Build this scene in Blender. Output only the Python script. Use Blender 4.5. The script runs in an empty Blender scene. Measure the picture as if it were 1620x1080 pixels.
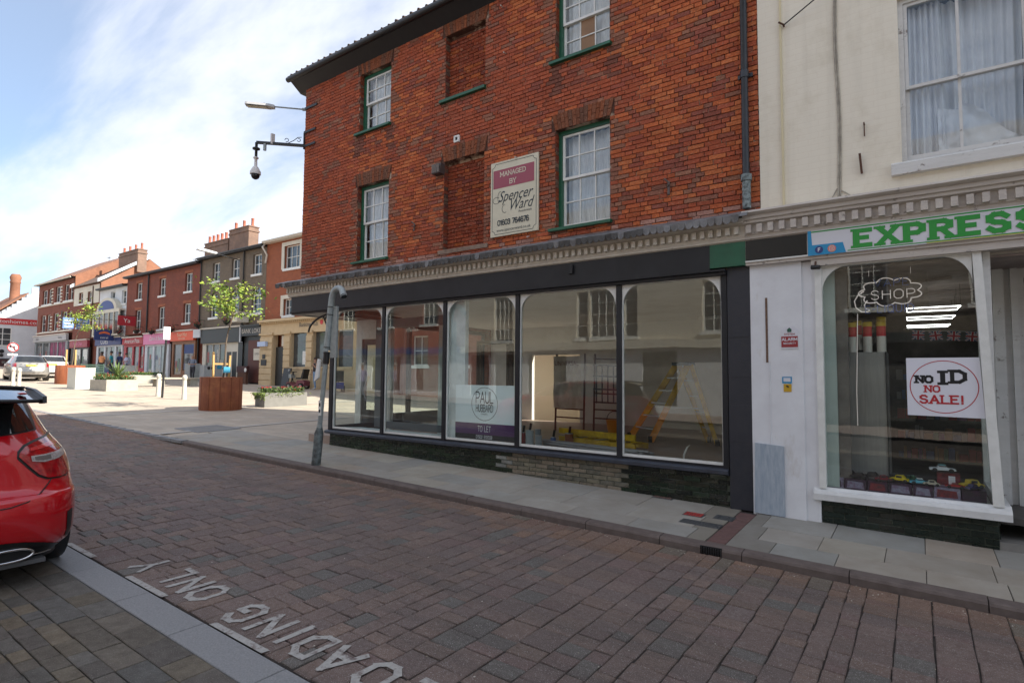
import bpy, math, random
from mathutils import Vector, Matrix
R_ = math.radians
rnd = random.Random(7)
sc = bpy.context.scene

# ---------------------------------------------------------------- camera
cam_d = bpy.data.cameras.new("camera"); cam_d.sensor_width = 36.0; cam_d.lens = 20.0
cam_d.clip_start = 0.05; cam_d.clip_end = 3000
cam = bpy.data.objects.new("camera", cam_d); sc.collection.objects.link(cam); sc.camera = cam
def _cam():
    pitch, roll, yaw = R_(3.4), R_(0.45), R_(125.6)
    fw = Vector((math.cos(yaw)*math.cos(pitch), math.sin(yaw)*math.cos(pitch), math.sin(pitch)))
    rt = Vector((math.sin(yaw), -math.cos(yaw), 0)); up = rt.cross(fw)
    r2 = rt*math.cos(roll)+up*math.sin(roll); u2 = up*math.cos(roll)-rt*math.sin(roll)
    m = Matrix((r2, u2, -fw)).transposed().to_4x4(); m.translation = Vector((0, -7.5, 1.75))
    cam.matrix_world = m
_cam()

# ---------------------------------------------------------------- sky, sun, exposure
SUN_EL, SUN_AZ = 38.0, 22.0          # azimuth measured from +X towards +Y
w = bpy.data.worlds.new("World"); sc.world = w; w.use_nodes = True
nt = w.node_tree; nt.nodes.clear()
N = nt.nodes.new; L = nt.links.new
out = N('ShaderNodeOutputWorld'); bg = N('ShaderNodeBackground'); bg.inputs[1].default_value = 0.13
sky = N('ShaderNodeTexSky'); sky.sky_type = 'NISHITA'; sky.sun_disc = False
sky.sun_elevation = R_(SUN_EL); sky.sun_rotation = R_(90-SUN_AZ); sky.air_density = 1.0; sky.dust_density = 0.6; sky.ozone_density = 1.2
tc = N('ShaderNodeTexCoord'); sep = N('ShaderNodeSeparateXYZ'); L(tc.outputs['Generated'], sep.inputs[0])
zz = N('ShaderNodeMath'); zz.operation = 'MAXIMUM'; L(sep.outputs[2], zz.inputs[0]); zz.inputs[1].default_value = 0.0
za = N('ShaderNodeMath'); za.operation = 'ADD'; L(zz.outputs[0], za.inputs[0]); za.inputs[1].default_value = 0.22
dv = N('ShaderNodeVectorMath'); dv.operation = 'DIVIDE'; L(tc.outputs['Generated'], dv.inputs[0])
cz = N('ShaderNodeCombineXYZ')
for i in range(3): L(za.outputs[0], cz.inputs[i])
L(cz.outputs[0], dv.inputs[1])
mp = N('ShaderNodeMapping'); mp.inputs['Scale'].default_value = (0.55, 1.7, 0.0); mp.inputs['Rotation'].default_value = (0, 0, R_(-38)); mp.inputs['Location'].default_value = (1.3, 0.4, 0)
L(dv.outputs[0], mp.inputs[0])
n1 = N('ShaderNodeTexNoise'); n1.inputs['Scale'].default_value = 1.15; n1.inputs['Detail'].default_value = 9; n1.inputs['Roughness'].default_value = 0.56; n1.inputs['Distortion'].default_value = 0.35
L(mp.outputs[0], n1.inputs['Vector'])
cr = N('ShaderNodeMapRange'); cr.interpolation_type = 'SMOOTHSTEP'; cr.inputs[1].default_value = 0.36; cr.inputs[2].default_value = 0.60
L(n1.outputs[0], cr.inputs[0])
n2 = N('ShaderNodeTexNoise'); n2.inputs['Scale'].default_value = 0.8; n2.inputs['Detail'].default_value = 4; L(dv.outputs[0], n2.inputs['Vector'])
cc = N('ShaderNodeMixRGB'); cc.inputs[1].default_value = (3.05, 3.2, 3.65, 1); cc.inputs[2].default_value = (3.6, 3.68, 3.95, 1); L(n2.outputs[0], cc.inputs[0])
mlt = N('ShaderNodeMath'); mlt.operation = 'MULTIPLY_ADD'; mlt.inputs[1].default_value = 0.66; mlt.inputs[2].default_value = 0.30; L(cr.outputs[0], mlt.inputs[0])
mx = N('ShaderNodeMixRGB'); L(mlt.outputs[0], mx.inputs[0])
skm = N('ShaderNodeVectorMath'); skm.operation = 'MULTIPLY'; skm.inputs[1].default_value = (.38, .52, .60); L(sky.outputs[0], skm.inputs[0])
L(skm.outputs[0], mx.inputs[1]); L(cc.outputs[0], mx.inputs[2])
L(mx.outputs[0], bg.inputs[0]); L(bg.outputs[0], out.inputs[0])
sd = bpy.data.lights.new("sun", 'SUN'); sd.energy = 4.0; sd.angle = R_(0.8); sd.color = (1.0, 0.93, 0.82)
sun = bpy.data.objects.new("sun", sd); sc.collection.objects.link(sun)
_sv = Vector((math.cos(R_(SUN_EL))*math.cos(R_(SUN_AZ)), math.cos(R_(SUN_EL))*math.sin(R_(SUN_AZ)), math.sin(R_(SUN_EL))))
sun.rotation_euler = _sv.to_track_quat('Z', 'Y').to_euler(); sun.location = (20, 10, 30)
sc.view_settings.view_transform = 'Standard'; sc.view_settings.look = 'None'; sc.view_settings.gamma = 1.0
sc.view_settings.use_curve_mapping = False; sc.view_settings.exposure = 1.38

# ---------------------------------------------------------------- materials
def srgb(r, g, b):
    return tuple(((c/255)/12.92 if c/255 <= 0.04045 else (((c/255)+0.055)/1.055)**2.4) for c in (r, g, b))
_mc = {}
def mat(name, c=(.5, .5, .5), rough=.6, c2=None, sc_=6.0, amt=1.0, bump=0.0, bsc=None, metal=0.0, tint=False, spec=.5, emit=None, es=1.0,
        coat=0.0, stretch=None, rvar=0.0, dirt=None, dsc=1.2, dlo=.5, dhi=.75, speck=0.0, spk=(.45, .43, .40), spsc=260, dstretch=None):
    if name in _mc: return _mc[name]
    m = bpy.data.materials.new(name); m.use_nodes = True; t = m.node_tree; b = t.nodes['Principled BSDF']
    geo = t.nodes.new('ShaderNodeNewGeometry'); vec = geo.outputs['Position']
    if stretch:
        mp = t.nodes.new('ShaderNodeMapping'); mp.inputs['Scale'].default_value = stretch; t.links.new(vec, mp.inputs[0]); vec = mp.outputs[0]
    col = None
    if tint:
        a = t.nodes.new('ShaderNodeAttribute'); a.attribute_name = 'Col'; col = a.outputs['Color']
    def rgb(cc):
        n = t.nodes.new('ShaderNodeRGB'); n.outputs[0].default_value = (*cc, 1); return n.outputs[0]
    base = col if col else rgb(c)
    if c2 is not None:
        nz = t.nodes.new('ShaderNodeTexNoise'); nz.inputs['Scale'].default_value = sc_; nz.inputs['Detail'].default_value = 6; nz.inputs['Roughness'].default_value = .62
        t.links.new(vec, nz.inputs['Vector'])
        mr = t.nodes.new('ShaderNodeMapRange'); mr.inputs[1].default_value = .3; mr.inputs[2].default_value = .7; mr.inputs[4].default_value = amt
        t.links.new(nz.outputs[0], mr.inputs[0])
        mx = t.nodes.new('ShaderNodeMixRGB'); t.links.new(mr.outputs[0], mx.inputs[0])
        if tint:
            mx.blend_type = 'MULTIPLY'
        t.links.new(base, mx.inputs[1]); mx.inputs[2].default_value = (*c2, 1); base = mx.outputs[0]
    if dirt is not None:
        nz = t.nodes.new('ShaderNodeTexNoise'); nz.inputs['Scale'].default_value = dsc; nz.inputs['Detail'].default_value = 7; nz.inputs['Roughness'].default_value = .7
        if dstretch: mp2 = t.nodes.new('ShaderNodeMapping'); mp2.inputs['Scale'].default_value = dstretch; t.links.new(geo.outputs['Position'], mp2.inputs[0]); t.links.new(mp2.outputs[0], nz.inputs['Vector'])
        else: t.links.new(geo.outputs['Position'], nz.inputs['Vector'])
        mr = t.nodes.new('ShaderNodeMapRange'); mr.inputs[1].default_value = dlo; mr.inputs[2].default_value = dhi; t.links.new(nz.outputs[0], mr.inputs[0])
        mx = t.nodes.new('ShaderNodeMixRGB'); t.links.new(mr.outputs[0], mx.inputs[0]); t.links.new(base, mx.inputs[1]); mx.inputs[2].default_value = (*dirt, 1); base = mx.outputs[0]
    if speck:
        nz = t.nodes.new('ShaderNodeTexNoise'); nz.inputs['Scale'].default_value = spsc; nz.inputs['Detail'].default_value = 2
        t.links.new(geo.outputs['Position'], nz.inputs['Vector'])
        mr = t.nodes.new('ShaderNodeMapRange'); mr.inputs[1].default_value = .60; mr.inputs[2].default_value = .66; mr.inputs[4].default_value = speck; t.links.new(nz.outputs[0], mr.inputs[0])
        mx = t.nodes.new('ShaderNodeMixRGB'); t.links.new(mr.outputs[0], mx.inputs[0]); t.links.new(base, mx.inputs[1]); mx.inputs[2].default_value = (*spk, 1); base = mx.outputs[0]
    t.links.new(base, b.inputs['Base Color'])
    b.inputs['Roughness'].default_value = rough; b.inputs['Metallic'].default_value = metal
    b.inputs['Specular IOR Level'].default_value = spec; b.inputs['Coat Weight'].default_value = coat; b.inputs['Coat Roughness'].default_value = .04
    if rvar:
        nz = t.nodes.new('ShaderNodeTexNoise'); nz.inputs['Scale'].default_value = 9; nz.inputs['Detail'].default_value = 4
        t.links.new(geo.outputs['Position'], nz.inputs['Vector'])
        mr = t.nodes.new('ShaderNodeMapRange'); mr.inputs[3].default_value = max(0.02, rough-rvar); mr.inputs[4].default_value = min(1, rough+rvar)
        t.links.new(nz.outputs[0], mr.inputs[0]); t.links.new(mr.outputs[0], b.inputs['Roughness'])
    if bump:
        nz = t.nodes.new('ShaderNodeTexNoise'); nz.inputs['Scale'].default_value = bsc or sc_*4; nz.inputs['Detail'].default_value = 5
        t.links.new(vec, nz.inputs['Vector'])
        bp = t.nodes.new('ShaderNodeBump'); bp.inputs['Strength'].default_value = bump; bp.inputs['Distance'].default_value = .01
        t.links.new(nz.outputs[0], bp.inputs['Height']); t.links.new(bp.outputs[0], b.inputs['Normal'])
    if emit:
        b.inputs['Emission Color'].default_value = (*emit, 1); b.inputs['Emission Strength'].default_value = es
    _mc[name] = m
    return m
def brickmat(name, cols, mortar, bw=.225, bh=.073, ms=.008, bump=.5, axis='XZ', off=.5, rough=.85, dirt=None, dlo=.5, dhi=.8, streak=0.0):
    if name in _mc: return _mc[name]
    m = bpy.data.materials.new(name); m.use_nodes = True; t = m.node_tree; b = t.nodes['Principled BSDF']
    geo = t.nodes.new('ShaderNodeNewGeometry'); sp = t.nodes.new('ShaderNodeSeparateXYZ'); cb = t.nodes.new('ShaderNodeCombineXYZ')
    t.links.new(geo.outputs['Position'], sp.inputs[0])
    if axis == 'XZ':   # use X+Y so that return walls also get courses
        ad = t.nodes.new('ShaderNodeMath'); ad.operation = 'ADD'; t.links.new(sp.outputs[0], ad.inputs[0]); t.links.new(sp.outputs[1], ad.inputs[1])
        t.links.new(ad.outputs[0], cb.inputs[0]); t.links.new(sp.outputs[2], cb.inputs[1])
    else:
        t.links.new(sp.outputs[0], cb.inputs[0]); t.links.new(sp.outputs[1], cb.inputs[1])
    br = t.nodes.new('ShaderNodeTexBrick'); br.offset = off
    t.links.new(cb.outputs[0], br.inputs['Vector']); br.inputs['Scale'].default_value = 1
    br.inputs['Brick Width'].default_value = bw; br.inputs['Row Height'].default_value = bh; br.inputs['Mortar Size'].default_value = ms
    br.inputs['Color1'].default_value = (*cols[0], 1); br.inputs['Color2'].default_value = (*cols[1], 1); br.inputs['Mortar'].default_value = (*mortar, 1)
    nz = t.nodes.new('ShaderNodeTexNoise'); nz.inputs['Scale'].default_value = 1.3; nz.inputs['Detail'].default_value = 8; nz.inputs['Roughness'].default_value = .7
    t.links.new(geo.outputs['Position'], nz.inputs['Vector'])
    mr = t.nodes.new('ShaderNodeMapRange'); mr.inputs[1].default_value = dlo; mr.inputs[2].default_value = dhi; t.links.new(nz.outputs[0], mr.inputs[0])
    mx = t.nodes.new('ShaderNodeMixRGB'); t.links.new(mr.outputs[0], mx.inputs[0]); t.links.new(br.outputs['Color'], mx.inputs[1])
    d = dirt or tuple(x*.55 for x in cols[0]); mx.inputs[2].default_value = (*d, 1)
    if streak:
        mp = t.nodes.new('ShaderNodeMapping'); mp.inputs['Scale'].default_value = (7, 7, .45); t.links.new(geo.outputs['Position'], mp.inputs[0])
        n3 = t.nodes.new('ShaderNodeTexNoise'); n3.inputs['Scale'].default_value = 1.0; n3.inputs['Detail'].default_value = 6; t.links.new(mp.outputs[0], n3.inputs['Vector'])
        r3 = t.nodes.new('ShaderNodeMapRange'); r3.inputs[1].default_value = .52; r3.inputs[2].default_value = .75; r3.inputs[4].default_value = streak; t.links.new(n3.outputs[0], r3.inputs[0])
        m3 = t.nodes.new('ShaderNodeMixRGB'); t.links.new(r3.outputs[0], m3.inputs[0]); t.links.new(mx.outputs[0], m3.inputs[1]); m3.inputs[2].default_value = (*[v*.55 for v in d], 1); mx = m3
    t.links.new(mx.outputs[0], b.inputs['Base Color']); b.inputs['Roughness'].default_value = rough
    bp = t.nodes.new('ShaderNodeBump'); bp.inputs['Strength'].default_value = bump; bp.inputs['Distance'].default_value = .008; bp.invert = True
    t.links.new(br.outputs['Fac'], bp.inputs['Height']); t.links.new(bp.outputs[0], b.inputs['Normal'])
    _mc[name] = m
    return m
def glassmat(name, tint=(.93, .96, .95), refl=1.0, ior=1.5, rough=0.0, dust=0.0):
    if name in _mc: return _mc[name]
    m = bpy.data.materials.new(name); m.use_nodes = True; t = m.node_tree; t.nodes.clear()
    o = t.nodes.new('ShaderNodeOutputMaterial'); tr = t.nodes.new('ShaderNodeBsdfTransparent'); tr.inputs[0].default_value = (*tint, 1)
    g = t.nodes.new('ShaderNodeBsdfGlossy'); g.inputs['Roughness'].default_value = rough; g.inputs['Color'].default_value = (1, 1, 1, 1)
    lw = t.nodes.new('ShaderNodeLayerWeight'); lw.inputs[0].default_value = .5
    pw = t.nodes.new('ShaderNodeMath'); pw.operation = 'POWER'; pw.inputs[1].default_value = 4.0; t.links.new(lw.outputs['Facing'], pw.inputs[0])
    mu = t.nodes.new('ShaderNodeMath'); mu.operation = 'MULTIPLY_ADD'; mu.use_clamp = True; mu.inputs[1].default_value = .9; mu.inputs[2].default_value = .045*refl; t.links.new(pw.outputs[0], mu.inputs[0])
    nz = t.nodes.new('ShaderNodeTexNoise'); nz.inputs['Scale'].default_value = 1.6
    geo = t.nodes.new('ShaderNodeNewGeometry'); t.links.new(geo.outputs['Position'], nz.inputs['Vector'])
    bp = t.nodes.new('ShaderNodeBump'); bp.inputs['Strength'].default_value = .04; bp.inputs['Distance'].default_value = .02
    t.links.new(nz.outputs[0], bp.inputs['Height']); t.links.new(bp.outputs[0], g.inputs['Normal'])
    mx = t.nodes.new('ShaderNodeMixShader')
    t.links.new(mu.outputs[0], mx.inputs[0]); t.links.new(tr.outputs[0], mx.inputs[1]); t.links.new(g.outputs[0], mx.inputs[2])
    last = mx
    if dust:
        d = t.nodes.new('ShaderNodeBsdfDiffuse'); d.inputs[0].default_value = (.6, .62, .6, 1); m2 = t.nodes.new('ShaderNodeMixShader')
        n3 = t.nodes.new('ShaderNodeTexNoise'); n3.inputs['Scale'].default_value = 2.2; n3.inputs['Detail'].default_value = 8; t.links.new(geo.outputs['Position'], n3.inputs['Vector'])
        mr = t.nodes.new('ShaderNodeMapRange'); mr.inputs[1].default_value = .35; mr.inputs[2].default_value = .75; mr.inputs[4].default_value = dust
        t.links.new(n3.outputs[0], mr.inputs[0]); t.links.new(mr.outputs[0], m2.inputs[0])
        t.links.new(mx.outputs[0], m2.inputs[1]); t.links.new(d.outputs[0], m2.inputs[2]); last = m2
    t.links.new(last.outputs[0], o.inputs[0]); _mc[name] = m
    return m

# ---------------------------------------------------------------- mesh builder
class MB:
    def __init__(s): s.v = []; s.f = []; s.m = []; s.c = []; s.sm = []
    def face(s, pts, mi=0, col=(1, 1, 1), smooth=False):
        i = len(s.v); s.v += [tuple(p) for p in pts]; s.f.append(tuple(range(i, i+len(pts)))); s.m.append(mi); s.c.append(col); s.sm.append(smooth); return s
    def mesh(s, vs, fs, mi=0, col=(1, 1, 1), smooth=False):
        i = len(s.v); s.v += [tuple(p) for p in vs]
        for f in fs: s.f.append(tuple(i+k for k in f)); s.m.append(mi); s.c.append(col); s.sm.append(smooth)
        return s
    def box(s, x0, x1, y0, y1, z0, z1, mi=0, col=(1, 1, 1), M=None):
        vs = [(x, y, z) for z in (z0, z1) for y in (y0, y1) for x in (x0, x1)]
        if M is not None: vs = [tuple(M @ Vector(p)) for p in vs]
        return s.mesh(vs, [(0, 2, 3, 1), (4, 5, 7, 6), (0, 1, 5, 4), (2, 6, 7, 3), (0, 4, 6, 2), (1, 3, 7, 5)], mi, col)
    def bar(s, a, b, w, h=None, mi=0, col=(1, 1, 1), up=(0, 0, 1)):
        a = Vector(a); b = Vector(b); h = h or w; d = (b-a).normalized(); u = Vector(up)
        if abs(d.dot(u)) > .98: u = Vector((1, 0, 0))
        r = d.cross(u).normalized()*w/2; u = r.cross(d).normalized()*h/2
        vs = [a-r-u, a+r-u, a+r+u, a-r+u, b-r-u, b+r-u, b+r+u, b-r+u]
        return s.mesh(vs, [(0, 1, 2, 3), (7, 6, 5, 4), (0, 4, 5, 1), (1, 5, 6, 2), (2, 6, 7, 3), (3, 7, 4, 0)], mi, col)
    def tube(s, pts, r, n=8, mi=0, col=(1, 1, 1), caps=True, smooth=True, closed=False):
        P = [Vector(p) for p in pts]; rs = r if isinstance(r, (list, tuple)) else [r]*len(P)
        rings = []; prev = None; m = len(P)
        for i, p in enumerate(P):
            if closed: d = P[(i+1) % m]-P[i-1]
            else: d = P[min(i+1, m-1)]-P[max(i-1, 0)]
            d = d.normalized() if d.length > 1e-9 else Vector((0, 0, 1))
            if prev is None:
                u = Vector((0, 0, 1)) if abs(d.z) < .9 else Vector((1, 0, 0)); a = d.cross(u).normalized()
            else:
                a = (prev-d*prev.dot(d)); a = a.normalized() if a.length > 1e-6 else d.orthogonal().normalized()
            prev = a; b = d.cross(a)
            rings.append([p+a*rs[i]*math.cos(2*math.pi*k/n)+b*rs[i]*math.sin(2*math.pi*k/n) for k in range(n)])
        vs = [q for rg in rings for q in rg]; fs = []
        for i in range(m-1 if not closed else m):
            j = (i+1) % m
            for k in range(n): fs.append((i*n+k, i*n+(k+1) % n, j*n+(k+1) % n, j*n+k))
        s.mesh(vs, fs, mi, col, smooth)
        if caps and not closed: s.face(rings[0][::-1], mi, col); s.face(rings[-1], mi, col)
        return s
    def lathe(s, prof, n=16, c=(0, 0), mi=0, col=(1, 1, 1), smooth=True, M=None):
        vs = [(c[0]+r*math.cos(2*math.pi*k/n), c[1]+r*math.sin(2*math.pi*k/n), z) for r, z in prof for k in range(n)]
        if M is not None: vs = [tuple(M @ Vector(p)) for p in vs]
        fs = [(i*n+k, i*n+(k+1) % n, (i+1)*n+(k+1) % n, (i+1)*n+k) for i in range(len(prof)-1) for k in range(n)]
        s.mesh(vs, fs, mi, col, smooth)
        s.mesh(vs[:n], [tuple(range(n))[::-1]], mi, col); s.mesh(vs[-n:], [tuple(range(n))], mi, col); return s
    def prism(s, poly, a, b, axis='Y', mi=0, col=(1, 1, 1)):
        """poly: 2D points; extruded from a to b along axis (Y: poly=(x,z); X: poly=(y,z); Z: poly=(x,y))"""
        def P(p, t): return (p[0], t, p[1]) if axis == 'Y' else ((t, p[0], p[1]) if axis == 'X' else (p[0], p[1], t))
        n = len(poly); vs = [P(p, a) for p in poly]+[P(p, b) for p in poly]
        ar = sum(poly[i][0]*poly[(i+1) % n][1]-poly[(i+1) % n][0]*poly[i][1] for i in range(n))
        fs = [tuple(range(n)), tuple(range(2*n-1, n-1, -1))]+[(i, i+n, (i+1) % n+n, (i+1) % n) for i in range(n)]
        return s.mesh(vs, fs, mi, col)
    def wall(s, x0, x1, z0, z1, holes, y0, y1, mi=0, col=(1, 1, 1), axis='Y'):
        """wall in XZ with rectangular holes, front face y0, back face y1, with reveals"""
        xs = sorted({x0, x1, *[h[0] for h in holes], *[h[1] for h in holes]}); zs = sorted({z0, z1, *[h[2] for h in holes], *[h[3] for h in holes]})
        xs = [x for x in xs if x0-1e-6 <= x <= x1+1e-6]; zs = [z for z in zs if z0-1e-6 <= z <= z1+1e-6]
        def inh(x, z): return any(h[0] < x < h[1] and h[2] < z < h[3] for h in holes) or not (x0 < x < x1 and z0 < z < z1)
        P = (lambda x, y, z: (x, y, z)) if axis == 'Y' else (lambda x, y, z: (y, x, z))
        for i in range(len(xs)-1):
            for j in range(len(zs)-1):
                a, b, c, d = xs[i], xs[i+1], zs[j], zs[j+1]; mx_, mz = (a+b)/2, (c+d)/2
                if inh(mx_, mz): continue
                s.face([P(a, y0, c), P(b, y0, c), P(b, y0, d), P(a, y0, d)], mi, col); s.face([P(a, y1, c), P(a, y1, d), P(b, y1, d), P(b, y1, c)], mi, col)
                if inh(a-1e-4, mz): s.face([P(a, y0, c), P(a, y0, d), P(a, y1, d), P(a, y1, c)], mi, col)
                if inh(b+1e-4, mz): s.face([P(b, y0, c), P(b, y1, c), P(b, y1, d), P(b, y0, d)], mi, col)
                if inh(mx_, c-1e-4): s.face([P(a, y0, c), P(a, y1, c), P(b, y1, c), P(b, y0, c)], mi, col)
                if inh(mx_, d+1e-4): s.face([P(a, y0, d), P(b, y0, d), P(b, y1, d), P(a, y1, d)], mi, col)
        return s
    def data(s, name, mats, off=None, col=False):
        me = bpy.data.meshes.new(name)
        vs = s.v if off is None else [(v[0]-off[0], v[1]-off[1], v[2]-off[2]) for v in s.v]
        me.from_pydata(vs, [], s.f)
        for m in (mats if isinstance(mats, (list, tuple)) else [mats]): me.materials.append(m)
        me.polygons.foreach_set('material_index', s.m); me.polygons.foreach_set('use_smooth', s.sm)
        if col:
            ca = me.color_attributes.new('Col', 'FLOAT_COLOR', 'CORNER'); buf = []
            for f, c in zip(s.f, s.c): buf += [c[0], c[1], c[2], 1.0]*len(f)
            ca.data.foreach_set('color', buf)
        me.update(); return me
    def build(s, name, mats, parent=None, col=False, local=False):
        """link as one mesh object. Vertices are world positions unless local"""
        off = None
        if parent is not None and not local: off = wloc(parent)
        ob = bpy.data.objects.new(name, s.data(name, mats, off, col)); sc.collection.objects.link(ob)
        if parent is not None: ob.parent = parent
        return ob
def wloc(o):
    p = Vector((0, 0, 0))
    while o is not None: p += o.location; o = o.parent
    return p
def tag(o, label=None, cat=None, group=None, kind=None):
    if label: o['label'] = label
    if cat: o['category'] = cat
    if group: o['group'] = group
    if kind: o['kind'] = kind
    return o
def thing(name, label, cat, loc=(0, 0, 0), rz=0, group=None):
    o = bpy.data.objects.new(name, None); sc.collection.objects.link(o); o.empty_display_size = .2
    o.location = loc; o.rotation_euler = (0, 0, rz); return tag(o, label, cat, group)
def copy_tree(o, loc=None, rz=None, parent=None, label=None, group=None):
    c = o.copy(); sc.collection.objects.link(c)
    if parent is not None: c.parent = parent
    for ch in list(o.children): copy_tree(ch, parent=c)
    if loc is not None: c.location = loc
    if rz is not None: c.rotation_euler = (0, 0, rz)
    if label: c['label'] = label
    if group: c['group'] = group
    return c
def inst(name, me, parent, loc=(0, 0, 0), rot=(0, 0, 0)):
    o = bpy.data.objects.new(name, me); sc.collection.objects.link(o); o.parent = parent; o.location = loc; o.rotation_euler = rot; return o

# ---------------------------------------------------------------- lettering: own stroke alphabet and the built-in font
GL = {  # strokes in a 1-high box; each glyph: (width, [polyline,...])
 'A': (.7, [[(0, 0), (.35, 1), (.7, 0)], [(.13, .35), (.57, .35)]]), 'B': (.6, [[(0, 0), (0, 1), (.4, 1), (.55, .87), (.55, .65), (.4, .53), (0, .53)], [(.4, .53), (.6, .4), (.6, .13), (.42, 0), (0, 0)]]),
 'C': (.62, [[(.62, .82), (.45, 1), (.18, 1), (0, .8), (0, .2), (.18, 0), (.45, 0), (.62, .18)]]), 'D': (.62, [[(0, 0), (0, 1), (.35, 1), (.62, .75), (.62, .25), (.35, 0), (0, 0)]]),
 'E': (.55, [[(.55, 1), (0, 1), (0, 0), (.55, 0)], [(0, .52), (.42, .52)]]), 'G': (.65, [[(.62, .82), (.45, 1), (.18, 1), (0, .8), (0, .2), (.18, 0), (.45, 0), (.65, .18), (.65, .45), (.38, .45)]]),
 'F': (.52, [[(.52, 1), (0, 1), (0, 0)], [(0, .52), (.4, .52)]]),
 'H': (.62, [[(0, 0), (0, 1)], [(.62, 0), (.62, 1)], [(0, .52), (.62, .52)]]), 'I': (.12, [[(.06, 0), (.06, 1)]]), 'K': (.62, [[(0, 0), (0, 1)], [(.6, 1), (0, .4)], [(.2, .58), (.62, 0)]]), 'L': (.5, [[(0, 1), (0, 0), (.5, 0)]]),
 'M': (.8, [[(0, 0), (0, 1), (.4, .25), (.8, 1), (.8, 0)]]), 'N': (.64, [[(0, 0), (0, 1), (.64, 0), (.64, 1)]]),
 'O': (.68, [[(.2, 0), (.48, 0), (.68, .22), (.68, .78), (.48, 1), (.2, 1), (0, .78), (0, .22), (.2, 0)]]),
 'P': (.58, [[(0, 0), (0, 1), (.4, 1), (.58, .85), (.58, .6), (.4, .45), (0, .45)]]), 'Q': (.68, [[(.2, 0), (.48, 0), (.68, .22), (.68, .78), (.48, 1), (.2, 1), (0, .78), (0, .22), (.2, 0)], [(.4, .25), (.7, -.08)]]),
 'R': (.6, [[(0, 0), (0, 1), (.4, 1), (.58, .87), (.58, .65), (.4, .5), (0, .5)], [(.3, .5), (.62, 0)]]),
 'S': (.58, [[(.56, .83), (.4, 1), (.17, 1), (.02, .85), (.02, .67), (.17, .54), (.41, .48), (.56, .34), (.56, .15), (.41, 0), (.17, 0), (0, .17)]]),
 'T': (.62, [[(0, 1), (.62, 1)], [(.31, 1), (.31, 0)]]), 'U': (.62, [[(0, 1), (0, .2), (.18, 0), (.44, 0), (.62, .2), (.62, 1)]]), 'V': (.68, [[(0, 1), (.34, 0), (.68, 1)]]),
 'W': (.95, [[(0, 1), (.24, 0), (.47, .8), (.71, 0), (.95, 1)]]), 'X': (.64, [[(0, 0), (.64, 1)], [(0, 1), (.64, 0)]]), 'Y': (.64, [[(0, 1), (.32, .48), (.64, 1)], [(.32, .48), (.32, 0)]]), 'Z': (.6, [[(0, 1), (.6, 1), (0, 0), (.6, 0)]]),
 '0': (.55, [[(.15, 0), (.4, 0), (.55, .2), (.55, .8), (.4, 1), (.15, 1), (0, .8), (0, .2), (.15, 0)]]), '1': (.3, [[(0, .8), (.2, 1), (.2, 0)]]),
 '2': (.52, [[(0, .8), (.14, 1), (.38, 1), (.52, .84), (.52, .62), (0, 0), (.54, 0)]]), '3': (.52, [[(0, .85), (.14, 1), (.38, 1), (.5, .86), (.5, .66), (.36, .53), (.2, .53)], [(.36, .53), (.52, .4), (.52, .16), (.38, 0), (.14, 0), (0, .15)]]),
 '4': (.56, [[(.4, 0), (.4, 1), (0, .3), (.56, .3)]]), '5': (.52, [[(.5, 1), (.06, 1), (.03, .56), (.35, .6), (.52, .45), (.52, .17), (.36, 0), (.14, 0), (0, .14)]]),
 '6': (.54, [[(.48, .88), (.34, 1), (.15, 1), (0, .8), (0, .2), (.15, 0), (.4, 0), (.54, .18), (.54, .4), (.4, .56), (.15, .56), (0, .4)]]), '7': (.5, [[(0, 1), (.52, 1), (.16, 0)]]),
 '8': (.54, [[(.15, .54), (.02, .68), (.02, .86), (.15, 1), (.39, 1), (.52, .86), (.52, .68), (.39, .54), (.15, .54), (0, .38), (0, .15), (.15, 0), (.39, 0), (.54, .15), (.54, .38), (.39, .54)]]),
 '9': (.54, [[(.06, .12), (.2, 0), (.39, 0), (.54, .2), (.54, .8), (.39, 1), (.14, 1), (0, .82), (0, .6), (.14, .44), (.39, .44), (.54, .6)]]),
 '!': (.14, [[(.07, .3), (.07, 1)], [(.07, 0), (.07, .06)]]), ' ': (.35, []), '-': (.3, [[(0, .5), (.3, .5)]]), '.': (.1, [[(.05, 0), (.05, .06)]])}
SER = {'A': [(0, 0), (.7, 0)], 'D': [(0, 0), (0, 1)], 'E': [(0, 0), (0, 1)], 'I': [(.06, 0), (.06, 1)], 'L': [(0, 0), (0, 1)], 'M': [(0, 0), (.8, 0), (0, 1), (.8, 1)], 'N': [(0, 0), (0, 1), (.64, 1)],
       'P': [(0, 0), (0, 1)], 'R': [(0, 0), (0, 1), (.62, 0)], 'X': [(0, 0), (.64, 1), (0, 1), (.64, 0)], 'B': [(0, 0), (0, 1)], 'Y': [(0, 1), (.64, 1), (.32, 0)], 'K': [(0, 0), (0, 1), (.62, 0), (.6, 1)], 'H': [(0, 0), (0, 1), (.62, 0), (.62, 1)]}
def twidth(txt, gap): return sum(GL[c][0]+gap for c in txt)-gap
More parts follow.
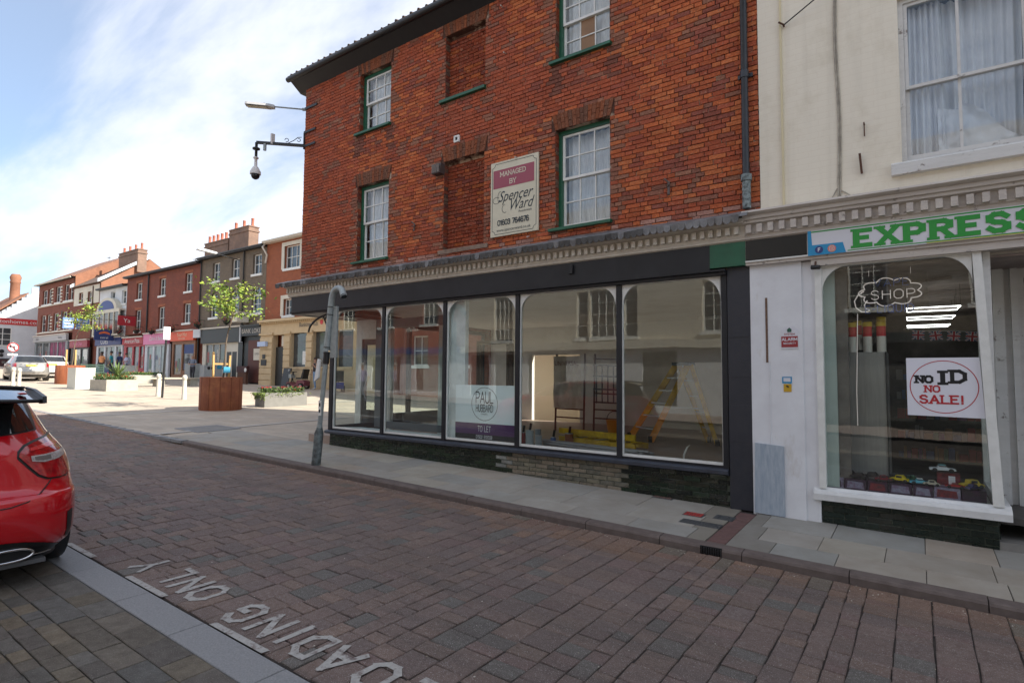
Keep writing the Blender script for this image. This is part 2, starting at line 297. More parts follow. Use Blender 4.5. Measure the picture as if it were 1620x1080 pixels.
def strokes(mb, txt, O, U, V, h, w, gap=.25, sx=1.0, serif=0.0, mi=0, col=(1, 1, 1), dep=0.0, center=False, vary=0.0, kx=1.0):
    """flat lettering: O origin, U/V unit vectors, h height, w stroke width in units of h; small lift per stroke to keep faces apart"""
    O = Vector(O); U = Vector(U); V = Vector(V); Nn = U.cross(V); x = -twidth(txt, gap)/2 if center else 0.0; k = 0
    def q(a, b, ww):
        nonlocal k
        A = Vector(a); B = Vector(b); d = (B-A); Ln = d.length
        if Ln < 1e-6: return
        d /= Ln; n_ = Vector((-d.y, d.x))*ww/2; A2 = A-d*ww*.42; B2 = B+d*ww*.42; k += 1; lift = Nn*(dep+.00007*k)
        mb.face([O+U*(p.x*h*sx)+V*(p.y*h)+lift for p in (A2-n_, B2-n_, B2+n_, A2+n_)], mi, col)
    for ch in txt:
        gw, ps = GL[ch]
        for pl in ps:
            for a, b in zip(pl, pl[1:]):
                a2 = (a[0]+x, a[1]*(1-w)+w/2); b2 = (b[0]+x, b[1]*(1-w)+w/2)
                q(a2, b2, w*(kx if abs(b[0]-a[0]) < .12 else 1.0))
        if serif:
            for sx_, sy in SER.get(ch, []):
                yy = sy*(1-serif)+serif/2; q((x+sx_-w*.75, yy), (x+sx_+w*.75, yy), serif)
        x += gw+gap
def ftext(name, txt, size, mtl, M, parent=None, shear=0.0, ext=0.0, sx=1.0, align='CENTER', space=1.0, offset=0.0):
    cu = bpy.data.curves.new(name, 'FONT'); cu.body = txt; cu.size = size; cu.align_x = align; cu.align_y = 'CENTER'; cu.extrude = ext; cu.shear = shear; cu.space_character = space
    cu.resolution_u = 3; cu.offset = offset
    to = bpy.data.objects.new('tmp', cu); sc.collection.objects.link(to); bpy.context.view_layer.update()
    me = bpy.data.meshes.new_from_object(to.evaluated_get(bpy.context.evaluated_depsgraph_get())); bpy.data.objects.remove(to)
    me.transform(Matrix.Diagonal((sx, 1, 1, 1))); me.transform(M)
    if parent is not None: me.transform(Matrix.Translation(-wloc(parent)))
    me.materials.clear(); me.materials.append(mtl); me.name = name
    o = bpy.data.objects.new(name, me); sc.collection.objects.link(o); o.parent = parent
    return o
def MY(x, y, z, rot=0): return Matrix.Translation((x, y, z)) @ Matrix.Rotation(R_(90), 4, 'X') @ Matrix.Rotation(rot, 4, 'Z')   # text facing -Y

# ---------------------------------------------------------------- ground heights (the street rises to the left)
def pav(X, Y): return .075-.021*X+.025*Y
def plaza_z(X, Y): return -.03-.026*X+.013*Y
def road_z(X): return -.045-.0205*X
KY = -1.66
def gz(X, Y):
    a = pav(X, Y) if Y > KY else road_z(X)
    if X > -12: return a
    t = min(1, (-12-X)/4); t = t*t*(3-2*t) if t < 1 else 1
    return a*(1-t)+plaza_z(X, Y)*t
# ================================================================= SETTING: ground, road, pavement, plaza
m_bed = mat('joint_dirt', (.022, .018, .016), .95, c2=(.05, .04, .034), sc_=12)
m_pav = mat('paver_concrete', rough=.82, tint=True, c2=(.66, .62, .60), sc_=30, bump=.7, bsc=140, spec=.3, rvar=.1, speck=.55, spsc=150, dirt=(.095, .078, .07), dsc=1.0, dlo=.48, dhi=.72, dstretch=(.22, 1.5, 1))
m_sett = mat('sett_stone', rough=.82, tint=True, c2=(.62, .60, .58), sc_=14, bump=.5, bsc=120, spec=.3, rvar=.1, speck=.25, spsc=180)
m_slab = mat('york_slab', rough=.75, tint=True, c2=(.80, .77, .73), sc_=3.0, bump=.25, bsc=60, spec=.4, rvar=.12)
m_kerb = mat('kerb_stone', (.15, .118, .105), .85, c2=(.10, .076, .067), sc_=9, bump=.4, bsc=90)
m_gran = mat('granite', (.28, .28, .28), .75, c2=(.18, .18, .185), sc_=90, amt=1, bump=.15, bsc=200)
m_plz = brickmat('plaza_paving', [(.41, .335, .26), (.48, .405, .32)], (.28, .24, .185), bw=.62, bh=.31, ms=.006, bump=.15, axis='XY', dirt=(.33, .29, .24), dlo=.45, dhi=.7, rough=.85)
m_rdf = brickmat('road_paving_far', [(.24, .185, .165), (.30, .23, .19)], (.13, .11, .10), bw=.24, bh=.2, ms=.006, bump=.2, axis='XY', dirt=(.2, .16, .145), dlo=.4, dhi=.75, rough=.85)
m_gnd = mat('far_ground', (.3, .27, .23), .9, c2=(.2, .19, .17), sc_=.3)

def grid(name, xs, ys, zf, m, kind='structure', parent=None):
    mb = MB(); vs = [(x, y, zf(x, y)) for x in xs for y in ys]; n = len(ys)
    mb.mesh(vs, [(i*n+j, (i+1)*n+j, (i+1)*n+j+1, i*n+j+1) for i in range(len(xs)-1) for j in range(n-1)], 0, (1, 1, 1), True)
    o = mb.build(name, m, parent)
    if kind and parent is None: o['kind'] = kind
    return o
def fr(a, b, n): return [a+(b-a)*i/n for i in range(n+1)]
def gfar(x, y): return plaza_z(max(-90, min(12, x)), max(-20, min(20, y)))-.35
grid('ground', [-700, -300, -120, -90, -60, -30, -12, 0, 12, 40, 120, 300, 700], [-700, -300, -100, -40, -20, 0, 20, 40, 100, 300, 700], gfar, m_gnd)
plaza = grid('plaza', fr(-95, -12, 90), [-30, -16, -12, -8, -5.6, KY]+fr(-1.0, 16, 10)+[30], lambda x, y: gz(x, y)-(.006 if x < -16 else .01), m_plz)

def block(mb, x0, x1, y0, y1, zf, ch=.007, dep=.03, jit=.004, lift=0.0, mi=0, col=(1, 1, 1), tilt=0.0):
    j = lambda: rnd.uniform(-jit, jit)
    c = [(x0+j(), y0+j()), (x1+j(), y0+j()), (x1+j(), y1+j()), (x0+j(), y1+j())]
    cx, cy = (x0+x1)/2, (y0+y1)/2; tx, ty = rnd.uniform(-tilt, tilt), rnd.uniform(-tilt, tilt)
    T = []; Mi = []; B = []
    for x, y in c:
        z = zf(x, y)+lift+tx*(x-cx)+ty*(y-cy)
        ix = x+(ch if x < cx else -ch); iy = y+(ch if y < cy else -ch)
        T.append((ix, iy, z)); Mi.append((x, y, z-ch*.8)); B.append((x, y, z-dep))
    vs = T+Mi+B
    mb.mesh(vs, [(0, 1, 2, 3), (4, 5, 1, 0), (5, 6, 2, 1), (6, 7, 3, 2), (7, 4, 0, 3), (8, 9, 5, 4), (9, 10, 6, 5), (10, 11, 7, 6), (11, 8, 4, 7)], mi, col)
def pieces(specs, name, parent, m, nmax=300, far_name=None, **kw):
    """specs: list of (x0,x1,y0,y1,col,lift). nearest nmax become parts, the rest one stuff part"""
    specs.sort(key=lambda s: ((s[0]+s[1])/2)**2+((s[2]+s[3])/2+7.5)**2)
    for s in specs[:nmax]:
        mb = MB(); block(mb, *s[:4], kw['zf'], ch=kw.get('ch', .007), jit=kw.get('jit', .004), lift=s[5], col=s[4], tilt=kw.get('tilt', 0))
        o = bpy.data.objects.new(name, mb.data(name, m, ((s[0]+s[1])/2, (s[2]+s[3])/2, 0), True)); sc.collection.objects.link(o)
        o.parent = parent; o.location = Vector(((s[0]+s[1])/2, (s[2]+s[3])/2, 0))-wloc(parent)
    if specs[nmax:]:
        mb = MB()
        for s in specs[nmax:]: block(mb, *s[:4], kw['zf'], ch=kw.get('ch', .007), jit=kw.get('jit', .004), lift=s[5], col=s[4], tilt=kw.get('tilt', 0))
        o = mb.build(far_name or name+'_field', m, parent, True); o['kind'] = 'stuff'
def vary(c, a=.12):
    f = 1+rnd.uniform(-a, a); return tuple(x*f for x in c)

# road bed and pavers
road = grid('road', fr(-40, -16, 12)+fr(-15, -11, 16)+fr(-10, 14, 10), fr(-5.44, KY, 5), lambda x, y: gz(x, KY-.01 if x > -12 else y)-(.012 if x > -20.6 else -.002), m_bed)
road.data.materials.append(m_rdf)
for p in road.data.polygons:
    if p.center.x < -20.8: p.material_index = 1
RC = [(.156, .117, .106)]*6+[(.166, .122, .106)]*4+[(.142, .110, .103)]*3+[(.122, .115, .108)]*2+[(.176, .128, .108)]+[(.150, .107, .10)]*2
specs = []; x = 3.0
while x > -21:
    wx = rnd.choice([.13, .15, .17, .20, .22, .24]); y = -5.43+rnd.uniform(0, .1); x0 = x-wx
    first = True
    while y < KY-.02:
        ly = rnd.choice([.12, .15, .18, .22, .22, .27]); y1 = min(y+ly, KY-.012)
        if KY-.012-y1 < .09: y1 = KY-.012
        if first: ya = -5.435; first = False
        else: ya = y
        specs.append((x0+.004, x-.004, ya+.004, y1-.004, vary(tuple(v*k2 for v, k2 in zip(rnd.choice(RC), (1.42, 1.25, 1.04) if y1 > KY-rnd.uniform(.2, .55) else (1.28, 1.27, 1.23))), .08), rnd.uniform(-.0035, .0025)))
        y = y1
    x = x0
def rz_(x, y): return gz(x, KY-.01) if x > -12 else gz(x, y)
pieces(specs, 'paver', road, m_pav, 300, 'paver_field', zf=rz_, ch=.0065, jit=.005, tilt=.016)

# loose grit along the gutter
mb = MB()
for i in range(900):
    X = rnd.uniform(-12, 2); Y = KY-.012-abs(rnd.gauss(0, .10)); s = rnd.uniform(.002, .006)
    if rnd.random() < .35: Y = rnd.uniform(-5.3, -1.7)
    z = gz(X, KY-.01); c = rnd.choice([(.3, .26, .2), (.5, .46, .4), (.12, .09, .06)])
    mb.mesh([(X-s, Y-s, z), (X+s, Y-s*.7, z), (X+s*.8, Y+s, z), (X-s, Y+s*.6, z), (X, Y, z+s*1.1)], [(0, 1, 4), (1, 2, 4), (2, 3, 4), (3, 0, 4)], 0, c)
o = mb.build('grit', mat('grit', tint=True, rough=.9), None, True); tag(o, 'fine grit and litter specks lying along the gutter and road', 'grit', kind='stuff')

# granite channel between road and parking bay, then the bay's setts
chan = grid('granite_channel', fr(-40, 3, 20), [-5.70, -5.44], lambda x, y: gz(x, -3)-.02, m_bed)
x = 2.4
while x > -24:
    ln = rnd.uniform(.85, 1.0); mb = MB(); block(mb, x-ln+.004, x-.004, -5.695, -5.455, lambda a, b: gz(a, -3), ch=.005, lift=.001, jit=.001)
    mb.build('channel_stone', m_gran, chan); x -= ln
bay = grid('parking_bay', fr(-40, 3, 20), [-12.5, -5.70], lambda x, y: gz(x, -3)-.014, m_bed)
specs = []; y = -5.70; k = 0
BC = [(.15, .13, .105), (.165, .14, .105), (.14, .13, .115), (.135, .13, .12), (.175, .145, .105), (.13, .115, .10)]
while y > -9.0:
    wy = (.20, .17)[k] if k < 2 else rnd.choice([.09, .10, .115]); x = 1.5+rnd.uniform(0, .3)
    while x > -13:
        ln = rnd.uniform(.24, .40) if k < 2 else rnd.uniform(.15, .27)
        specs.append((x-ln+.003, x-.003, y-wy+.003, y-.003, vary(rnd.choice(BC[:3]+BC if k < 2 else BC), .15), rnd.uniform(-.002, .002))); x -= ln
    y -= wy; k += 1
pieces(specs, 'sett', bay, m_sett, 300, 'sett_field', zf=lambda a, b: gz(a, -3), ch=.004, jit=.003, tilt=.008)
grid('far_footway', fr(-60, 14, 24), [-16.0, -12.5], lambda x, y: gz(x, -3)+.08, m_rdf)

# kerb
kerb = grid('kerb', fr(-12.9, 14, 14), [KY, KY+.15], lambda x, y: pav(x, y)-.07 if x > -12 else gz(x, y)-.03, m_bed)
x = 3.0
while x > -12.4:
    ln = rnd.uniform(.82, .95); mb = MB(); dz = rnd.uniform(-.004, .003)
    a, b = x-ln+.004, x-.004
    if a < -12.75: a = -12.75
    prof = [(KY, -.16), (KY, -.028), (KY+.012, -.008), (KY+.03, 0), (KY+.145, .0), (KY+.145, -.16)]
    n = len(prof); vs = [(X, Y, pav(X, Y)+z+dz+.002) for X in (a, b) for Y, z in prof]
    if not (-1.82 < (a+b)/2 < -1.5 and False):
        mb.mesh(vs, [tuple(range(n))[::-1], tuple(range(n, 2*n))]+[(i, i+1, n+i+1, n+i) for i in range(n-1)])
    mb.build('kerb_stone', m_kerb, kerb); x -= ln
# pavement slabs
PV = -.02
pave = grid('pavement', fr(-13, 14, 27), [KY+.15, -1.0, -.5, .9], lambda x, y: gz(x, y)-.014, m_bed)
SC = [(.23, .215, .19), (.21, .203, .185), (.24, .22, .185), (.20, .198, .182), (.235, .212, .18), (.24, .208, .172), (.218, .203, .18)]
rows = [(KY+.152, -1.12), (-1.12, -.62), (-.62, 0.02)]
specs = []
for ri, (ya, yb) in enumerate(rows):
    x = 3.0-rnd.uniform(0, .3)
    while x > -13:
        ln = rnd.choice([.55, .68, .8, .9])
        x0, x1 = x-ln, x
        if not (x1 > -1.83 and x0 < -1.64):
            specs.append((x0+.003, x1-.003, ya+.003, yb-.003, vary(tuple(v*1.5 for v in rnd.choice(SC)), .06), rnd.uniform(-.0015, .0015)))
        else:
            if x1 > -1.63: specs.append((-1.635, x1-.003, ya+.003, yb-.003, vary(SC[0], .05), 0))
            if x0 < -1.84: specs.append((x0+.003, -1.84, ya+.003, yb-.003, vary(SC[2], .05), 0))
        x = x0
pieces(specs, 'paving_slab', pave, m_slab, 300, zf=pav, ch=.003, jit=.0015)
# brick-lined drain across the pavement
mdr = mat('drain_red', (.16, .085, .075), .85, c2=(.10, .055, .05), sc_=14, bump=.3)
mb = MB(); mb.box(-1.83, -1.645, KY+.0, -.12, 0, 0); mb = MB()
n = 8
for i in range(n):
    y0 = -1.63+i*.188; y1 = y0+.18
    block(mb, -1.83, -1.645, y0, y1, lambda a, b: pav(a, b)-.006, ch=.004, jit=.002)
o = mb.build('drain_channel', mdr, pave)
mb = MB()
for i in range(9): mb.bar((-1.825+i*.023, KY-.004, pav(-1.7, KY)-.078), (-1.825+i*.023, KY-.004, pav(-1.7, KY)-.012), .008)
mb.box(-1.84, -1.63, KY+.0, KY+.02, pav(-1.7, KY)-.085, pav(-1.7, KY)-.004, 1)
mb.build('drain_grille', [mat('cast_iron', (.05, .05, .052), .6, metal=.4), mat('void_black', (.008, .008, .008), .9)], pave)

# dropped line of pale setts continuing the kerb line up the street
mb = MB(); x = -12.8
while x > -44:
    ln = .45; mb.box(x-ln+.01, x-.01, KY-.02, KY+.13, gz(x-ln/2, KY+.1)-.05, gz(x-ln/2, KY+.1)+.008, 0); x -= ln
o = mb.build('edging_line', m_gran, None); o['kind'] = 'structure'
grid('side_footway', fr(-12, -9.98, 4), [.02, .8, 1.72], lambda x, y: gz(x, y)-.006, m_plz); grid('side_footway', [-12, -11.2], fr(1.72, 16, 8), lambda x, y: gz(x, y)-.006, m_plz)
# pale paving bands across the plaza
mb = MB()
for (xa, ya, xb, yb, wd) in [(-14.5, -1.4, -14.5, 11, .22), (-19.9, -1.4, -19.9, 11, .22), (-27.5, -1.4, -27.5, 11.5, .25), (-34, 1.5, -34, 11.5, .25)]:
    ny = 14
    for i in range(ny):
        y0 = ya+(yb-ya)*i/ny; y1 = ya+(yb-ya)*(i+1)/ny-.02
        vs = [(xa, y0, gz(xa, y0)+.003), (xa+wd, y0, gz(xa+wd, y0)+.003), (xa+wd, y1, gz(xa+wd, y1)+.003), (xa, y1, gz(xa, y1)+.003)]
        mb.face(vs)
o = mb.build('paving_band', mat('pale_sett', (.52, .48, .42), .8, c2=(.4, .37, .33), sc_=8), None); o['kind'] = 'structure'

# painted bay lettering (read from the road side) and the dashed bay line
m_wp = mat('road_paint', (.44, .43, .40), .75, c2=(.28, .26, .24), sc_=40, amt=.8, bump=.4, dirt=(.16, .125, .115), dsc=16, dlo=.52, dhi=.64)
def painted(name, txt, X, Y, h, parent=None):
    mb = MB(); z = 0
    U = Vector((-1, 0, -0.0205*-1)); V = Vector((0, -1, 0))
    strokes(mb, txt, (X, Y, gz(X, -3)+.0065), U.normalized(), V, h, .17, gap=.24, sx=.88, mi=0)
    mb.v = [(v[0]+rnd.uniform(-.006, .006), v[1]+rnd.uniform(-.006, .006), v[2]) for v in mb.v]
    o = mb.build(name, m_wp, parent)
    return o
letters = thing('road_lettering', 'worn white words LOADING ONLY painted on the road beside the parking bay', 'road marking', (-2.2, -5.04, gz(-2.2, -3)))
for ch, xc in zip('LADINGONLY'.replace('LAD', 'LOAD'), (-2.28, -2.60, -2.92, -3.19, -3.41, -3.65, -3.96, -4.53, -4.80, -5.10, -5.50)):
    painted('letter', ch, xc+GL[ch][0]*.31*.88/2, -5.035+rnd.uniform(-.015, .015), .31, letters)
for i, (a, b) in enumerate([(-6.75, -6.11), (-5.37, -4.71), (-3.99, -3.35), (-2.65, -2.0)]):
    mb = MB(); z = lambda x: gz(x, -3)+.007
    P = [(a, -5.452), (b, -5.452), (b+.01, -5.40), (a+.02, -5.405)]
    mb.face([(x, y, z(x)) for x, y in P]); o = mb.build('bay_line', m_wp)
    tag(o, ['short worn white dash of the bay line by the tail of the red hatchback', 'worn white dash of the bay line beside the word ONLY', 'white dash of the bay line between the words LOADING and ONLY, beside the G', 'white dash of the bay line nearest the camera beside the L'][i], 'road marking', 'dashes of the bay line')

# utility covers in the pavement
m_ci = mat('cover_iron', (.055, .06, .065), .55, c2=(.10, .10, .10), sc_=40, metal=.3, bump=.3)
def cover(name, x0, x1, y0, y1, label, m=None, nx=6, ny=3):
    t = thing(name, label, 'drain cover', ((x0+x1)/2, (y0+y1)/2, pav((x0+x1)/2, (y0+y1)/2)))
    mb = MB(); block(mb, x0, x1, y0, y1, lambda a, b: pav(a, b)+.004, ch=.004, jit=0, dep=.02); mb.build('frame', m_ci, t)
    mb = MB()
    for i in range(nx):
        for j in range(ny):
            a = x0+.015+(x1-x0-.03)*i/nx; b = y0+.015+(y1-y0-.03)*j/ny
            block(mb, a+.004, a+(x1-x0-.03)/nx-.004, b+.004, b+(y1-y0-.03)/ny-.004, lambda u, v: pav(u, v)+.009, ch=.003, jit=0, dep=.008)
    mb.build('lid', m or m_ci, t); return t
cover('utility_cover', -2.29, -1.84, -1.02, -.84, 'long dark iron utility cover with a raised grid beside the drain channel', nx=12, ny=4)
cover('utility_cover', -2.02, -1.80, -.62, -.43, 'small square dark utility cover between the long cover and the dark pilaster', nx=4, ny=4)
cover('water_cover', -2.36, -2.12, -.70, -.52, 'small utility cover with a worn red painted lid', mat('worn_red_paint', (.42, .035, .03), .6, c2=(.25, .03, .025), sc_=25), 5, 3)
cover('stop_tap_cover', -2.98, -2.70, -.10, .02, 'narrow rust brown cover set against the green tiled stall riser', mat('rust_lid', (.16, .09, .07), .8, c2=(.09, .05, .04), sc_=30), 3, 2)
t = thing('inspection_cover', 'inspection cover with a pale border set in the open paving left of the kerb end', 'drain cover', (-14.6, -.2, gz(-14.6, -.2)))
mb = MB()
for (a, b, c, d) in [(-15.2, -14.0, -.75, -.68), (-15.2, -14.0, .25, .32), (-15.2, -15.1, -.68, .25), (-14.1, -14.0, -.68, .25)]: block(mb, a, b, c, d, lambda u, v: gz(u, v)+.01, jit=0)
mb.build('frame', m_gran, t); mb = MB(); block(mb, -15.09, -14.11, -.67, .24, lambda u, v: gz(u, v)+.006, jit=0); mb.build('lid', m_slab if False else mat('cover_slab', (.23, .22, .2), .8, c2=(.17, .16, .15), sc_=6), t)
# ================================================================= THE CORNER BRICK BUILDING AND ITS EMPTY SHOP
m_brick = mat('old_brick', rough=.9, tint=True, c2=(.60, .48, .46), sc_=32, amt=1, bump=.8, bsc=90, spec=.2, dirt=(.15, .055, .036), dsc=5, dlo=.56, dhi=.85, speck=.35, spk=(.40, .26, .18), spsc=34)
m_mort = mat('old_mortar', (.10, .045, .03), .95, c2=(.07, .03, .02), sc_=20, dirt=(.50, .38, .28), dsc=2.3, dlo=.52, dhi=.60, bump=.4)
m_side = brickmat('brick_side', [(.30, .085, .04), (.22, .06, .032)], (.2, .13, .1), bw=.225, bh=.0655, ms=.009)
m_green = mat('green_paint', (.012, .115, .058), .42, c2=(.010, .08, .042), sc_=6, rvar=.1)
m_white = mat('white_paint', (.78, .78, .75), .45, c2=(.62, .62, .58), sc_=7, amt=.8)
m_cream = mat('cream_paint', (.66, .61, .52), .6, c2=(.54, .49, .42), sc_=9, amt=1, dirt=(.16, .13, .10), dsc=7, dlo=.62, dhi=.75, bump=.2)
m_dark = mat('slate_blue_paint', (.012, .0125, .016), .45, c2=(.020, .021, .026), sc_=3, rvar=.1, spec=.35, dirt=(.04, .04, .042), dsc=4, dlo=.62, dhi=.9, dstretch=(1, 1, .3))
m_blue = mat('blue_grey_sill', (.045, .053, .072), .4, c2=(.03, .034, .046), sc_=8, rvar=.1)
m_lead = mat('lead', (.25, .25, .255), .55, c2=(.13, .13, .135), sc_=7, metal=.25, bump=.3, dirt=(.05, .05, .05), dsc=3)
m_leadd = mat('lead_dark', (.10, .10, .10), .6, c2=(.05, .05, .05), sc_=14, metal=.2)
m_black = mat('black_paint', (.012, .013, .015), .45, c2=(.02, .02, .02), sc_=10)
m_glass = glassmat('shop_glass', refl=1.1, dust=.008)
m_wglass = glassmat('window_glass', tint=(.93, .95, .95), refl=1.0)
m_tile = mat('roof_tile', (.055, .04, .036), .8, c2=(.10, .06, .045), sc_=12, bump=.4)
m_net = mat('net_curtain', (.85, .85, .86), .9, c2=(.55, .56, .60), sc_=9, stretch=(5, 1, .6))
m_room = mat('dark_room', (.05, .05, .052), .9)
m_card = mat('cardboard', (.32, .19, .11), .85, c2=(.25, .15, .09), sc_=5)
main = thing('brick_building', 'tall red brick corner building with green sash windows above an empty grey shopfront', 'building', (-6.4, 0, .1))
OP = [(-9.31, -8.38, 6.72, 7.96), (-9.31, -8.38, 4.04, 5.60), (-6.92, -5.99, 6.72, 7.96), (-6.92, -5.99, 3.98, 5.60), (-4.56, -3.62, 4.04, 5.60), (-4.56, -3.62, 6.72, 7.96)]
WX0, WX1, WZ0, WZ1 = -11.2, -1.56, 3.62, 8.24
mb = MB(); mb.wall(WX0, WX1, 3.1, WZ1, OP, .014, .34, 0)
mb.build('wall_backing', m_mort, main)
mb = MB()
mb.box(WX0+.001, WX0+.3, .341, 7.0, 3.1, WZ1, 0); mb.box(WX1-.3, WX1-.01, .341, 9, 3.1, WZ1+.6, 0); mb.box(WX0+.3, WX1-.3, 6.75, 7.0, 3.1, WZ1, 0)
mb.box(WX0+.001, WX0+.3, 6.5, 7.0, 0.2, 3.099, 0)
mb.build('rear_walls', m_side, main)
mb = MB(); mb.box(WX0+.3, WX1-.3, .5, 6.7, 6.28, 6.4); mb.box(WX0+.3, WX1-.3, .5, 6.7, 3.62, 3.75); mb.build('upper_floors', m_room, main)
# bricks
ORANGE = [(.42, .115, .035), (.46, .15, .05), (.36, .092, .032)]; RED = [(.31, .07, .03), (.26, .06, .03), (.34, .085, .038), (.29, .075, .04)]
DARK = [(.20, .055, .04), (.17, .06, .05), (.22, .075, .05)]; BROWN = [(.17, .105, .075), (.20, .13, .09), (.14, .09, .07)]
import mathutils
def bcol(x, z):
    n = mathutils.noise.noise(Vector((x*.55, z*.7, 3.1))); n2 = mathutils.noise.noise(Vector((x*1.6, z*1.9, 9.1)))
    edge = 9
    for a, b, c, d in OP:
        if c-.35 < z < d+.32: edge = min(edge, abs(x-a), abs(x-b)) if not (a < x < b) else edge
        if a-.12 < x < b+.12 and d < z < d+.34: edge = 0
    r = rnd.random()
    if edge < .20 and r < .5: c = rnd.choice(BROWN)
    elif r < .10: c = rnd.choice(DARK)
    elif n2 > .12 and r < .55: c = rnd.choice(DARK+BROWN)
    elif n + (x+6)*.05 > .0 and r < .75: c = rnd.choice(ORANGE)
    else: c = rnd.choice(RED)
    for a, b, c_, d in OP[:2]+OP[4:]:   # soot streaks running from the ends of the sills
        if (abs(x-a) < .12 or abs(x-b) < .10) and c_-.55 < z < c_-.05 and rnd.random() < .8: c = (.07, .045, .04)
    if z < 3.98 and rnd.random() < .5: c = (.30, .22, .19)
    k_ = .36; m_ = (.32, .10, .056); return vary(tuple((v*(1-k_)+q*k_)*1.5 for v, q in zip(c, m_)), .14)
def brick_specs(x0, x1, z0, z1, holes, bh=.0655):
    out = []; row = 0; z = z0
    while z+bh <= z1+.002:
        x = x0; k = row % 2; off = .056 if row % 2 else 0
        first = True
        while x < x1-.02:
            ln = .2265 if (k % 2 == 0) else .1135
            if first and off: ln = .17; first = False
            elif first: first = False
            k += 1
            if rnd.random() < .12: ln = .2265
            a, b = x, min(x+ln, x1); x = b; zc = z+bh/2
            segs = [(a, b)]
            for h in holes:
                if h[2] < zc < h[3]:
                    ns = []
                    for s in segs:
                        if s[1] <= h[0] or s[0] >= h[1]: ns.append(s)
                        else:
                            if s[0] < h[0]-.02: ns.append((s[0], h[0]))
                            if s[1] > h[1]+.02: ns.append((h[1], s[1]))
                    segs = ns
            for s in segs:
                if s[1]-s[0] > .03: out.append((s[0], s[1], z, z+bh))
        z += bh; row += 1
    return out
def brick_mesh(mb, a, b, z0, z1, y, col, yb=None, j=.003, g=.0045):
    yb = y+.016 if yb is None else yb; q = lambda: rnd.uniform(-j, j)
    P = [(a+g+q(), z0+g+q()), (b-g+q(), z0+g+q()), (b-g+q(), z1-g+q()), (a+g+q(), z1-g+q())]; ch = .003
    F = [(P[0][0]+ch, y+q(), P[0][1]+ch), (P[1][0]-ch, y+q(), P[1][1]+ch), (P[2][0]-ch, y+q(), P[2][1]-ch), (P[3][0]+ch, y+q(), P[3][1]-ch)]
    M_ = [(p[0], y+ch+.001, p[1]) for p in P]; B = [(p[0], yb, p[1]) for p in P]
    mb.mesh(F+M_+B, [(0, 1, 2, 3), (4, 5, 1, 0), (5, 6, 2, 1), (6, 7, 3, 2), (7, 4, 0, 3), (8, 9, 5, 4), (9, 10, 6, 5), (10, 11, 7, 6), (11, 8, 4, 7)], 0, col)
def brick_parts(specs, cf, m, parent, name='brick', nmax=300, yf=lambda: rnd.uniform(-.003, .002), near=(0, -7.5, 1.75), field='brickwork'):
    specs.sort(key=lambda s: ((s[0]+s[1])/2-near[0])**2+((s[2]+s[3])/2-near[2])**2-(.0 if s[1]-s[0] > .2 else -6))
    for s in specs[:nmax]:
        mb = MB(); c = cf((s[0]+s[1])/2, (s[2]+s[3])/2); brick_mesh(mb, *s, yf(), c)
        o = bpy.data.objects.new(name, mb.data(name, m, ((s[0]+s[1])/2, 0, (s[2]+s[3])/2), True)); sc.collection.objects.link(o)
        o.parent = parent; o.location = Vector(((s[0]+s[1])/2, 0, (s[2]+s[3])/2))-wloc(parent)
    if len(specs) > nmax:
        mb = MB()
        for s in specs[nmax:]: brick_mesh(mb, *s, yf(), cf((s[0]+s[1])/2, (s[2]+s[3])/2))
        o = mb.build(field, m, parent, True); o['kind'] = 'stuff'
holes = OP+[(a-.07, b+.07, d, d+.27) for a, b, c, d in OP]
brick_parts(brick_specs(WX0, WX1, WZ0, WZ1, holes), bcol, m_brick, main)
# rubbed-brick flat arches over each opening
for a, b, c, d in OP:
    mb = MB(); n = 15; cx = (a+b)/2
    for i in range(n):
        t0, t1 = i/n, (i+1)/n; xa0, xa1 = a-.005+(b-a+.01)*t0, a-.005+(b-a+.01)*t1; xb0, xb1 = a-.07+(b-a+.14)*t0, a-.07+(b-a+.14)*t1
        col = vary(rnd.choice([(.25, .10, .055), (.20, .10, .065), (.30, .105, .05)]), .15); y = rnd.uniform(-.003, .001)
        for za, zb in ((d+.004, d+.16), (d+.168, d+.266)) if i % 2 else ((d+.004, d+.10), (d+.108, d+.266)):
            u0, u1 = (za-d)/.27, (zb-d)/.27; L_ = lambda u: xa0+(xb0-xa0)*u+.003; Rr = lambda u: xa1+(xb1-xa1)*u-.003
            q = [(L_(u0), za), (Rr(u0), za), (Rr(u1), zb), (L_(u1), zb)]
            mb.mesh([(p[0], y, p[1]) for p in q]+[(p[0], y+.016, p[1]) for p in q], [(0, 1, 2, 3), (4, 5, 1, 0), (5, 6, 2, 1), (6, 7, 3, 2), (7, 4, 0, 3)], 0, col)
    mb.build('brick_arch', m_brick, main, True)
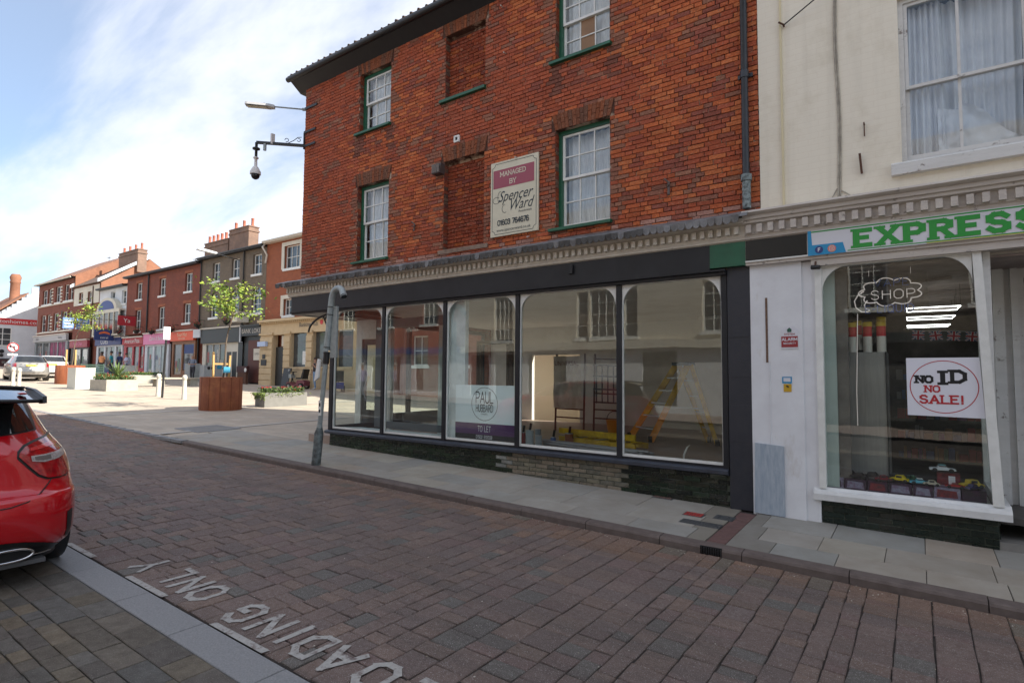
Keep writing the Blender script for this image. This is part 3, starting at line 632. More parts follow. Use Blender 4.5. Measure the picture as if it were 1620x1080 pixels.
# brick reveals and blind windows
mb = MB()
for a, b, c, d in OP:
    z = c; k = 0
    while z < d-.01:
        col = vary(rnd.choice(BROWN+DARK+RED), .2); dp = .105 if k % 2 else .155
        for xx, s in ((a, 1), (b, -1)):
            mb.box(min(xx, xx+s*.006), max(xx, xx+s*.006), .012, dp+.03, z+.003, min(z+.062, d), 0, col)
        z += .0655; k += 1
o = mb.build('reveal_brickwork', m_brick, main, True); o['kind'] = 'stuff'
for k, (a, b, c, d) in enumerate((OP[2], OP[3])):
    mb = MB(); mb.box(a, b, .125, .2, c, d); bk = mb.build('blind_window', m_mort, main)
    specs = brick_specs(a+.006, b-.006, c, d, [])
    mb = MB()
    for s in specs: brick_mesh(mb, *s, .108+rnd.uniform(-.002, .002), vary(rnd.choice(RED+RED+ORANGE[:1]+DARK[:1]), .15), yb=.126)
    o = mb.build('brick_infill', m_brick, bk, True); o['kind'] = 'stuff'
    if k == 0:
        mb = MB(); mb.prism([(-.06, c-.02), (.13, c-.02), (.13, c+.055), (-.06, c+.03)], a-.10, b+.03, 'X'); mb.build('sill', m_green, main)
    else:
        mb = MB(); mb.prism([(-.02, c-.07), (.13, c-.07), (.13, c+.03), (-.03, c)], a-.1, b+.1, 'X'); mb.build('sill', mat('worn_stone', (.33, .25, .19), .9, c2=(.2, .13, .1), sc_=9, bump=.4), main)
def curtain(mb, x0, x1, z0, z1, y, amp=.02, n=40, gather=0, mi=0):
    vs = []
    for i in range(n+1):
        t = i/n; x = x0+(x1-x0)*t; yy = y+amp*math.sin(t*n*.9)+amp*.5*math.sin(t*17+2)
        for j in range(5):
            u = j/4; xx = x+gather*(1-u)*(.5-t); vs.append((xx, yy*(1)+.01*math.sin(u*4+t*9), z0+(z1-z0)*u))
    mb.mesh(vs, [(i*5+j, (i+1)*5+j, (i+1)*5+j+1, i*5+j+1) for i in range(n) for j in range(4)], mi, (1, 1, 1), True)
def sash(parent, a, b, c, d, y=.10, cols=3, rows=2, frame_m=None, sash_m=None, fw=.065, card=False, sill=True, net=True):
    frame_m = frame_m or m_green; sash_m = sash_m or m_white
    mb = MB(); mb.wall(a, b, c, d, [(a+fw, b-fw*.35, c+.0, d-fw)], y, y+.12); w_ = mb.build('sash_window', frame_m, parent)
    a2, b2 = a+fw+.002, b-fw*.35-.002; mid = (c+d)/2+.01
    for k, (z0, z1, yy) in enumerate(((mid-.015, d-fw-.002, y+.02), (c+.005, mid+.018, y+.055))):
        hs = []; st = .038; bt = .07 if k else .04; tp = .035; n = rows
        for i in range(cols):
            for j in range(n):
                pw = (b2-a2-2*st-(cols-1)*.018)/cols; ph = (z1-z0-bt-tp-(n-1)*.018)/n
                x0 = a2+st+i*(pw+.018); zz_ = z0+bt+j*(ph+.018); hs.append((x0, x0+pw, zz_, zz_+ph))
        mb = MB(); mb.wall(a2, b2, z0, z1, hs, yy, yy+.032); s_ = mb.build('sash_frame', sash_m, w_)
        for i, h in enumerate(hs):
            mb = MB(); ca = card and k == 1 and i in (2, 3)
            mb.box(h[0], h[1], yy+.014, yy+.018, h[2], h[3]); mb.build('pane' if not ca else 'cardboard_pane', m_card if ca else m_wglass, w_)
    if net:
        mb = MB(); curtain(mb, a2+.02, b2-.01, c+.05, d-fw, y+.17, .016, 46); mb.build('net_curtain', m_net, w_)
    if sill:
        mb = MB(); mb.prism([(-.07, c-.055), (y+.02, c-.055), (y+.02, c+.012), (-.07, c-.012)], a-.09, b+.035, 'X'); mb.build('sill', frame_m, w_)
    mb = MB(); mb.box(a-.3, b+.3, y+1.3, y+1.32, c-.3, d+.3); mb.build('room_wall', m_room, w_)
    return w_
sash(main, *OP[0]); sash(main, *OP[1]); sash(main, *OP[4]); sash(main, *OP[5], card=True)
# roof: hipped, with eave soffit, gutter and projecting tile ends
EX0, EX1 = WX0-.24, WX1
mb = MB()
mb.prism([(-.24, 8.36), (.02, 8.18), (.3, 8.18), (.3, 8.44), (-.24, 8.44)], EX0, EX1, 'X')
mb.prism([(EX0, 8.36), (WX0+.02, 8.18), (WX0+.3, 8.18), (WX0+.3, 8.439), (EX0, 8.439)], .301, 7.2, 'Y')
mb.build('eaves', m_black, main)
ridge = [(-7.8, 3.45, 11.1), (EX1, 3.45, 11.1)]
A, B_, C_, D_ = (EX0-.05, -.3, 8.47), (EX1, -.3, 8.47), (EX1, 7.2, 8.47), (EX0-.05, 7.2, 8.47)
mb = MB(); mb.face([A, B_, ridge[1], ridge[0]]); mb.face([C_, D_, ridge[0], ridge[1]]); mb.face([D_, A, ridge[0]]); mb.face([B_, C_, ridge[1]]); mb.face([A, D_, C_, B_])
roof = mb.build('roof', brickmat('tile_roof_dark', [(.07, .045, .035), (.05, .035, .03)], (.02, .016, .014), bw=.2, bh=.12, ms=.01, bump=.8), main)
mb = MB(); mb.tube([(0, .02, 0), (0, .34, .11)], [.034, .04], 8); me = mb.data('eave_tile', m_tile)
x = EX0
while x < EX1-.1:
    inst('eave_tile', me, main, Vector((x+.1, -.32, 8.468+rnd.uniform(-.012, .012)))-wloc(main), (rnd.uniform(-.03, .03), 0, rnd.uniform(-.05, .05))); x += .2
mb = MB(); mb.tube([(EX0-.04, -.29, 8.39), (EX1, -.29, 8.39)], .058, 10); mb.build('gutter', m_black, main)
mb = MB(); mb.box(EX1-.02, EX1+.14, -.1, 9.3, 8.45, 8.7); mb.build('parapet', m_cream, main)

# downpipe
mb = MB(); mb.tube([(-1.71, -.07, 4.27), (-1.71, -.07, 8.25), (-1.71, -.25, 8.37)], .043, 10)
for z in (5.55, 7.1): mb.tube([(-1.71, -.07, z), (-1.71, -.07, z+.09)], .054, 10); mb.box(-1.80, -1.62, -.03, 0, z+.02, z+.07)
dp = mb.build('downpipe', mat('pipe_blue_black', (.018, .022, .03), .4, c2=(.03, .034, .042), sc_=9), main)
mb = MB(); mb.tube([(-1.705, -.08, 3.86), (-1.705, -.08, 4.28)], .052, 12); mb.tube([(-1.705, -.08, 4.21), (-1.705, -.08, 4.29)], .066, 12)
mb.build('pipe_shoe', mat('flaking_pipe', (.015, .02, .022), .6, c2=(.35, .42, .42), sc_=26, amt=.9), dp)

# wall furniture
def bracket(x, z, s=1, m=None):
    mb = MB(); mb.bar((x, -.02, z), (x+.01, -.05, z-.16*s), .02, .03); mb.bar((x-.05, -.06, z+.06), (x+.01, -.02, z), .02); mb.tube([(x+.012, -.04, z-.03), (x+.012, -.10, z-.05)], .012, 6)
    return mb
for (x, z, s_) in ((-2.73, 4.40, 1.1), (-7.62, 4.55, .8)):
    t = thing('wall_bracket', 'rusty old bracket and hook on the brickwork between the lower right window and the downpipe' if x > -4 else 'dark old bracket on the brickwork right of the lower left window', 'bracket', (x, 0, z))
    bracket(x, z, s_).build('bracket_arm', mat('rust_grey', (.17, .14, .13), .8, c2=(.08, .05, .04), sc_=30), t)
t = thing('vent_cowl', 'boxy brown louvred vent cowl fixed beside the lower bricked-up window', 'vent', (-6.99, -.06, 5.47))
mb = MB(); mb.prism([(-.14, 5.37), (0, 5.37), (0, 5.56), (-.10, 5.56)], -7.09, -6.90, 'X'); mb.build('cowl', mat('brown_plastic', (.07, .05, .045), .6), t)
mb = MB()
for i in range(4): mb.box(-7.085+i*.047, -7.058+i*.047, -.15, -.13, 5.385, 5.54)
mb.build('louvre', mat('pale_edge', (.2, .17, .15), .6), t)
t = thing('flue_terminal', 'small square white flue outlet with a dark hole in the brickwork', 'vent', (-6.60, -.03, 5.95))
mb = MB(); mb.wall(-6.66, -6.54, 5.89, 6.01, [(-6.63, -6.57, 5.92, 5.98)], -.04, 0); mb.build('plate', m_white, t)
mb = MB(); mb.box(-6.63, -6.57, -.01, .0, 5.92, 5.98); mb.build('duct', m_black, t)
for i, (x, z) in enumerate(((-5.55, 7.18), (-5.30, 5.33), (-7.3, 7.6), (-5.5, 5.66), (-5.05, 3.98), (-5.62, 8.02))):
    mb = MB(); mb.tube([(x, 0, z), (x+.03, -.10, z-.03)], .012, 6); o = mb.build('wall_peg', mat('peg', (.5, .46, .42), .6), None)
    tag(o, ['pale peg sticking out of the brickwork right of the upper bricked-up window', 'pale peg just above the managed-by board', 'pale peg in the brickwork left of the upper bricked-up window', 'pale peg above and right of the lower bricked-up window', 'pale peg below the managed-by board above the lead flashing', 'pale peg high in the brickwork near the eaves'][i], 'peg', 'pegs in the brickwork')

# --- cornice of both shops: lead, scallops, dentils
def cornice_board(x0, x1, name, par, m=m_cream):
    mb = MB(); mb.prism([(-.125, 3.44), (.0, 3.44), (.0, 3.70), (-.26, 3.70), (-.26, 3.645), (-.20, 3.628), (-.165, 3.62), (-.165, 3.50), (-.15, 3.47), (-.15, 3.455)], x0, x1, 'X')
    return mb.build(name, m, par)
cornice_board(-11.42, -1.72, 'cornice', main)
mb = MB(); mb.box(-.026, .026, -.052, .003, -.045, .045); me_den = mb.data('dentil', m_cream)
x = -11.36
while x < -1.76: inst('dentil', me_den, main, Vector((x, -.168, 3.565))-wloc(main)); x += .105
mb = MB(); vs = []; n = 60
for i in range(n+1):
    x = -11.62+(9.98)*i/n; s = mathutils.noise.noise(Vector((x*2, 0, 0)))*.02
    vs += [(x, .013, 3.86+s*.6+.02*math.sin(x*1.2)), (x, -.04, 3.84+s), (x, -.30, 3.755+s*.6), (x, -.355, 3.725+s*.3), (x, -.355, 3.70)]
mb.mesh(vs, [(i*5+j, (i+1)*5+j, (i+1)*5+j+1, i*5+j+1) for i in range(n) for j in range(4)], 0, (1, 1, 1), True)
mb.build('lead_flashing', m_lead, main)
mb = MB(); mb.box(-11.6, -1.72, -.345, 0, 3.702, 3.722); mb.build('shadow_gap_strip', m_black, main)  # black strip put in as the shadow gap below the lead
mb = MB(); pts = [(-.046, 0), (.046, 0)]+[(.046*math.cos(a), -.05-.046*math.sin(a)) for a in [i*math.pi/6 for i in range(7)]]
mb.prism([(p[0], p[1]) for p in pts], -.004, .004, 'Y'); me_sc = mb.data('scallop', m_leadd)
me_sc2 = mb.data('scallop', m_lead)
x = -11.56
while x < -1.72: inst('scallop', me_sc2 if (x > -2.9 or rnd.random() < .12) else me_sc, main, Vector((x, -.362, 3.725+rnd.uniform(-.006, .004)))-wloc(main), (rnd.uniform(-.05, .25), rnd.uniform(-.08, .08), 0)); x += .094

# --- fascia
mb = MB(); mb.box(-11.34, -2.16, -.12, .02, 3.115, 3.438); mb.box(-11.34, -11.2, .021, 6.5, 3.115, 3.438)
mb.build('fascia', m_dark, main)
mb = MB(); mb.prism([(-.095, 3.05), (.05, 3.05), (.05, 3.114), (-.14, 3.114), (-.14, 3.095), (-.10, 3.08)], -11.36, -1.97, 'X'); mb.box(-11.36, -11.2, .051, 6.5, 3.05, 3.114); mb.build('fascia_moulding', m_dark, main)
mb = MB(); mb.box(-2.158, -1.72, -.123, .02, 3.14, 3.438); mb.build('green_fascia_panel', m_green, main)
mb = MB(); mb.box(-4.23, -4.16, -.16, -.12, 3.27, 3.40); mb.build('fascia_bracket', m_dark, main)
# porch ceiling, scroll bracket
mb = MB(); mb.box(-11.2, -9.95, .05, 1.9, 3.06, 3.1); mb.build('porch_ceiling', m_black, main)
mb = MB()
mb.tube([(-9.98-.95*math.sin(t)*1.0, .06, 3.04-.42*(1-math.cos(t))*.9) for t in [i*math.pi/16 for i in range(9)]][::-1], .022, 6)
mb.tube([(-10.0, .06, 2.60), (-10.25, .06, 2.72), (-10.42, .06, 2.98)], .016, 6)
mb.tube([(-10.25+.1*math.cos(a), .06, 2.9+.1*math.sin(a)) for a in [i*.6 for i in range(9)]], .012, 6)
mb.build('scroll_bracket', m_black, main)

# --- shop windows
XM = [-10.0, -8.40, -6.81, -5.24, -3.47, -1.995]; SZ0, SZ1 = .60, 3.05
mb = MB()
for i, x in enumerate(XM):
    wd = .075 if 0 < i < 5 else .10
    xa, xb = (x-wd/2, x+wd/2) if 0 < i < 5 else ((x-.02, x+.085) if i == 0 else (x-.05, x+.02))
    mb = MB(); mb.box(xa, xb, -.045, .05, SZ0-.0, SZ1+.0); mb.build('mullion' if 0 < i < 5 else 'corner_post', m_dark, main)
mb = MB(); mb.prism([(-.105, .535), (-.06, .52), (.06, .52), (.06, .60), (-.04, .60), (-.085, .59), (-.105, .575)], -10.06, -1.975, 'X'); mb.build('window_sill', m_blue, main)
mb = MB(); mb.box(-10.02, -1.975, -.03, .06, .60, .632); mb.build('bottom_rail', m_dark, main)
for i in range(5):
    a = XM[i]+(.0375 if i else .085); b = XM[i+1]-(.0375 if i < 4 else .05)
    mb = MB(); mb.wall(a, b, .632, SZ1, [(a+.014, b-.014, .667, SZ1-.012)], -.012, .03); mb.build('glazing_bead', m_white, main)
    mb = MB(); mb.box(a+.014, b-.014, .004, .010, .667, SZ1-.012); mb.build('shop_window_pane', m_glass, main)
    r = .26
    for s, xx in ((1, a+.014), (-1, b-.014)):
        pts = [(xx, SZ1-.012), (xx, SZ1-.012-r*1.15)]+[(xx+s*(r-r*math.cos(t)), SZ1-.012-r*1.15*(1-math.sin(t))) for t in [k*math.pi/20 for k in range(1, 11)]]
        # concave quarter bracket
        pts = [(xx, SZ1-.012), (xx, SZ1-.012-r*1.15)]+[(xx+s*r*(1-math.cos(t)), SZ1-.012-r*1.15*(1-math.sin(t))) for t in [k*math.pi/20 for k in range(1, 10)]]+[(xx+s*r, SZ1-.012)]
        mb = MB()
        o2 = (xx, SZ1-.012); arc = pts[1:]
        for p, q in zip(arc, arc[1:]): mb.prism([o2, p, q] if s > 0 else [o2, q, p], -.022, .003, 'Y')
        mb.build('corner_spandrel', m_white, main)
# side window on the porch
mb = MB(); mb.wall(.05, 1.5, .60, 3.05, [(.10, 1.42, .68, 2.98)], -10.04, -9.97, axis='X'); mb.build('porch_window_frame', m_dark, main)
mb = MB(); mb.box(-10.01, -10.004, .10, 1.42, .68, 2.98); mb.build('porch_window_pane', m_glass, main)
mb = MB(); mb.box(-10.02, -9.96, .03, 1.5, .2, .60); mb.build('porch_stall_riser', m_dark, main)
mb = MB(); mb.wall(-11.2, -9.97, .25, 3.06, [(-11.0, -10.15, .3, 2.6)], 1.6, 1.7); mb.build('porch_door_frame', m_white, main)
mb = MB(); mb.wall(-10.99, -10.16, .31, 2.59, [(-10.88, -10.27, .9, 2.45)], 1.63, 1.68); dr = mb.build('porch_door', m_dark, main)
mb = MB(); mb.box(-10.88, -10.27, 1.65, 1.656, .9, 2.45); mb.build('door_pane', m_glass, dr)

# glazed side of the shop facing the square
sy_ = [1.72, 3.3, 4.9, 6.5]
for a, b in zip(sy_, sy_[1:]):
    mb = MB(); mb.wall(a, b, .25, 3.05, [(a+.05, b-.05, .75, 2.98)], -11.18, -11.08, axis='X'); f_ = mb.build('side_window_frame', m_dark, main)
    mb = MB(); mb.box(-11.14, -11.132, a+.05, b-.05, .75, 2.98); mb.build('side_window_pane', m_glass, f_)
# --- glazed brick stall riser
m_gl = mat('glazed_brick', rough=.28, tint=True, c2=(.55, .55, .5), sc_=18, bump=.15, bsc=40, spec=.5, rvar=.12)
m_gj = mat('riser_joint', (.10, .115, .085), .9, c2=(.05, .055, .045), sc_=20)
mb = MB(); vs = []
mb.box(-10.0, -1.975, -.003, .15, -.1, .52); rb = mb.build('stall_riser', m_gj, main)
def rcol(x, z):
    if x < -5.98: return vary(rnd.choice([(.012, .026, .013), (.018, .036, .017), (.010, .018, .012)]), .2)
    if x < -5.36 and z > .28 and rnd.random() < .8-(-5.36-x)*.6: return vary((.27, .28, .265), .2)
    if x < -5.36: return vary((.02, .034, .018), .3)
    if x < -3.44: return vary(rnd.choice([(.21, .19, .14), (.16, .15, .12), (.25, .21, .16)]), .12)
    return vary(rnd.choice([(.010, .022, .013), (.014, .030, .016), (.007, .011, .009), (.02, .022, .012)]), .25)
sp_ = []; z = .518; k = 0
while z > .05:
    x = -10.0+(.11 if k % 2 else 0)
    if k % 2: sp_.append((-10.0, -9.89, z-.064, z))
    while x < -1.98:
        b = min(x+.222, -1.978); gx = pav((x+b)/2, 0)
        if z > gx+.005 and b-x > .03: sp_.append((x, b, max(z-.064, gx-.06), z))
        x = b
    z -= .064; k += 1
brick_parts(sp_, rcol, m_gl, main, 'glazed_brick', 300, lambda: -.014+rnd.uniform(-.0015, .001), (-2, 0, .3), 'glazed_brickwork')

# --- interior of the empty shop
m_iw = mat('interior_wall', (.80, .76, .70), .85, c2=(.72, .68, .62), sc_=1.1, dirt=(.60, .54, .47), dsc=.8)
m_if = mat('interior_floor', (.36, .27, .22), .5, c2=(.27, .20, .16), sc_=3)
m_ww = mat('interior_white', (.86, .90, .90), .7, c2=(.55, .60, .60), sc_=3)
FZ = .30
mb = MB(); mb.box(-10.9, -1.6, .06, 8.6, FZ-.1, FZ); mb.build('shop_floor', m_if, main)
mb = MB(); mb.box(-10.9, -1.6, .06, 6.72, 3.16, 3.22); mb.build('shop_ceiling', m_iw, main)
mb = MB(); mb.wall(-11.0, -1.6, FZ, 3.16, [(-9.35, -7.75, FZ+.02, 2.35)], 6.6, 6.72); mb.build('back_wall', m_iw, main)
mb = MB(); mb.box(-1.97, -1.90, .1, 6.6, FZ, 3.16); mb.build('party_wall', m_iw, main)
mb = MB(); mb.box(-4.2, -3.3, 5.9, 6.6, FZ, 3.16); mb.build('chimney_breast', m_iw, main)
mb = MB(); mb.box(-10.88, -6.6, 8.2, 8.3, FZ, 2.9); mb.box(-8.4, -7.4, 7.7, 7.75, FZ, 2.4); mb.build('rear_yard_wall', mat('rear_cream', (.7, .62, .46), .8), main)  # yard wall under open sky; building cut short to light the shop
mb = MB(); mb.box(-6.76, -6.42, .07, .16, .60, 3.05); mb.box(-5.36, -5.30, .07, .16, .6, 3.05); mb.build('display_side_panel', m_ww, main)
mb = MB(); mb.prism([(.05, .615), (.75, .56), (.75, .60), (.05, .655)], -9.9, -6.85, 'X'); mb.build('display_shelf', m_ww, main)
mb = MB(); mb.wall(-9.75, -7.55, .60, 2.95, [(-9.55, -7.68, .74, 2.75)], .95, 1.02); sf = mb.build('inner_screen', mat('grey_frame', (.12, .13, .14), .5), main)
mb = MB(); mb.box(-9.55, -7.68, .98, .986, .74, 2.75); mb.build('screen_pane', m_glass, sf)
mb = MB(); mb.box(-7.54, -7.30, .85, 1.1, FZ, 3.16); mb.box(-8.75, -8.60, 1.9, 2.05, FZ, 3.16); mb.build('white_post', m_ww, main)
mb = MB(); mb.wall(-7.9, -6.95, FZ, 2.5, [(-7.83, -7.02, FZ+.01, 2.42)], 2.2, 2.28); bd = mb.build('brown_door_frame', mat('dark_wood', (.045, .022, .015), .45, c2=(.08, .04, .025), sc_=6, stretch=(1, 1, .1)), main)
mb = MB(); mb.box(-7.82, -7.76, 2.2, 2.25, FZ, 2.4); mb.box(-7.09, -7.03, 2.2, 2.25, FZ, 2.4); mb.box(-7.759, -7.091, 2.2, 2.25, FZ, 1.0); mb.build('brown_door', _mc['dark_wood'], bd)

# --- pilasters between the shops
m_wp2 = mat('chalky_white', (.74, .75, .77), .75, c2=(.66, .66, .68), sc_=4, dirt=(.50, .46, .41), dsc=2.2, dlo=.60, dhi=.85, bump=.2, dstretch=(2, 2, .8))
m_dp = mat('dark_pilaster', (.018, .021, .031), .5, c2=(.030, .030, .038), sc_=9, bump=.2, rvar=.1)
mb = MB(); mb.box(-1.965, -1.69, -.05, .05, pav(-1.8, 0)+.005, 3.139); pl = mb.build('dark_pilaster', m_dp, main)
for z in (.95, 1.75, 2.25): mb = MB(); mb.box(-1.964, -1.688, -.056, -.0505, z, z+rnd.uniform(.3, .6)); mb.build('overlap_panel', m_dp, pl)
mb = MB(); mb.box(-1.688, -1.11, -.06, .05, pav(-1.4, 0)-.02, 3.165); mb.build('white_pilaster', m_wp2, main)
mb = MB(); mb.box(-1.13, -.96, -.035, .05, pav(-1, 0)-.02, 3.12); mb.build('pilaster_return', m_wp2, main)
mb = MB(); mb.box(-1.515, -1.49, -.066, -.061, 1.93, 2.72); mb.build('rusty_strip', mat('rust_dark', (.09, .05, .035), .8, c2=(.2, .12, .08), sc_=30), main)
mb = MB(); mb.tube([(-1.475, -.065, .72), (-1.475, -.065, 1.95)], .006, 6); mb.build('cable', m_wp2, main)
mb = MB(); mb.box(-1.716, -1.035, -.125, .02, 3.185, 3.438); mb.build('black_fascia_panel', mat('panel_black', (.006, .006, .006), .35), main)
mb = MB(); mb.box(-1.72, -.99, -.14, .02, 3.166, 3.184); mb.build('white_drip_strip', m_white, main)
t = thing('blue_board', 'pale blue painted board with rough brush strokes leaning on the white pilaster', 'board', (-1.5, -.08, pav(-1.5, -.08)))
mb = MB(); mb.prism([(-1.67, pav(-1.6, 0)+.01), (-1.335, pav(-1.4, 0)+.005), (-1.335, .935), (-1.655, .955)], -.088, -.064, 'Y')
mb.build('panel', mat('pale_blue_brushed', (.27, .33, .40), .55, c2=(.42, .47, .52), sc_=7, stretch=(5, 1, .8), bump=.3, dirt=(.16, .22, .28), dsc=6, dlo=.64, dhi=.8), t)
# ================================================================= THE CREAM BUILDING AND ITS VAPE SHOP
wb = thing('cream_building', 'cream painted building with a large peeling sash window above the vape shop', 'building', (.8, 0, .08))
def paintbrick():
    m = brickmat('painted_brick', [(.79, .73, .61), (.78, .72, .60)], (.765, .70, .58), bw=.225, bh=.073, ms=.006, bump=.22, rough=.75, dirt=(.60, .53, .40), dlo=.52, dhi=.8, streak=.16)
    return m
m_pb = paintbrick()
OW = [(-.09, 1.04, 4.12, 6.0), (2.6, 3.7, 4.12, 6.0), (5.2, 6.3, 4.12, 6.0)]
OW2 = [(-.09, 1.04, 7.2, 8.7), (2.6, 3.7, 7.2, 8.7), (5.2, 6.3, 7.2, 8.7)]
mb = MB(); mb.wall(-1.558, 9.0, 3.62, 11.6, OW+OW2, 0, .34); mb.build('wall', m_pb, wb)  # unseen wall above the sash window raised to shade the street
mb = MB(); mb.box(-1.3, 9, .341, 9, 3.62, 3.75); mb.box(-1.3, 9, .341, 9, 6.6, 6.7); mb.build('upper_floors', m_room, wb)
mb = MB(); mb.box(-1.56, -1.3, .341, 9, 3.62, 11.6); mb.box(8.8, 9.0, .341, 9, .2, 11.6); mb.box(-1.3, 8.8, 8.8, 9, 0, 11.6); mb.build('rear_walls', m_pb, wb)
mb = MB(); mb.prism([(-.2, 11.6), (.35, 11.6), (4.5, 14.4), (9.1, 11.6)], -1.6, 9.1, 'X'); mb.build('roof', m_tile, wb)
m_pw = mat('peeling_white', (.66, .65, .63), .6, c2=(.58, .57, .55), sc_=6, dirt=(.22, .19, .17), dsc=9, dlo=.60, dhi=.68, stretch=(.4, 1, 2), bump=.3)
m_cloth = mat('pale_cloth', (.84, .84, .88), .9, c2=(.70, .71, .76), sc_=2.5)
def bigwin(h, detail=True):
    a, b, c, d = h; mid = 4.985 if c < 5 else (c+d)/2; cx = .437 if a < 0 else (a+b)/2
    mb = MB(); mb.wall(a, b, c-.0, d, [(a+.05, b-.05, c+.04, d-.05)], .05, .14); w_ = mb.build('sash_window', m_pw, wb)
    for k, (z0, z1, yy) in enumerate(((mid-.02, d-.052, .07), (c+.042, mid+.02, .105))):
        x0, x1 = a+.052, b-.052; st = .035; bt = .055 if k else .035
        hs = [(x0+st, cx-.014, z0+bt, z1-.035), (cx+.014, x1-st, z0+bt, z1-.035)]
        mb = MB(); mb.wall(x0, x1, z0, z1, hs, yy, yy+.034); mb.build('sash_frame', m_pw, w_)
        for q in hs:
            mb = MB(); mb.box(q[0], q[1], yy+.014, yy+.018, q[2], q[3]); mb.build('pane', m_wglass, w_)
    mb = MB(); mb.prism([(-.075, c-.14), (.10, c-.14), (.10, c+.0), (-.04, c-.0), (-.075, c-.025)], a-.10, b+.12, 'X'); mb.build('sill', m_pw, w_)
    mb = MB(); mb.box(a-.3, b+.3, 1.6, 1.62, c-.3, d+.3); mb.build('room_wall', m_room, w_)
    return w_
w1_ = bigwin(OW[0]); 
for h in OW[1:]+OW2: bigwin(h)
mb = MB(); curtain(mb, -.03, .30, 4.2, 5.94, .20, .03, 44, gather=-.06); mb.build('curtain', m_cloth, w1_)
mb = MB(); curtain(mb, .24, .98, 4.25, 5.94, .30, .03, 60, gather=.05); mb.build('curtain', m_cloth, w1_)
# crumpled cloth bundled behind the lower sash
def cloth(mb, x0, x1, z0, ztop, y, seed, amp=.05, nx=26, nz=18, mi=0):
    vs = []
    for i in range(nx+1):
        for j in range(nz+1):
            u, v = i/nx, j/nz; x = x0+(x1-x0)*u; zt = ztop(u); z = z0+(zt-z0)*v
            q = mathutils.noise.noise(Vector((x*6+seed, z*3.2+x*4, seed)))+.5*mathutils.noise.noise(Vector((x*15+seed, z*9, seed+3)))
            vs.append((x, y+amp*q*1.6, z+.02*q))
    mb.mesh(vs, [(i*(nz+1)+j, (i+1)*(nz+1)+j, (i+1)*(nz+1)+j+1, i*(nz+1)+j+1) for i in range(nx) for j in range(nz)], mi, (1, 1, 1), True)
mb = MB(); cloth(mb, .24, .43, 4.19, lambda u: 4.72-.06*u, .19, 2.0, .05); mb.build('bundled_cloth', m_cloth, w1_)
mb = MB(); cloth(mb, .45, .95, 4.19, lambda u: 4.74-.48*u+.04*math.sin(u*6), .20, 7.0, .05); mb.build('bundled_cloth', m_cloth, w1_)
# faint pipe stain chase, cables and fixings on the wall
mb = MB(); pts = [(-.70+.012*math.sin(z*3), -.012, z) for z in [3.84+i*.3 for i in range(20)]]
mb.tube(pts, .011, 6); mb.tube([(p[0]+.022, p[1], p[2]) for p in pts], .008, 6); mb.tube([(-.72, -.012, 3.95), (-.80, -.012, 3.80)], .006, 5); mb.tube([(-.69, -.012, 3.93), (-.58, -.012, 3.84)], .006, 5)
mb.build('wall_cable', mat('painted_cable', (.5, .46, .38), .7, c2=(.25, .22, .18), sc_=12), wb)
mb = MB(); mb.prism([(-.03, 3.8), (0, 3.8), (0, 11.5), (-.012, 11.5)], -1.30, -1.28, 'X'); mb.build('render_seam', mat('seam', (.66, .58, .38), .8), wb)
m_rust = mat('rust', (.13, .06, .035), .85, c2=(.07, .035, .025), sc_=30, bump=.4)
for nm, a, b, r_, lb in (('wall_tie', (-.435, -.03, 4.66), (-.435, -.02, 4.50), .014, 'long thin rusty stud above the thicker iron bracket on the cream wall'), ('iron_bracket', (-.485, -.05, 4.30), (-.47, -.03, 4.07), .028, 'thick rusty iron bracket hanging on the cream wall left of the sash window')):
    t = thing(nm, lb, 'bracket', (a[0], 0, b[2])); mb = MB(); mb.bar(a, b, r_, r_*.8); mb.build('iron_bar', m_rust, t)
    mb = MB(); mb.tube([((a[0]), 0, a[2]-.02), (a[0], -.06, a[2]-.02)], .008, 6); mb.build('stud', m_rust, t)
t = thing('wall_line', 'thin black cable stretched from a hook across the top of the cream wall', 'cable', (-1.2, -.05, 6.3))
mb = MB(); P0 = Vector((-1.25, -.03, 6.10)); P1 = Vector((1.6, -.9, 7.5))
mb.tube([P0.lerp(P1, i/12)+Vector((0, 0, -.12*math.sin(math.pi*i/12))) for i in range(13)], .008, 5); mb.build('cable', m_black, t)
mb = MB(); mb.tube([(-1.25, 0, 6.10), (-1.25, -.05, 6.10), (-1.30, -.06, 6.14)], .012, 6); mb.build('hook', m_rust, t)
# cornice
mw = mat('weathered_cornice', (.60, .55, .49), .75, c2=(.46, .41, .37), sc_=9, dirt=(.10, .085, .075), dsc=11, dlo=.60, dhi=.70, bump=.5, stretch=(.25, 1, 1.6))
mb = MB(); mb.prism([(-.125, 3.44), (.0, 3.44), (.0, 3.795), (-.30, 3.77), (-.31, 3.745), (-.285, 3.725), (-.255, 3.715), (-.25, 3.675), (-.225, 3.665), (-.22, 3.635), (-.165, 3.62), (-.165, 3.505), (-.15, 3.49), (-.15, 3.455)], -1.72, 9.0, 'X')
mb.build('cornice', mw, wb)
mb = MB(); mb.box(-.03, .03, -.055, .003, -.05, .05); me_d2 = mb.data('dentil', mw); x = -1.66
while x < 4: inst('dentil', me_d2, wb, Vector((x, -.168, 3.563))-wloc(wb)); x += .125
mb = MB(); mb.box(-1.72, 9.0, -.12, .02, 3.13, 3.438); mb.box(-1.0, 9.0, -.10, .05, 3.05, 3.129); mb.build('shop_fascia', mw, wb)

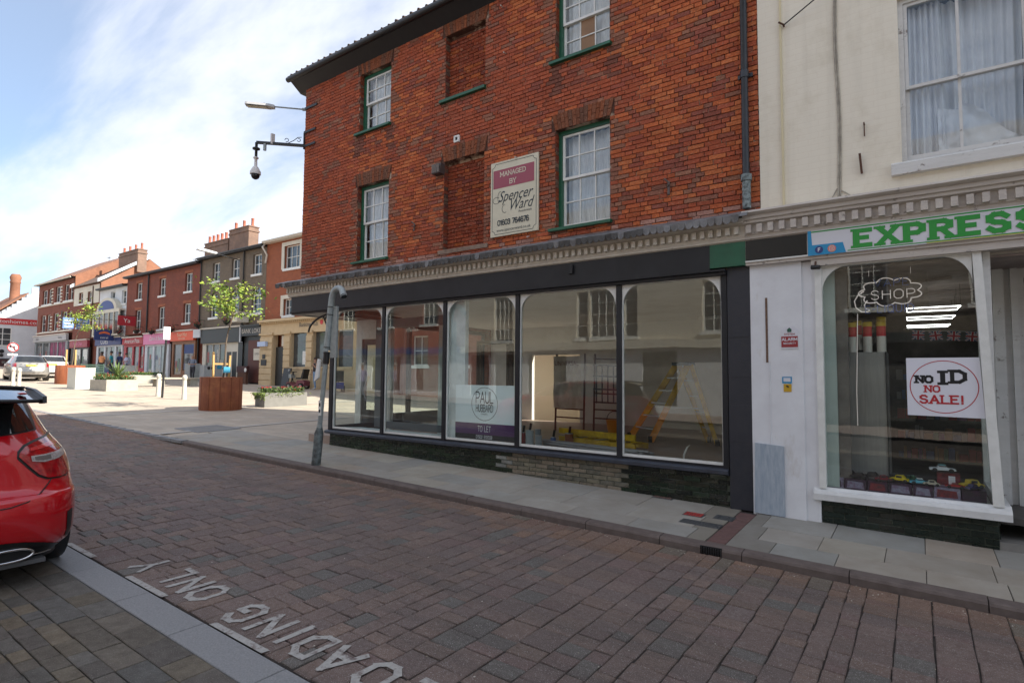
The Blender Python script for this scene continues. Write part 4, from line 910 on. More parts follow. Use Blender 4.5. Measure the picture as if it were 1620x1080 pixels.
# --- EXPRESS fascia sign
t = thing('shop_sign', 'white fascia sign with green slab letters EXPRESS and a blue social media corner', 'shop sign', (0, -.13, 3.2))
m_sw = mat('sign_white', (.66, .66, .70), .35); m_sg = mat('sign_green', (.03, .30, .05), .35); m_sb = mat('sign_blue', (.02, .27, .52), .35)
U, V = (1, 0, 0), (0, 0, 1)
mb = MB(); mb.box(-1.02, 4.2, -.150, -.127, 3.165, 3.455); mb.build('panel', m_sw, t)
mb = MB(); mb.box(-1.00, 4.2, -.1525, -.1505, 3.432, 3.446); mb.box(-.62, 4.2, -.1525, -.1505, 3.178, 3.188); mb.box(.1, 1.2, -.1535, -.151, 3.1695, 3.1755, 1); mb.build('stripe', [m_sg, mat('sign_yellow', (.6, .5, .03), .4)], t)
mb = MB(); mb.prism([(-1.02, 3.165), (-.635, 3.165), (-.665, 3.285), (-.975, 3.285), (-.985, 3.455), (-1.02, 3.455)], -.153, -.151, 'Y'); mb.build('blue_corner', m_sb, t)
mb = MB(); strokes(mb, 'EXPRESS', (-.535, -.1535, 3.200), U, V, .215, .23, gap=.385, sx=1.10, serif=.13, kx=1.2); mb.build('letters', m_sg, t)
m_navy = mat('badge_navy', (.03, .05, .20), .4); m_pink = mat('badge_pink', (.60, .07, .22), .4, c2=(.75, .42, .06), sc_=14)
for cx, m_, k in ((-.905, m_navy, 0), (-.775, m_pink, 1)):
    mb = MB(); mb.prism([(cx+.042*math.cos(a), 3.225+.042*math.sin(a)) for a in [i*math.pi/12 for i in range(24)]], -.156, -.1535, 'Y'); bdg = mb.build('badge', m_, t)
    mb = MB()
    if k == 0: strokes(mb, 'F', (cx-.008, -.1575, 3.202), U, V, .046, .22, sx=.8)
    else:
        n = 16
        for r0, r1 in ((.026, .021), (.012, .008)):
            sq = (lambda a, r: (cx+r*max(-1, min(1, 1.25*math.cos(a))), -.1575, 3.225+r*max(-1, min(1, 1.25*math.sin(a))))) if r0 > .02 else (lambda a, r: (cx+r*math.cos(a), -.1577, 3.225+r*math.sin(a)))
            for i in range(n):
                a0, a1 = 2*math.pi*i/n, 2*math.pi*(i+1)/n; mb.face([sq(a0, r0), sq(a1, r0), sq(a1, r1), sq(a0, r1)])
    mb.build('emblem', m_sw, bdg)

# --- shop window
VL, VR0, VR1, VZ0, VZ1 = -.955, .47, .56, .50, 3.04
mb = MB(); mb.box(-.97, -.90, -.06, .06, .49, 3.08); mb.build('window_post', m_white, wb)
mb = MB(); mb.mesh([(VR1, -.06, .49), (VR1+.085, -.06, .49), (VR1+.085, .03, .49), (VR1, .03, .49), (VR0, -.06, 3.09), (VR0+.075, -.06, 3.09), (VR0+.075, .03, 3.09), (VR0, .03, 3.09)], [(0, 3, 2, 1), (4, 5, 6, 7), (0, 1, 5, 4), (1, 2, 6, 5), (2, 3, 7, 6), (3, 0, 4, 7)])
mb.build('window_post', m_white, wb)
mb = MB(); mb.box(-.9, .545, -.055, .05, 3.035, 3.085); mb.build('head_rail', m_white, wb)
mb = MB(); mb.prism([(-.095, .36), (.10, .36), (.10, .485), (-.02, .50), (-.05, .475), (-.085, .465), (-.10, .43)], -1.03, .70, 'X'); mb.mesh([(.60, .0, .40), (.70, .0, .40), (.70, 1.0, .40), (.60, 1.0, .40), (.60, .0, .495), (.70, .0, .495), (.70, 1.0, .495), (.60, 1.0, .495)], [(0, 3, 2, 1), (4, 5, 6, 7), (1, 2, 6, 5), (3, 0, 4, 7), (2, 3, 7, 6)])
mb.build('window_sill', m_pw if False else mat('chipped_white', (.74, .74, .73), .5, c2=(.62, .62, .61), sc_=8, dirt=(.15, .12, .1), dsc=22, dlo=.66, dhi=.7, bump=.2), wb)
mb = MB(); mb.face([(-.9, .0, .50), (VR1, .0, .50), (VR0, .0, 3.035), (-.9, .0, 3.035)]); mb.face([(-.9, .006, 3.035), (VR0, .006, 3.035), (VR1, .006, .50), (-.9, .006, .50)]); mb.build('shop_window_pane', m_glass, wb)
for s, xx in ((1, -.9), (-1, VR0)):
    r = .24; z1 = 3.036
    arc = [(xx, z1-r*1.25)]+[(xx+s*r*1.1*(1-math.cos(t_)), z1-r*1.25*(1-math.sin(t_))) for t_ in [k*math.pi/20 for k in range(1, 10)]]+[(xx+s*r*1.1, z1)]
    mb = MB()
    for p, q in zip(arc, arc[1:]): mb.prism([(xx, z1), p, q] if s > 0 else [(xx, z1), q, p], -.03, -.004, 'Y')
    mb.build('corner_spandrel', m_white, wb)
# plinth of dark glazed bricks
mb = MB(); mb.box(-.955, .60, -.003, .12, -.1, .36); mb.box(.478, .60, .12, 1.0, -.1, .40); mb.build('plinth', m_gj, wb)
def bandcol(x, z): return vary(rnd.choice([(.020, .030, .024), (.012, .022, .017), (.03, .032, .026)]), .25)
sp_ = []; z = .358; k = 0
while z > -.02:
    x = -.955+(.11 if k % 2 else 0)
    if k % 2: sp_.append((-.955, -.845, z-.066, z))
    while x < .598:
        b = min(x+.222, .602); g_ = pav((x+b)/2, 0)
        if z > g_+.005 and b-x > .03: sp_.append((x, b, max(z-.066, g_-.06), z))
        x = b
    z -= .066; k += 1
brick_parts(sp_, bandcol, m_gl, wb, 'glazed_brick', 300, lambda: -.014+rnd.uniform(-.001, .001), (0, 0, .2), 'glazed_brickwork')
z = .358; k = 0
while z > .02:
    y = .0+(.11 if k % 2 else 0); ys = [0.0]+([.11] if k % 2 else [])
    while y < 1.0:
        mb = MB(); y1 = min(y+.222, 1.0); mb.box(.600, .613, y+.004, y1-.004, z-.062, z-.004, 0, bandcol(0, 0)); mb.build('glazed_brick', m_gl, wb, True); y = y1
    z -= .066; k += 1
# return window and lobby
mb = MB(); mb.wall(.03, 1.0, .50, 3.05, [(.10, .93, .60, 2.95)], .56, .62, axis='X'); mb.build('return_frame', m_pw, wb)
mb = MB(); mb.box(.586, .592, .10, .93, .60, 2.95); mb.build('return_pane', m_glass, wb)
m_lw = mat('lobby_paint', (.42, .38, .33), .6, c2=(.33, .30, .26), sc_=4)
mb = MB(); mb.box(.56, 2.6, .06, 1.3, 3.02, 3.05); mb.build('lobby_ceiling', m_lw, wb)
mb = MB(); mb.wall(.62, 2.5, .10, 3.02, [(.98, 1.9, .2, 2.25), (.98, 1.9, 2.33, 2.9)], 1.0, 1.08); mb.box(.70, .80, .94, 1.0, .1, 3.02); mb.box(.86, .92, .94, 1.0, .1, 3.02); mb.build('lobby_front', m_pw, wb)
mb = MB(); mb.box(.99, 1.89, 1.03, 1.036, 2.34, 2.89); mb.build('fanlight_panel', m_lw, wb)
mb = MB(); mb.wall(.985, 1.895, .2, 2.245, [(1.06, 1.82, .5, 2.15)], 1.03, 1.07); dd = mb.build('shop_door', m_pw, wb); mb = MB(); mb.box(1.06, 1.82, 1.045, 1.051, .5, 2.15); mb.build('door_pane', m_glass, dd)
mb = MB(); mb.box(2.5, 9.0, .0, .1, .0, 3.05); mb.build('shopfront_right', m_pw, wb)
mb = MB(); mb.box(.60, 2.5, .0, 1.0, -.2, .14); mb.build('lobby_step', m_slab if False else _mc['cover_slab'], wb)
# shop interior
m_vi = mat('shop_interior', (.14, .125, .115), .8, c2=(.06, .055, .05), sc_=3)
m_vc = mat('shop_ceiling_paint', (.45, .38, .35), .8, c2=(.22, .18, .17), sc_=2)
mb = MB(); mb.box(-1.02, 2.5, .12, 6, .30, .36); mb.build('shop_floor', m_vi, wb)
mb = MB(); mb.box(-1.02, 2.5, .10, 6, 3.0, 3.04); mb.build('shop_ceiling', m_vc, wb)
mb = MB(); mb.box(-1.06, -1.01, .1, 6, .3, 3.0); mb.box(2.5, 2.55, 1.1, 6, .3, 3.0); mb.box(-1.02, 2.5, 5.9, 6, .3, 3.0); mb.build('shop_walls', m_vi, wb)
mb = MB(); mb.box(-.95, -.78, .06, .10, .5, 3.0); mb.build('window_lining', mat('pale_green_lining', (.46, .52, .49), .7, c2=(.38, .43, .40), sc_=3), wb)
mb = MB(); mb.box(-.78, -.66, .10, .16, .36, 3.0); mb.build('lining_strip', mat('bare_wall', (.20, .17, .15), .9, c2=(.12, .10, .09), sc_=7), wb)
mb = MB(); mb.box(-.92, .555, .05, .60, .46, .49); mb.build('display_bed', m_white, wb)
mb = MB(); mb.wall(-.12, 1.2, 2.72, 2.98, [(-.05, 1.1, 2.76, 2.95)], 2.5, 2.56); mb.bar((-.38, 1.5, 2.98), (.35, 1.2, 2.98), .03); mb.build('ceiling_frame', m_vc, wb)
cab = thing('steel_cabinet', 'tall brushed grey steel cabinet standing in the vape shop window', 'cabinet', (-.55, .8, .36))
m_st = mat('brushed_steel', (.42, .40, .38), .4, c2=(.34, .32, .31), sc_=3, stretch=(20, 1, 1), metal=.35)
mb = MB(); mb.box(-.80, -.31, .50, 1.05, .36, 2.06); mb.build('body', m_st, cab)
mb = MB(); mb.box(-.785, -.33, .485, .499, .42, 2.045); mb.build('door', m_st, cab)
mb = MB(); mb.box(-.322, -.31, .47, .50, .40, 2.06); mb.box(-.812, -.801, .49, .52, .36, 2.06); mb.build('edge_strip', m_black, cab)
# shelving and goods deep in the shop
shv = thing('shelving', 'dark shelving filled with small coloured packets at the back of the vape shop', 'shelves', (.6, 3.6, .36))
mb = MB(); [mb.box(-.35, 2.4, 3.3, 3.7, z, z+.03) for z in (.5, .8, 1.1, 1.4, 1.7, 2.0)]; mb.build('shelf', m_vi, shv)
mb = MB()
for z in (.53, .83, 1.13, 1.43, 1.73):
    x = -.3
    while x < 2.3:
        w__ = rnd.uniform(.04, .12); h_ = rnd.uniform(.08, .2); mb.box(x, x+w__-.01, 3.3, 3.45, z, z+h_, 0, rnd.choice([(.35, .04, .04), (.05, .12, .3), (.3, .3, .3), (.3, .15, .04), (.05, .2, .1), (.2, .05, .2)])); x += w__
o = mb.build('packets', mat('packets', tint=True, rough=.5), shv, True); o['kind'] = 'stuff'
# ceiling lights (lit)
m_led = mat('led_tube', (.9, .9, .9), .5, emit=(1, .98, .95), es=2.5)
for k, (y, z) in enumerate(((1.9, 2.70), (3.3, 2.70), (5.0, 2.70))):
    l_ = thing('ceiling_light', ['nearest glowing white rectangular light hanging in the vape shop, above the bunting', 'middle glowing white rectangular light hanging in the vape shop', 'farthest glowing white rectangular light, partly behind the bunting'][k], 'light', (.25, y, z), group='rectangular ceiling lights of the vape shop')
    s = .33; mb = MB(); Q = [(-.12-.02*k, y, z), (.46, y, z), (.44, y+.5, z), (-.12-.02*k, y+.5, z)]
    mb.tube(Q, .008, 6, closed=True); mb.build('tube', m_led, l_)
    mb = MB(); [mb.tube([Vector(p), Vector((p[0], p[1], 2.99))], .002, 4) for p in Q]; mb.build('suspension', m_black, l_)
# cylindrical tubs on the cabinet
m_tr = mat('tub_red', (.70, .03, .035), .4); m_ty = mat('tub_yellow', (.75, .50, .03), .4); m_tw = mat('tub_white', (.85, .78, .70), .4)
for i, (x, y, z) in enumerate([(-.66, .58, 2.06), (-.50, .58, 2.06), (-.36, .58, 2.06), (-.62, .86, 2.10), (-.37, .86, 2.14)]):
    c_ = thing('tub', ['tall yellow topped red and white tub, leftmost at the front of the cabinet top', 'tall yellow topped red and white tub, middle one at the front of the cabinet top', 'tall yellow topped red and white tub, rightmost at the front of the cabinet top', 'red and yellow tub behind the left front tub on the cabinet', 'red and yellow tub behind the right front tub on the cabinet'][i], 'tub', (x, y, z), group='red and white tubs on the steel cabinet')
    mb = MB(); mb.lathe([(.046, 0), (.048, .01), (.048, .19)], 16, M=None); o = mb.build('tub_body', m_tw, c_, local=True)
    mb = MB(); mb.lathe([(.0485, .19), (.0485, .31)], 16); mb.build('red_band', m_tr, c_, local=True)
    mb = MB(); mb.lathe([(.052, .31), (.052, .36), (.045, .365)], 16); mb.build('lid', m_ty, c_, local=True)
mb = MB(); 
bear = thing('soft_toy', 'small grey brown soft toy with round ears between the tubs on the cabinet', 'toy', (-.50, .84, 2.07))
sk = mat('plush', (.20, .17, .15), .95)
def ball(mb, c, r, n=10, m=6, mi=0, sc3=(1, 1, 1)):
    vs = [(c[0]+r*sc3[0]*math.sin(math.pi*j/m)*math.cos(2*math.pi*i/n), c[1]+r*sc3[1]*math.sin(math.pi*j/m)*math.sin(2*math.pi*i/n), c[2]+r*sc3[2]*math.cos(math.pi*j/m)) for j in range(m+1) for i in range(n)]
    return mb.mesh(vs, [(j*n+i, (j+1)*n+i, (j+1)*n+(i+1) % n, j*n+(i+1) % n) for j in range(m) for i in range(n)], mi, (1, 1, 1), True)
mb = MB(); ball(mb, (-.50, .84, 2.20), .06, sc3=(.9, .8, 1.2)); ball(mb, (-.50, .83, 2.34), .055); ball(mb, (-.545, .83, 2.395), .022); ball(mb, (-.455, .83, 2.395), .022); ball(mb, (-.56, .82, 2.22), .025, sc3=(.8, .8, 1.6)); ball(mb, (-.44, .82, 2.22), .025, sc3=(.8, .8, 1.6))
mb.build('body', sk, bear); mb = MB(); ball(mb, (-.525, .778, 2.35), .008); ball(mb, (-.475, .778, 2.35), .008); ball(mb, (-.50, .772, 2.33), .01); mb.build('eye', m_black, bear)
# union flag bunting
bt = thing('bunting', 'string of small union flags hanging across the vape shop', 'bunting', (.2, 1.2, 2.4))
mfb = mat('flag_navy', (.03, .04, .14), .8); mfw = mat('flag_white', (.6, .6, .62), .8); mfr = mat('flag_red', (.42, .03, .04), .8)
for i in range(5):
    cx, cz, y = .0+i*.175, 2.29-.012*i, 1.2; hw, hh = .062, .055; T = Matrix.Translation((cx, y, cz)) @ Matrix.Rotation(rnd.uniform(-.15, .15), 4, 'Y')
    mb = MB(); mb.box(-hw, hw, -.001, .001, -hh, hh, 0, M=T)
    def strip(a, b, wd, yy, mi):
        mb.bar(T @ Vector((a[0], yy, a[1])), T @ Vector((b[0], yy, b[1])), wd, .0008, mi, up=(0, 1, 0)) if False else None
        A_, B2 = Vector(a), Vector(b); d = (B2-A_).normalized(); n_ = Vector((-d.y, d.x))*wd/2
        mb.face([T @ Vector((p.x, yy, p.y)) for p in (A_-n_, B2-n_, B2+n_, A_+n_)], mi)
    strip((-hw, -hh), (hw, hh), .018, -.002, 1); strip((-hw, hh), (hw, -hh), .018, -.0025, 1); strip((-hw, -hh), (hw, hh), .007, -.003, 2); strip((-hw, hh), (hw, -hh), .007, -.0033, 2)
    strip((-hw, 0), (hw, 0), .036, -.004, 1); strip((0, -hh), (0, hh), .036, -.0043, 1); strip((-hw, 0), (hw, 0), .022, -.005, 2); strip((0, -hh), (0, hh), .022, -.0053, 2)
    mb.build('flag', [mfb, mfw, mfr], bt)
mb = MB(); mb.tube([(-.15, 1.2, 2.37), (.0, 1.2, 2.345), (.35, 1.2, 2.33), (.7, 1.2, 2.29), (1.0, 1.2, 2.3)], .003, 5); mb.build('string', mfw, bt)
# neon cloud sign
ns = thing('neon_sign', 'unlit neon cloud sign with a faint added glow reading VAPE SHOP E LIQUID hanging in the window', 'neon sign', (-.28, .25, 2.6))
m_nt = mat('neon_white_glow', (.80, .74, .72), .25, emit=(.9, .75, .7), es=.12); m_nb = mat('neon_blue', (.16, .20, .46), .3)  # faint glow put into the unlit tubes; the hangers share it
def lobes(cx, cz, rx, rz, n=9, amp=.12):
    return [(cx+rx*(1+amp*abs(math.sin(n/2*a)))*math.cos(a)*.95, .25, cz+rz*(1+amp*1.4*abs(math.sin(n/2*a)))*math.sin(a)*.95) for a in [i*2*math.pi/90 for i in range(90)]]
mb = MB(); mb.tube(lobes(-.25, 2.735, .27, .135, 9, .20), .0065, 6, closed=True)
tail = [(-.50, 2.76), (-.56, 2.72), (-.60, 2.65), (-.585, 2.57), (-.53, 2.52), (-.47, 2.515), (-.45, 2.53), (-.49, 2.56), (-.50, 2.60), (-.47, 2.65)]
mb.tube([(x, .25, z) for x, z in tail], .0065, 6); mb.build('cloud_outline', m_nt, ns)
def neon(txt, x, z, h, m, nm, wd=.0045, gap=.28, sx=1.0):
    mb = MB(); xx = x
    for ch in txt:
        gw, ps = GL[ch]
        for pl in ps: mb.tube([(xx+p[0]*h*sx, .245, z+p[1]*h) for p in pl], wd, 5)
        xx += (gw+gap)*h*sx
    mb.build(nm, m, ns)
neon('SHOP', -.43, 2.655, .10, m_nt, 'letters_white', sx=1.25)
neon('VAPE', -.40, 2.80, .085, m_nb, 'letters_blue', .006, sx=1.15); neon('E-LIQUID', -.49, 2.50, .085, m_nb, 'letters_blue', .006, sx=.98)
mb = MB(); mb.box(-.62, .10, .262, .268, 2.46, 2.93); mb.build('backing', glassmat('clear_acrylic', tint=(.9, .9, .9), refl=.6), ns)
mb = MB(); mb.tube([(-.45, .26, 2.93), (-.45, .26, 3.0)], .002, 4); mb.tube([(-.05, .26, 2.93), (-.05, .26, 3.0)], .002, 4); mb.tube([(-.57, .24, 2.5), (-.60, .24, 1.6), (-.60, .24, 1.2)], .004, 5); mb.build('suspension', m_nt, ns)
# NO ID NO SALE sticker
ni = thing('window_sign', 'white square window sign with NO ID NO SALE inside a red ellipse', 'sign', (.2, -.01, 1.66))
X0, X1, Z0, Z1 = -.115, .505, 1.36, 1.97
mb = MB(); mb.mesh([(X0, -.012, Z0), (X1+.025, -.012, Z0-.01), (X1-.005, -.012, Z1), (X0-.0, -.012, Z1), (X0, -.006, Z0), (X1+.025, -.006, Z0-.01), (X1-.005, -.006, Z1), (X0, -.006, Z1)], [(0, 1, 2, 3), (7, 6, 5, 4), (0, 4, 5, 1), (1, 5, 6, 2), (2, 6, 7, 3), (3, 7, 4, 0)]); mb.build('board', mat('paper_white', (.72, .72, .78), .5), ni)
m_ir = mat('ink_red', (.45, .02, .03), .5); m_ik = mat('ink_black', (.01, .01, .012), .5)
mb = MB(); n = 48; cx, cz = .20, 1.665
for i in range(n):
    a0, a1 = 2*math.pi*i/n, 2*math.pi*(i+1)/n; p = lambda a, k: (cx+(.282+k)*math.cos(a), -.0135, cz+(.268+k)*math.sin(a)); mb.face([p(a0, 0), p(a1, 0), p(a1, .008), p(a0, .008)][::1])
mb.build('ellipse', m_ir, ni)
mb = MB(); strokes(mb, 'NO', (-.03, -.0138, 1.70), U, V, .085, .26, gap=.28, serif=.2, sx=1.0); strokes(mb, 'I', (.185, -.0138, 1.685), U, V, .15, .24, serif=.18, sx=1.2); strokes(mb, 'D', (.275, -.0138, 1.70), U, V, .145, .22, serif=.16, sx=1.15)
mb.build('letters', m_ik, ni)
mb = MB(); strokes(mb, 'NO', (.045, -.0138, 1.605), U, V, .075, .2, gap=.28, serif=.16); strokes(mb, 'SALE!', (.0, -.0138, 1.485), U, V, .095, .19, gap=.28, serif=.15, sx=1.05); mb.build('letters', m_ir, ni)
# alarm plate and stickers on the white pilaster
t = thing('alarm_plate', 'small white and red ALARM plate on the white pilaster', 'sign', (-1.25, -.065, 2.2))
mb = MB(); mb.prism([(-1.345, 2.09), (-1.155, 2.09), (-1.155, 2.31), (-1.20, 2.36), (-1.30, 2.36), (-1.345, 2.31)], -.068, -.061, 'Y'); mb.build('plate', m_sw, t)
mb = MB(); mb.box(-1.34, -1.16, -.0705, -.0685, 2.11, 2.24); mb.build('red_band', mat('alarm_red', (.30, .03, .035), .5), t)
mb = MB(); strokes(mb, 'ALARM', (-1.25, -.0712, 2.185), U, V, .038, .2, center=True); strokes(mb, 'SECURITY', (-1.25, -.0712, 2.145), U, V, .022, .16, center=True); mb.build('letters', m_sw, t)
mb = MB(); strokes(mb, 'SYSTEM', (-1.25, -.069, 2.255), U, V, .022, .17, center=True); mb.build('letters', _mc['alarm_red'], t); mb = MB(); mb.prism([(-1.27, 2.29), (-1.23, 2.29), (-1.225, 2.32), (-1.25, 2.345), (-1.275, 2.32)], -.0715, -.069, 'Y'); mb.build('emblem', mat('emblem_green', (.03, .10, .07), .5), t)
for nm, x0, x1, z0, z1, c_, lb in (('sticker', -1.34, -1.235, 1.68, 1.77, m_sb, 'small blue and white sticker on the white pilaster'), ('sticker', -1.325, -1.24, 1.58, 1.672, mat('sticker_yellow', (.55, .33, .02), .5), 'small yellow sticker under the blue one on the white pilaster')):
    t = thing(nm, lb, 'sticker', (x0, -.065, z0)); mb = MB(); mb.box(x0, x1, -.066, -.061, z0, z1); mb.build('backing', c_, t)
    mb = MB()
    if c_ is m_sb: mb.box(x0+.015, x1-.012, -.0685, -.0665, z0+.02, z1-.025); mb.box(x0, x1, -.0685, -.0665, z1-.012, z1)
    else: mb.bar((x0+.03, -.068, z1-.02), (x1-.03, -.068, z1-.035), .004, .018)
    mb.build('print', m_sw if c_ is m_sb else m_ik, t)
t = thing('dome_camera', 'small dark camera stub under the fascia at the left corner of the vape shop window', 'camera', (-.93, -.1, 3.02)); mb = MB(); mb.tube([(-.99, -.14, 3.03), (-.90, -.16, 3.02)], .026, 8); mb.build('housing', m_black, t); mb = MB(); mb.tube([(-.95, -.15, 3.02), (-.95, -.10, 3.10)], .01, 6); mb.build('mount', m_rust, t)
# model cars on their boxes in the window
def model_car(x, y, z, s, c, label, rz=0, top=None, old=True):
    x -= .03; y -= .06; z += .008
    t = thing('model_car', label, 'model car', (x, y, z), rz, 'model cars in the vape shop window')
    mb = MB(); Lp = [(-.5, .10), (-.5, .17), (-.44, .20), (-.20, .21), (-.13, .32), (.10, .33), (.20, .21), (.40, .20), (.49, .17), (.5, .10)] if not old else [(-.5, .12), (-.5, .20), (-.38, .24), (-.20, .25), (-.16, .40), (.16, .42), (.28, .25), (.42, .22), (.50, .12)]
    P = [(p[0]*s, p[1]*s) for p in Lp]; mb.prism(P, -.17*s, .17*s, 'Y'); mb.build('body', c, t, local=True)
    mb = MB(); mb.box(-.14*s, .15*s, -.172*s, .172*s, .26*s, .38*s if old else .31*s); mb.build('windows', m_black, t, local=True)
    if top: mb = MB(); mb.box(-.14*s, .13*s, -.15*s, .15*s, (.41 if old else .33)*s, (.44 if old else .35)*s); mb.build('roof_panel', top, t, local=True)
    for dx in (-.3, .32):
        for dy in (-.17, .17):
            mb = MB(); mb.tube([(dx*s, (dy-.02)*s, .10*s), (dx*s, (dy+.02)*s, .10*s)], .10*s, 12); mb.build('wheel', m_black, t, local=True)
    mb = MB(); mb.box(.49*s, .52*s, -.15*s, .15*s, .10*s, .14*s); mb.box(-.52*s, -.49*s, -.15*s, .15*s, .10*s, .14*s); mb.build('bumper', mat('chrome', (.6, .6, .6), .15, metal=1), t, local=True)
    return t
def disp_box(x0, x1, y0, y1, z1, c, c2_, label):
    t = thing('toy_box', label, 'box', ((x0+x1)/2, (y0+y1)/2, .49), group='model car boxes in the vape shop window')
    mb = MB(); mb.box(x0, x1, y0, y1, .491, z1); mb.build('carton', c, t)
    mb = MB(); mb.prism([(x0+.02, .51), (x1-.02, .51), (x1-.03, z1-.03), (x0+.03, z1-.02)], y0-.002, y0-.0005, 'Y'); mb.build('printed_face', c2_, t)
mbk = mat('box_black', (.02, .018, .022), .4, c2=(.07, .02, .06), sc_=20); mbp = mat('box_print', (.16, .06, .14), .4, c2=(.30, .32, .40), sc_=28); mbr = mat('box_red', (.30, .025, .03), .4, c2=(.06, .02, .03), sc_=25); m_chr = mat('engine_black', (.10, .10, .11), .25, metal=.6, c2=(.02, .02, .02), sc_=60)
BX = [(-.90, -.72, mbp, mbk, 'first from the left, pale printed model car box beside the white window post'), (-.70, -.50, mbk, mbp, 'second model car box from the left in the vape shop window'), (-.48, -.30, mbk, mbr, 'third model car box from the left, red and purple print'), (-.28, -.08, mbk, mbp, 'fourth model car box from the left, under the yellow model car'), (-.06, .10, mbk, mbp, 'fifth model car box from the left, under the pale blue model car'), (.12, .33, mbp, mbr, 'sixth model car box from the left, with red and pale printed faces'), (.35, .54, mbk, mbk, 'seventh model car box, at the right end beside the leaning white post')]
for (a, b, c1_, c2_, lb) in BX: disp_box(a-.03, b-.02, .05+.02*(rnd.random()), .27, .61, c1_, c2_, lb)
model_car(-.66, .22, .605, .20, m_chr, 'black hot rod model car with an open engine on the second box', .3); model_car(-.44, .22, .605, .20, m_chr, 'black model car with a chrome grille on the third box from the left', -.2); model_car(-.85, .24, .605, .16, m_chr, 'dark model car on the first box from the left', .5)
model_car(-.18, .2, .605, .19, mat('toy_yellow', (.70, .52, .02), .25), 'yellow vintage model car on the fourth box from the left', -.25)
model_car(.0, .16, .605, .19, mat('toy_blue', (.12, .42, .55), .25), 'pale blue model car with a white roof on the fifth box', .15, m_white, False)
model_car(.20, .30, .74, .23, mat('toy_white', (.7, .72, .75), .25), 'long white model car with a turquoise roof raised above the other model cars', .1, mat('toy_teal', (.08, .35, .38), .3), False)
for i, (x, y, sc9, c9, lb) in enumerate([(-.75, .30, .15, m_chr, 'black open wheeled model car behind the first two boxes'), (-.56, .14, .17, m_chr, 'black hot rod with silver pipes between the second and third boxes'), (-.33, .13, .16, mat('toy_maroon', (.20, .02, .03), .25), 'maroon model car at the front of the third box'), (-.24, .34, .15, m_chr, 'black model car half hidden behind the yellow vintage car'), (-.08, .34, .15, mat('toy_green', (.03, .12, .06), .25), 'dark green model car behind the pale blue car'), (.10, .13, .15, mat('toy_cream', (.5, .45, .35), .25), 'cream model car at the foot of the red box')]):
    model_car(x, y, .608, sc9, c9, lb, [.4, -.3, .2, .6, -.5, .1][i])
mb = MB(); mb.box(.12, .32, .24, .34, .60, .74); t = mb.build('carton_stack', mbr); tag(t, 'upright red box propping up the long white model car', 'box')
model_car(.30, .14, .605, .17, mat('toy_red', (.35, .03, .03), .25), 'low dark red model car at the front of the sixth box', 0, None, False)
model_car(.44, .24, .605, .22, mat('toy_yellow2', (.62, .45, .03), .3), 'yellow model truck at the right end of the vape shop window', .6); model_car(.44, .13, .605, .15, mat('toy_navy', (.03, .03, .10), .25), 'dark blue vintage model car in front of the yellow model truck', .9)
for i, (x, y) in enumerate(((.08, .10), (.36, .09), (.245, .105))):
    t = thing('price_card', ['white price card standing left of centre among the model cars', 'white price card standing at the right among the model cars', 'small white price card raised beside the long white model car'][i], 'price card', (x, y, .5 if i < 2 else .62)); mb = MB(); z = .495 if i < 2 else .645; mb.box(x-.028, x+.028, y-.001, y+.001, z, z+.085); mb.build('card', m_sw, t); mb = MB()
    for k in range(4): mb.box(x-.02, x+.02, y-.003, y-.0015, z+.018+k*.015, z+.020+k*.015)
    mb.build('ruled_print', mat('print_grey', (.4, .4, .42), .6), t)

eb = body_e = thing('added_shade_building', 'tall brick building added out of view to shade the street, right of the cream building', 'building', (16, 0, -.3))  # unseen block added to cast shade over road and bay
hs = [(9.8+i*2.6, 11.0+i*2.6, z, z+1.7) for i in range(5) for z in (4.2, 7.6, 11.0)]
mb = MB(); mb.wall(9.05, 24, -.6, 16, hs, 0, .3); mb.build('wall', m_side, eb); mb = MB(); mb.box(9.06, 23.9, .32, 9, -.6, 15.9); mb.build('house_body', m_side, eb)
for h in hs: mb = MB(); mb.wall(h[0], h[1], h[2], h[3], [(h[0]+.07, h[1]-.07, h[2]+.07, (h[2]+h[3])/2-.02), (h[0]+.07, h[1]-.07, (h[2]+h[3])/2+.02, h[3]-.07)], .10, .15); w_ = mb.build('window', m_white, eb); mb = MB(); mb.box(h[0]+.05, h[1]-.05, .12, .13, h[2]+.05, h[3]-.05); mb.build('pane', m_wglass, w_)
mb = MB(); mb.box(9, 24.2, -.3, 9.2, 16, 16.3); mb.build('parapet', m_cream, eb)
# ================================================================= THE TERRACE ACROSS THE SQUARE
m_rb1 = brickmat('row_red_brick', [(.26, .062, .032), (.20, .048, .027)], (.14, .06, .04), ms=.008, bump=.3, dlo=.42, dhi=.75, dirt=(.14, .042, .028))
m_rb2 = brickmat('row_orange_brick', [(.36, .10, .04), (.29, .08, .035)], (.2, .09, .05), ms=.008, bump=.2, dlo=.5, dhi=.85)
m_gb = brickmat('row_grey_brick', [(.23, .175, .12), (.17, .135, .10)], (.10, .08, .06), ms=.013, bump=.4, dlo=.45, dhi=.75, dirt=(.12, .095, .07))
m_vb = brickmat('row_victorian_brick', [(.25, .065, .035), (.19, .052, .03)], (.14, .065, .045), ms=.010, bump=.2)
m_gab = brickmat('gable_brick', [(.32, .125, .065), (.26, .10, .055)], (.2, .12, .08), ms=.010, bump=.2)
m_chb = brickmat('chimney_brick', [(.30, .17, .12), (.24, .13, .09)], (.2, .15, .11), ms=.012, bump=.4, dlo=.4, dhi=.8, dirt=(.13, .09, .07))
m_crm = mat('row_cream_render', (.66, .62, .52), .8, c2=(.58, .54, .45), sc_=1.5)
m_wht = mat('row_white_render', (.68, .70, .72), .8, c2=(.58, .60, .62), sc_=1.2)
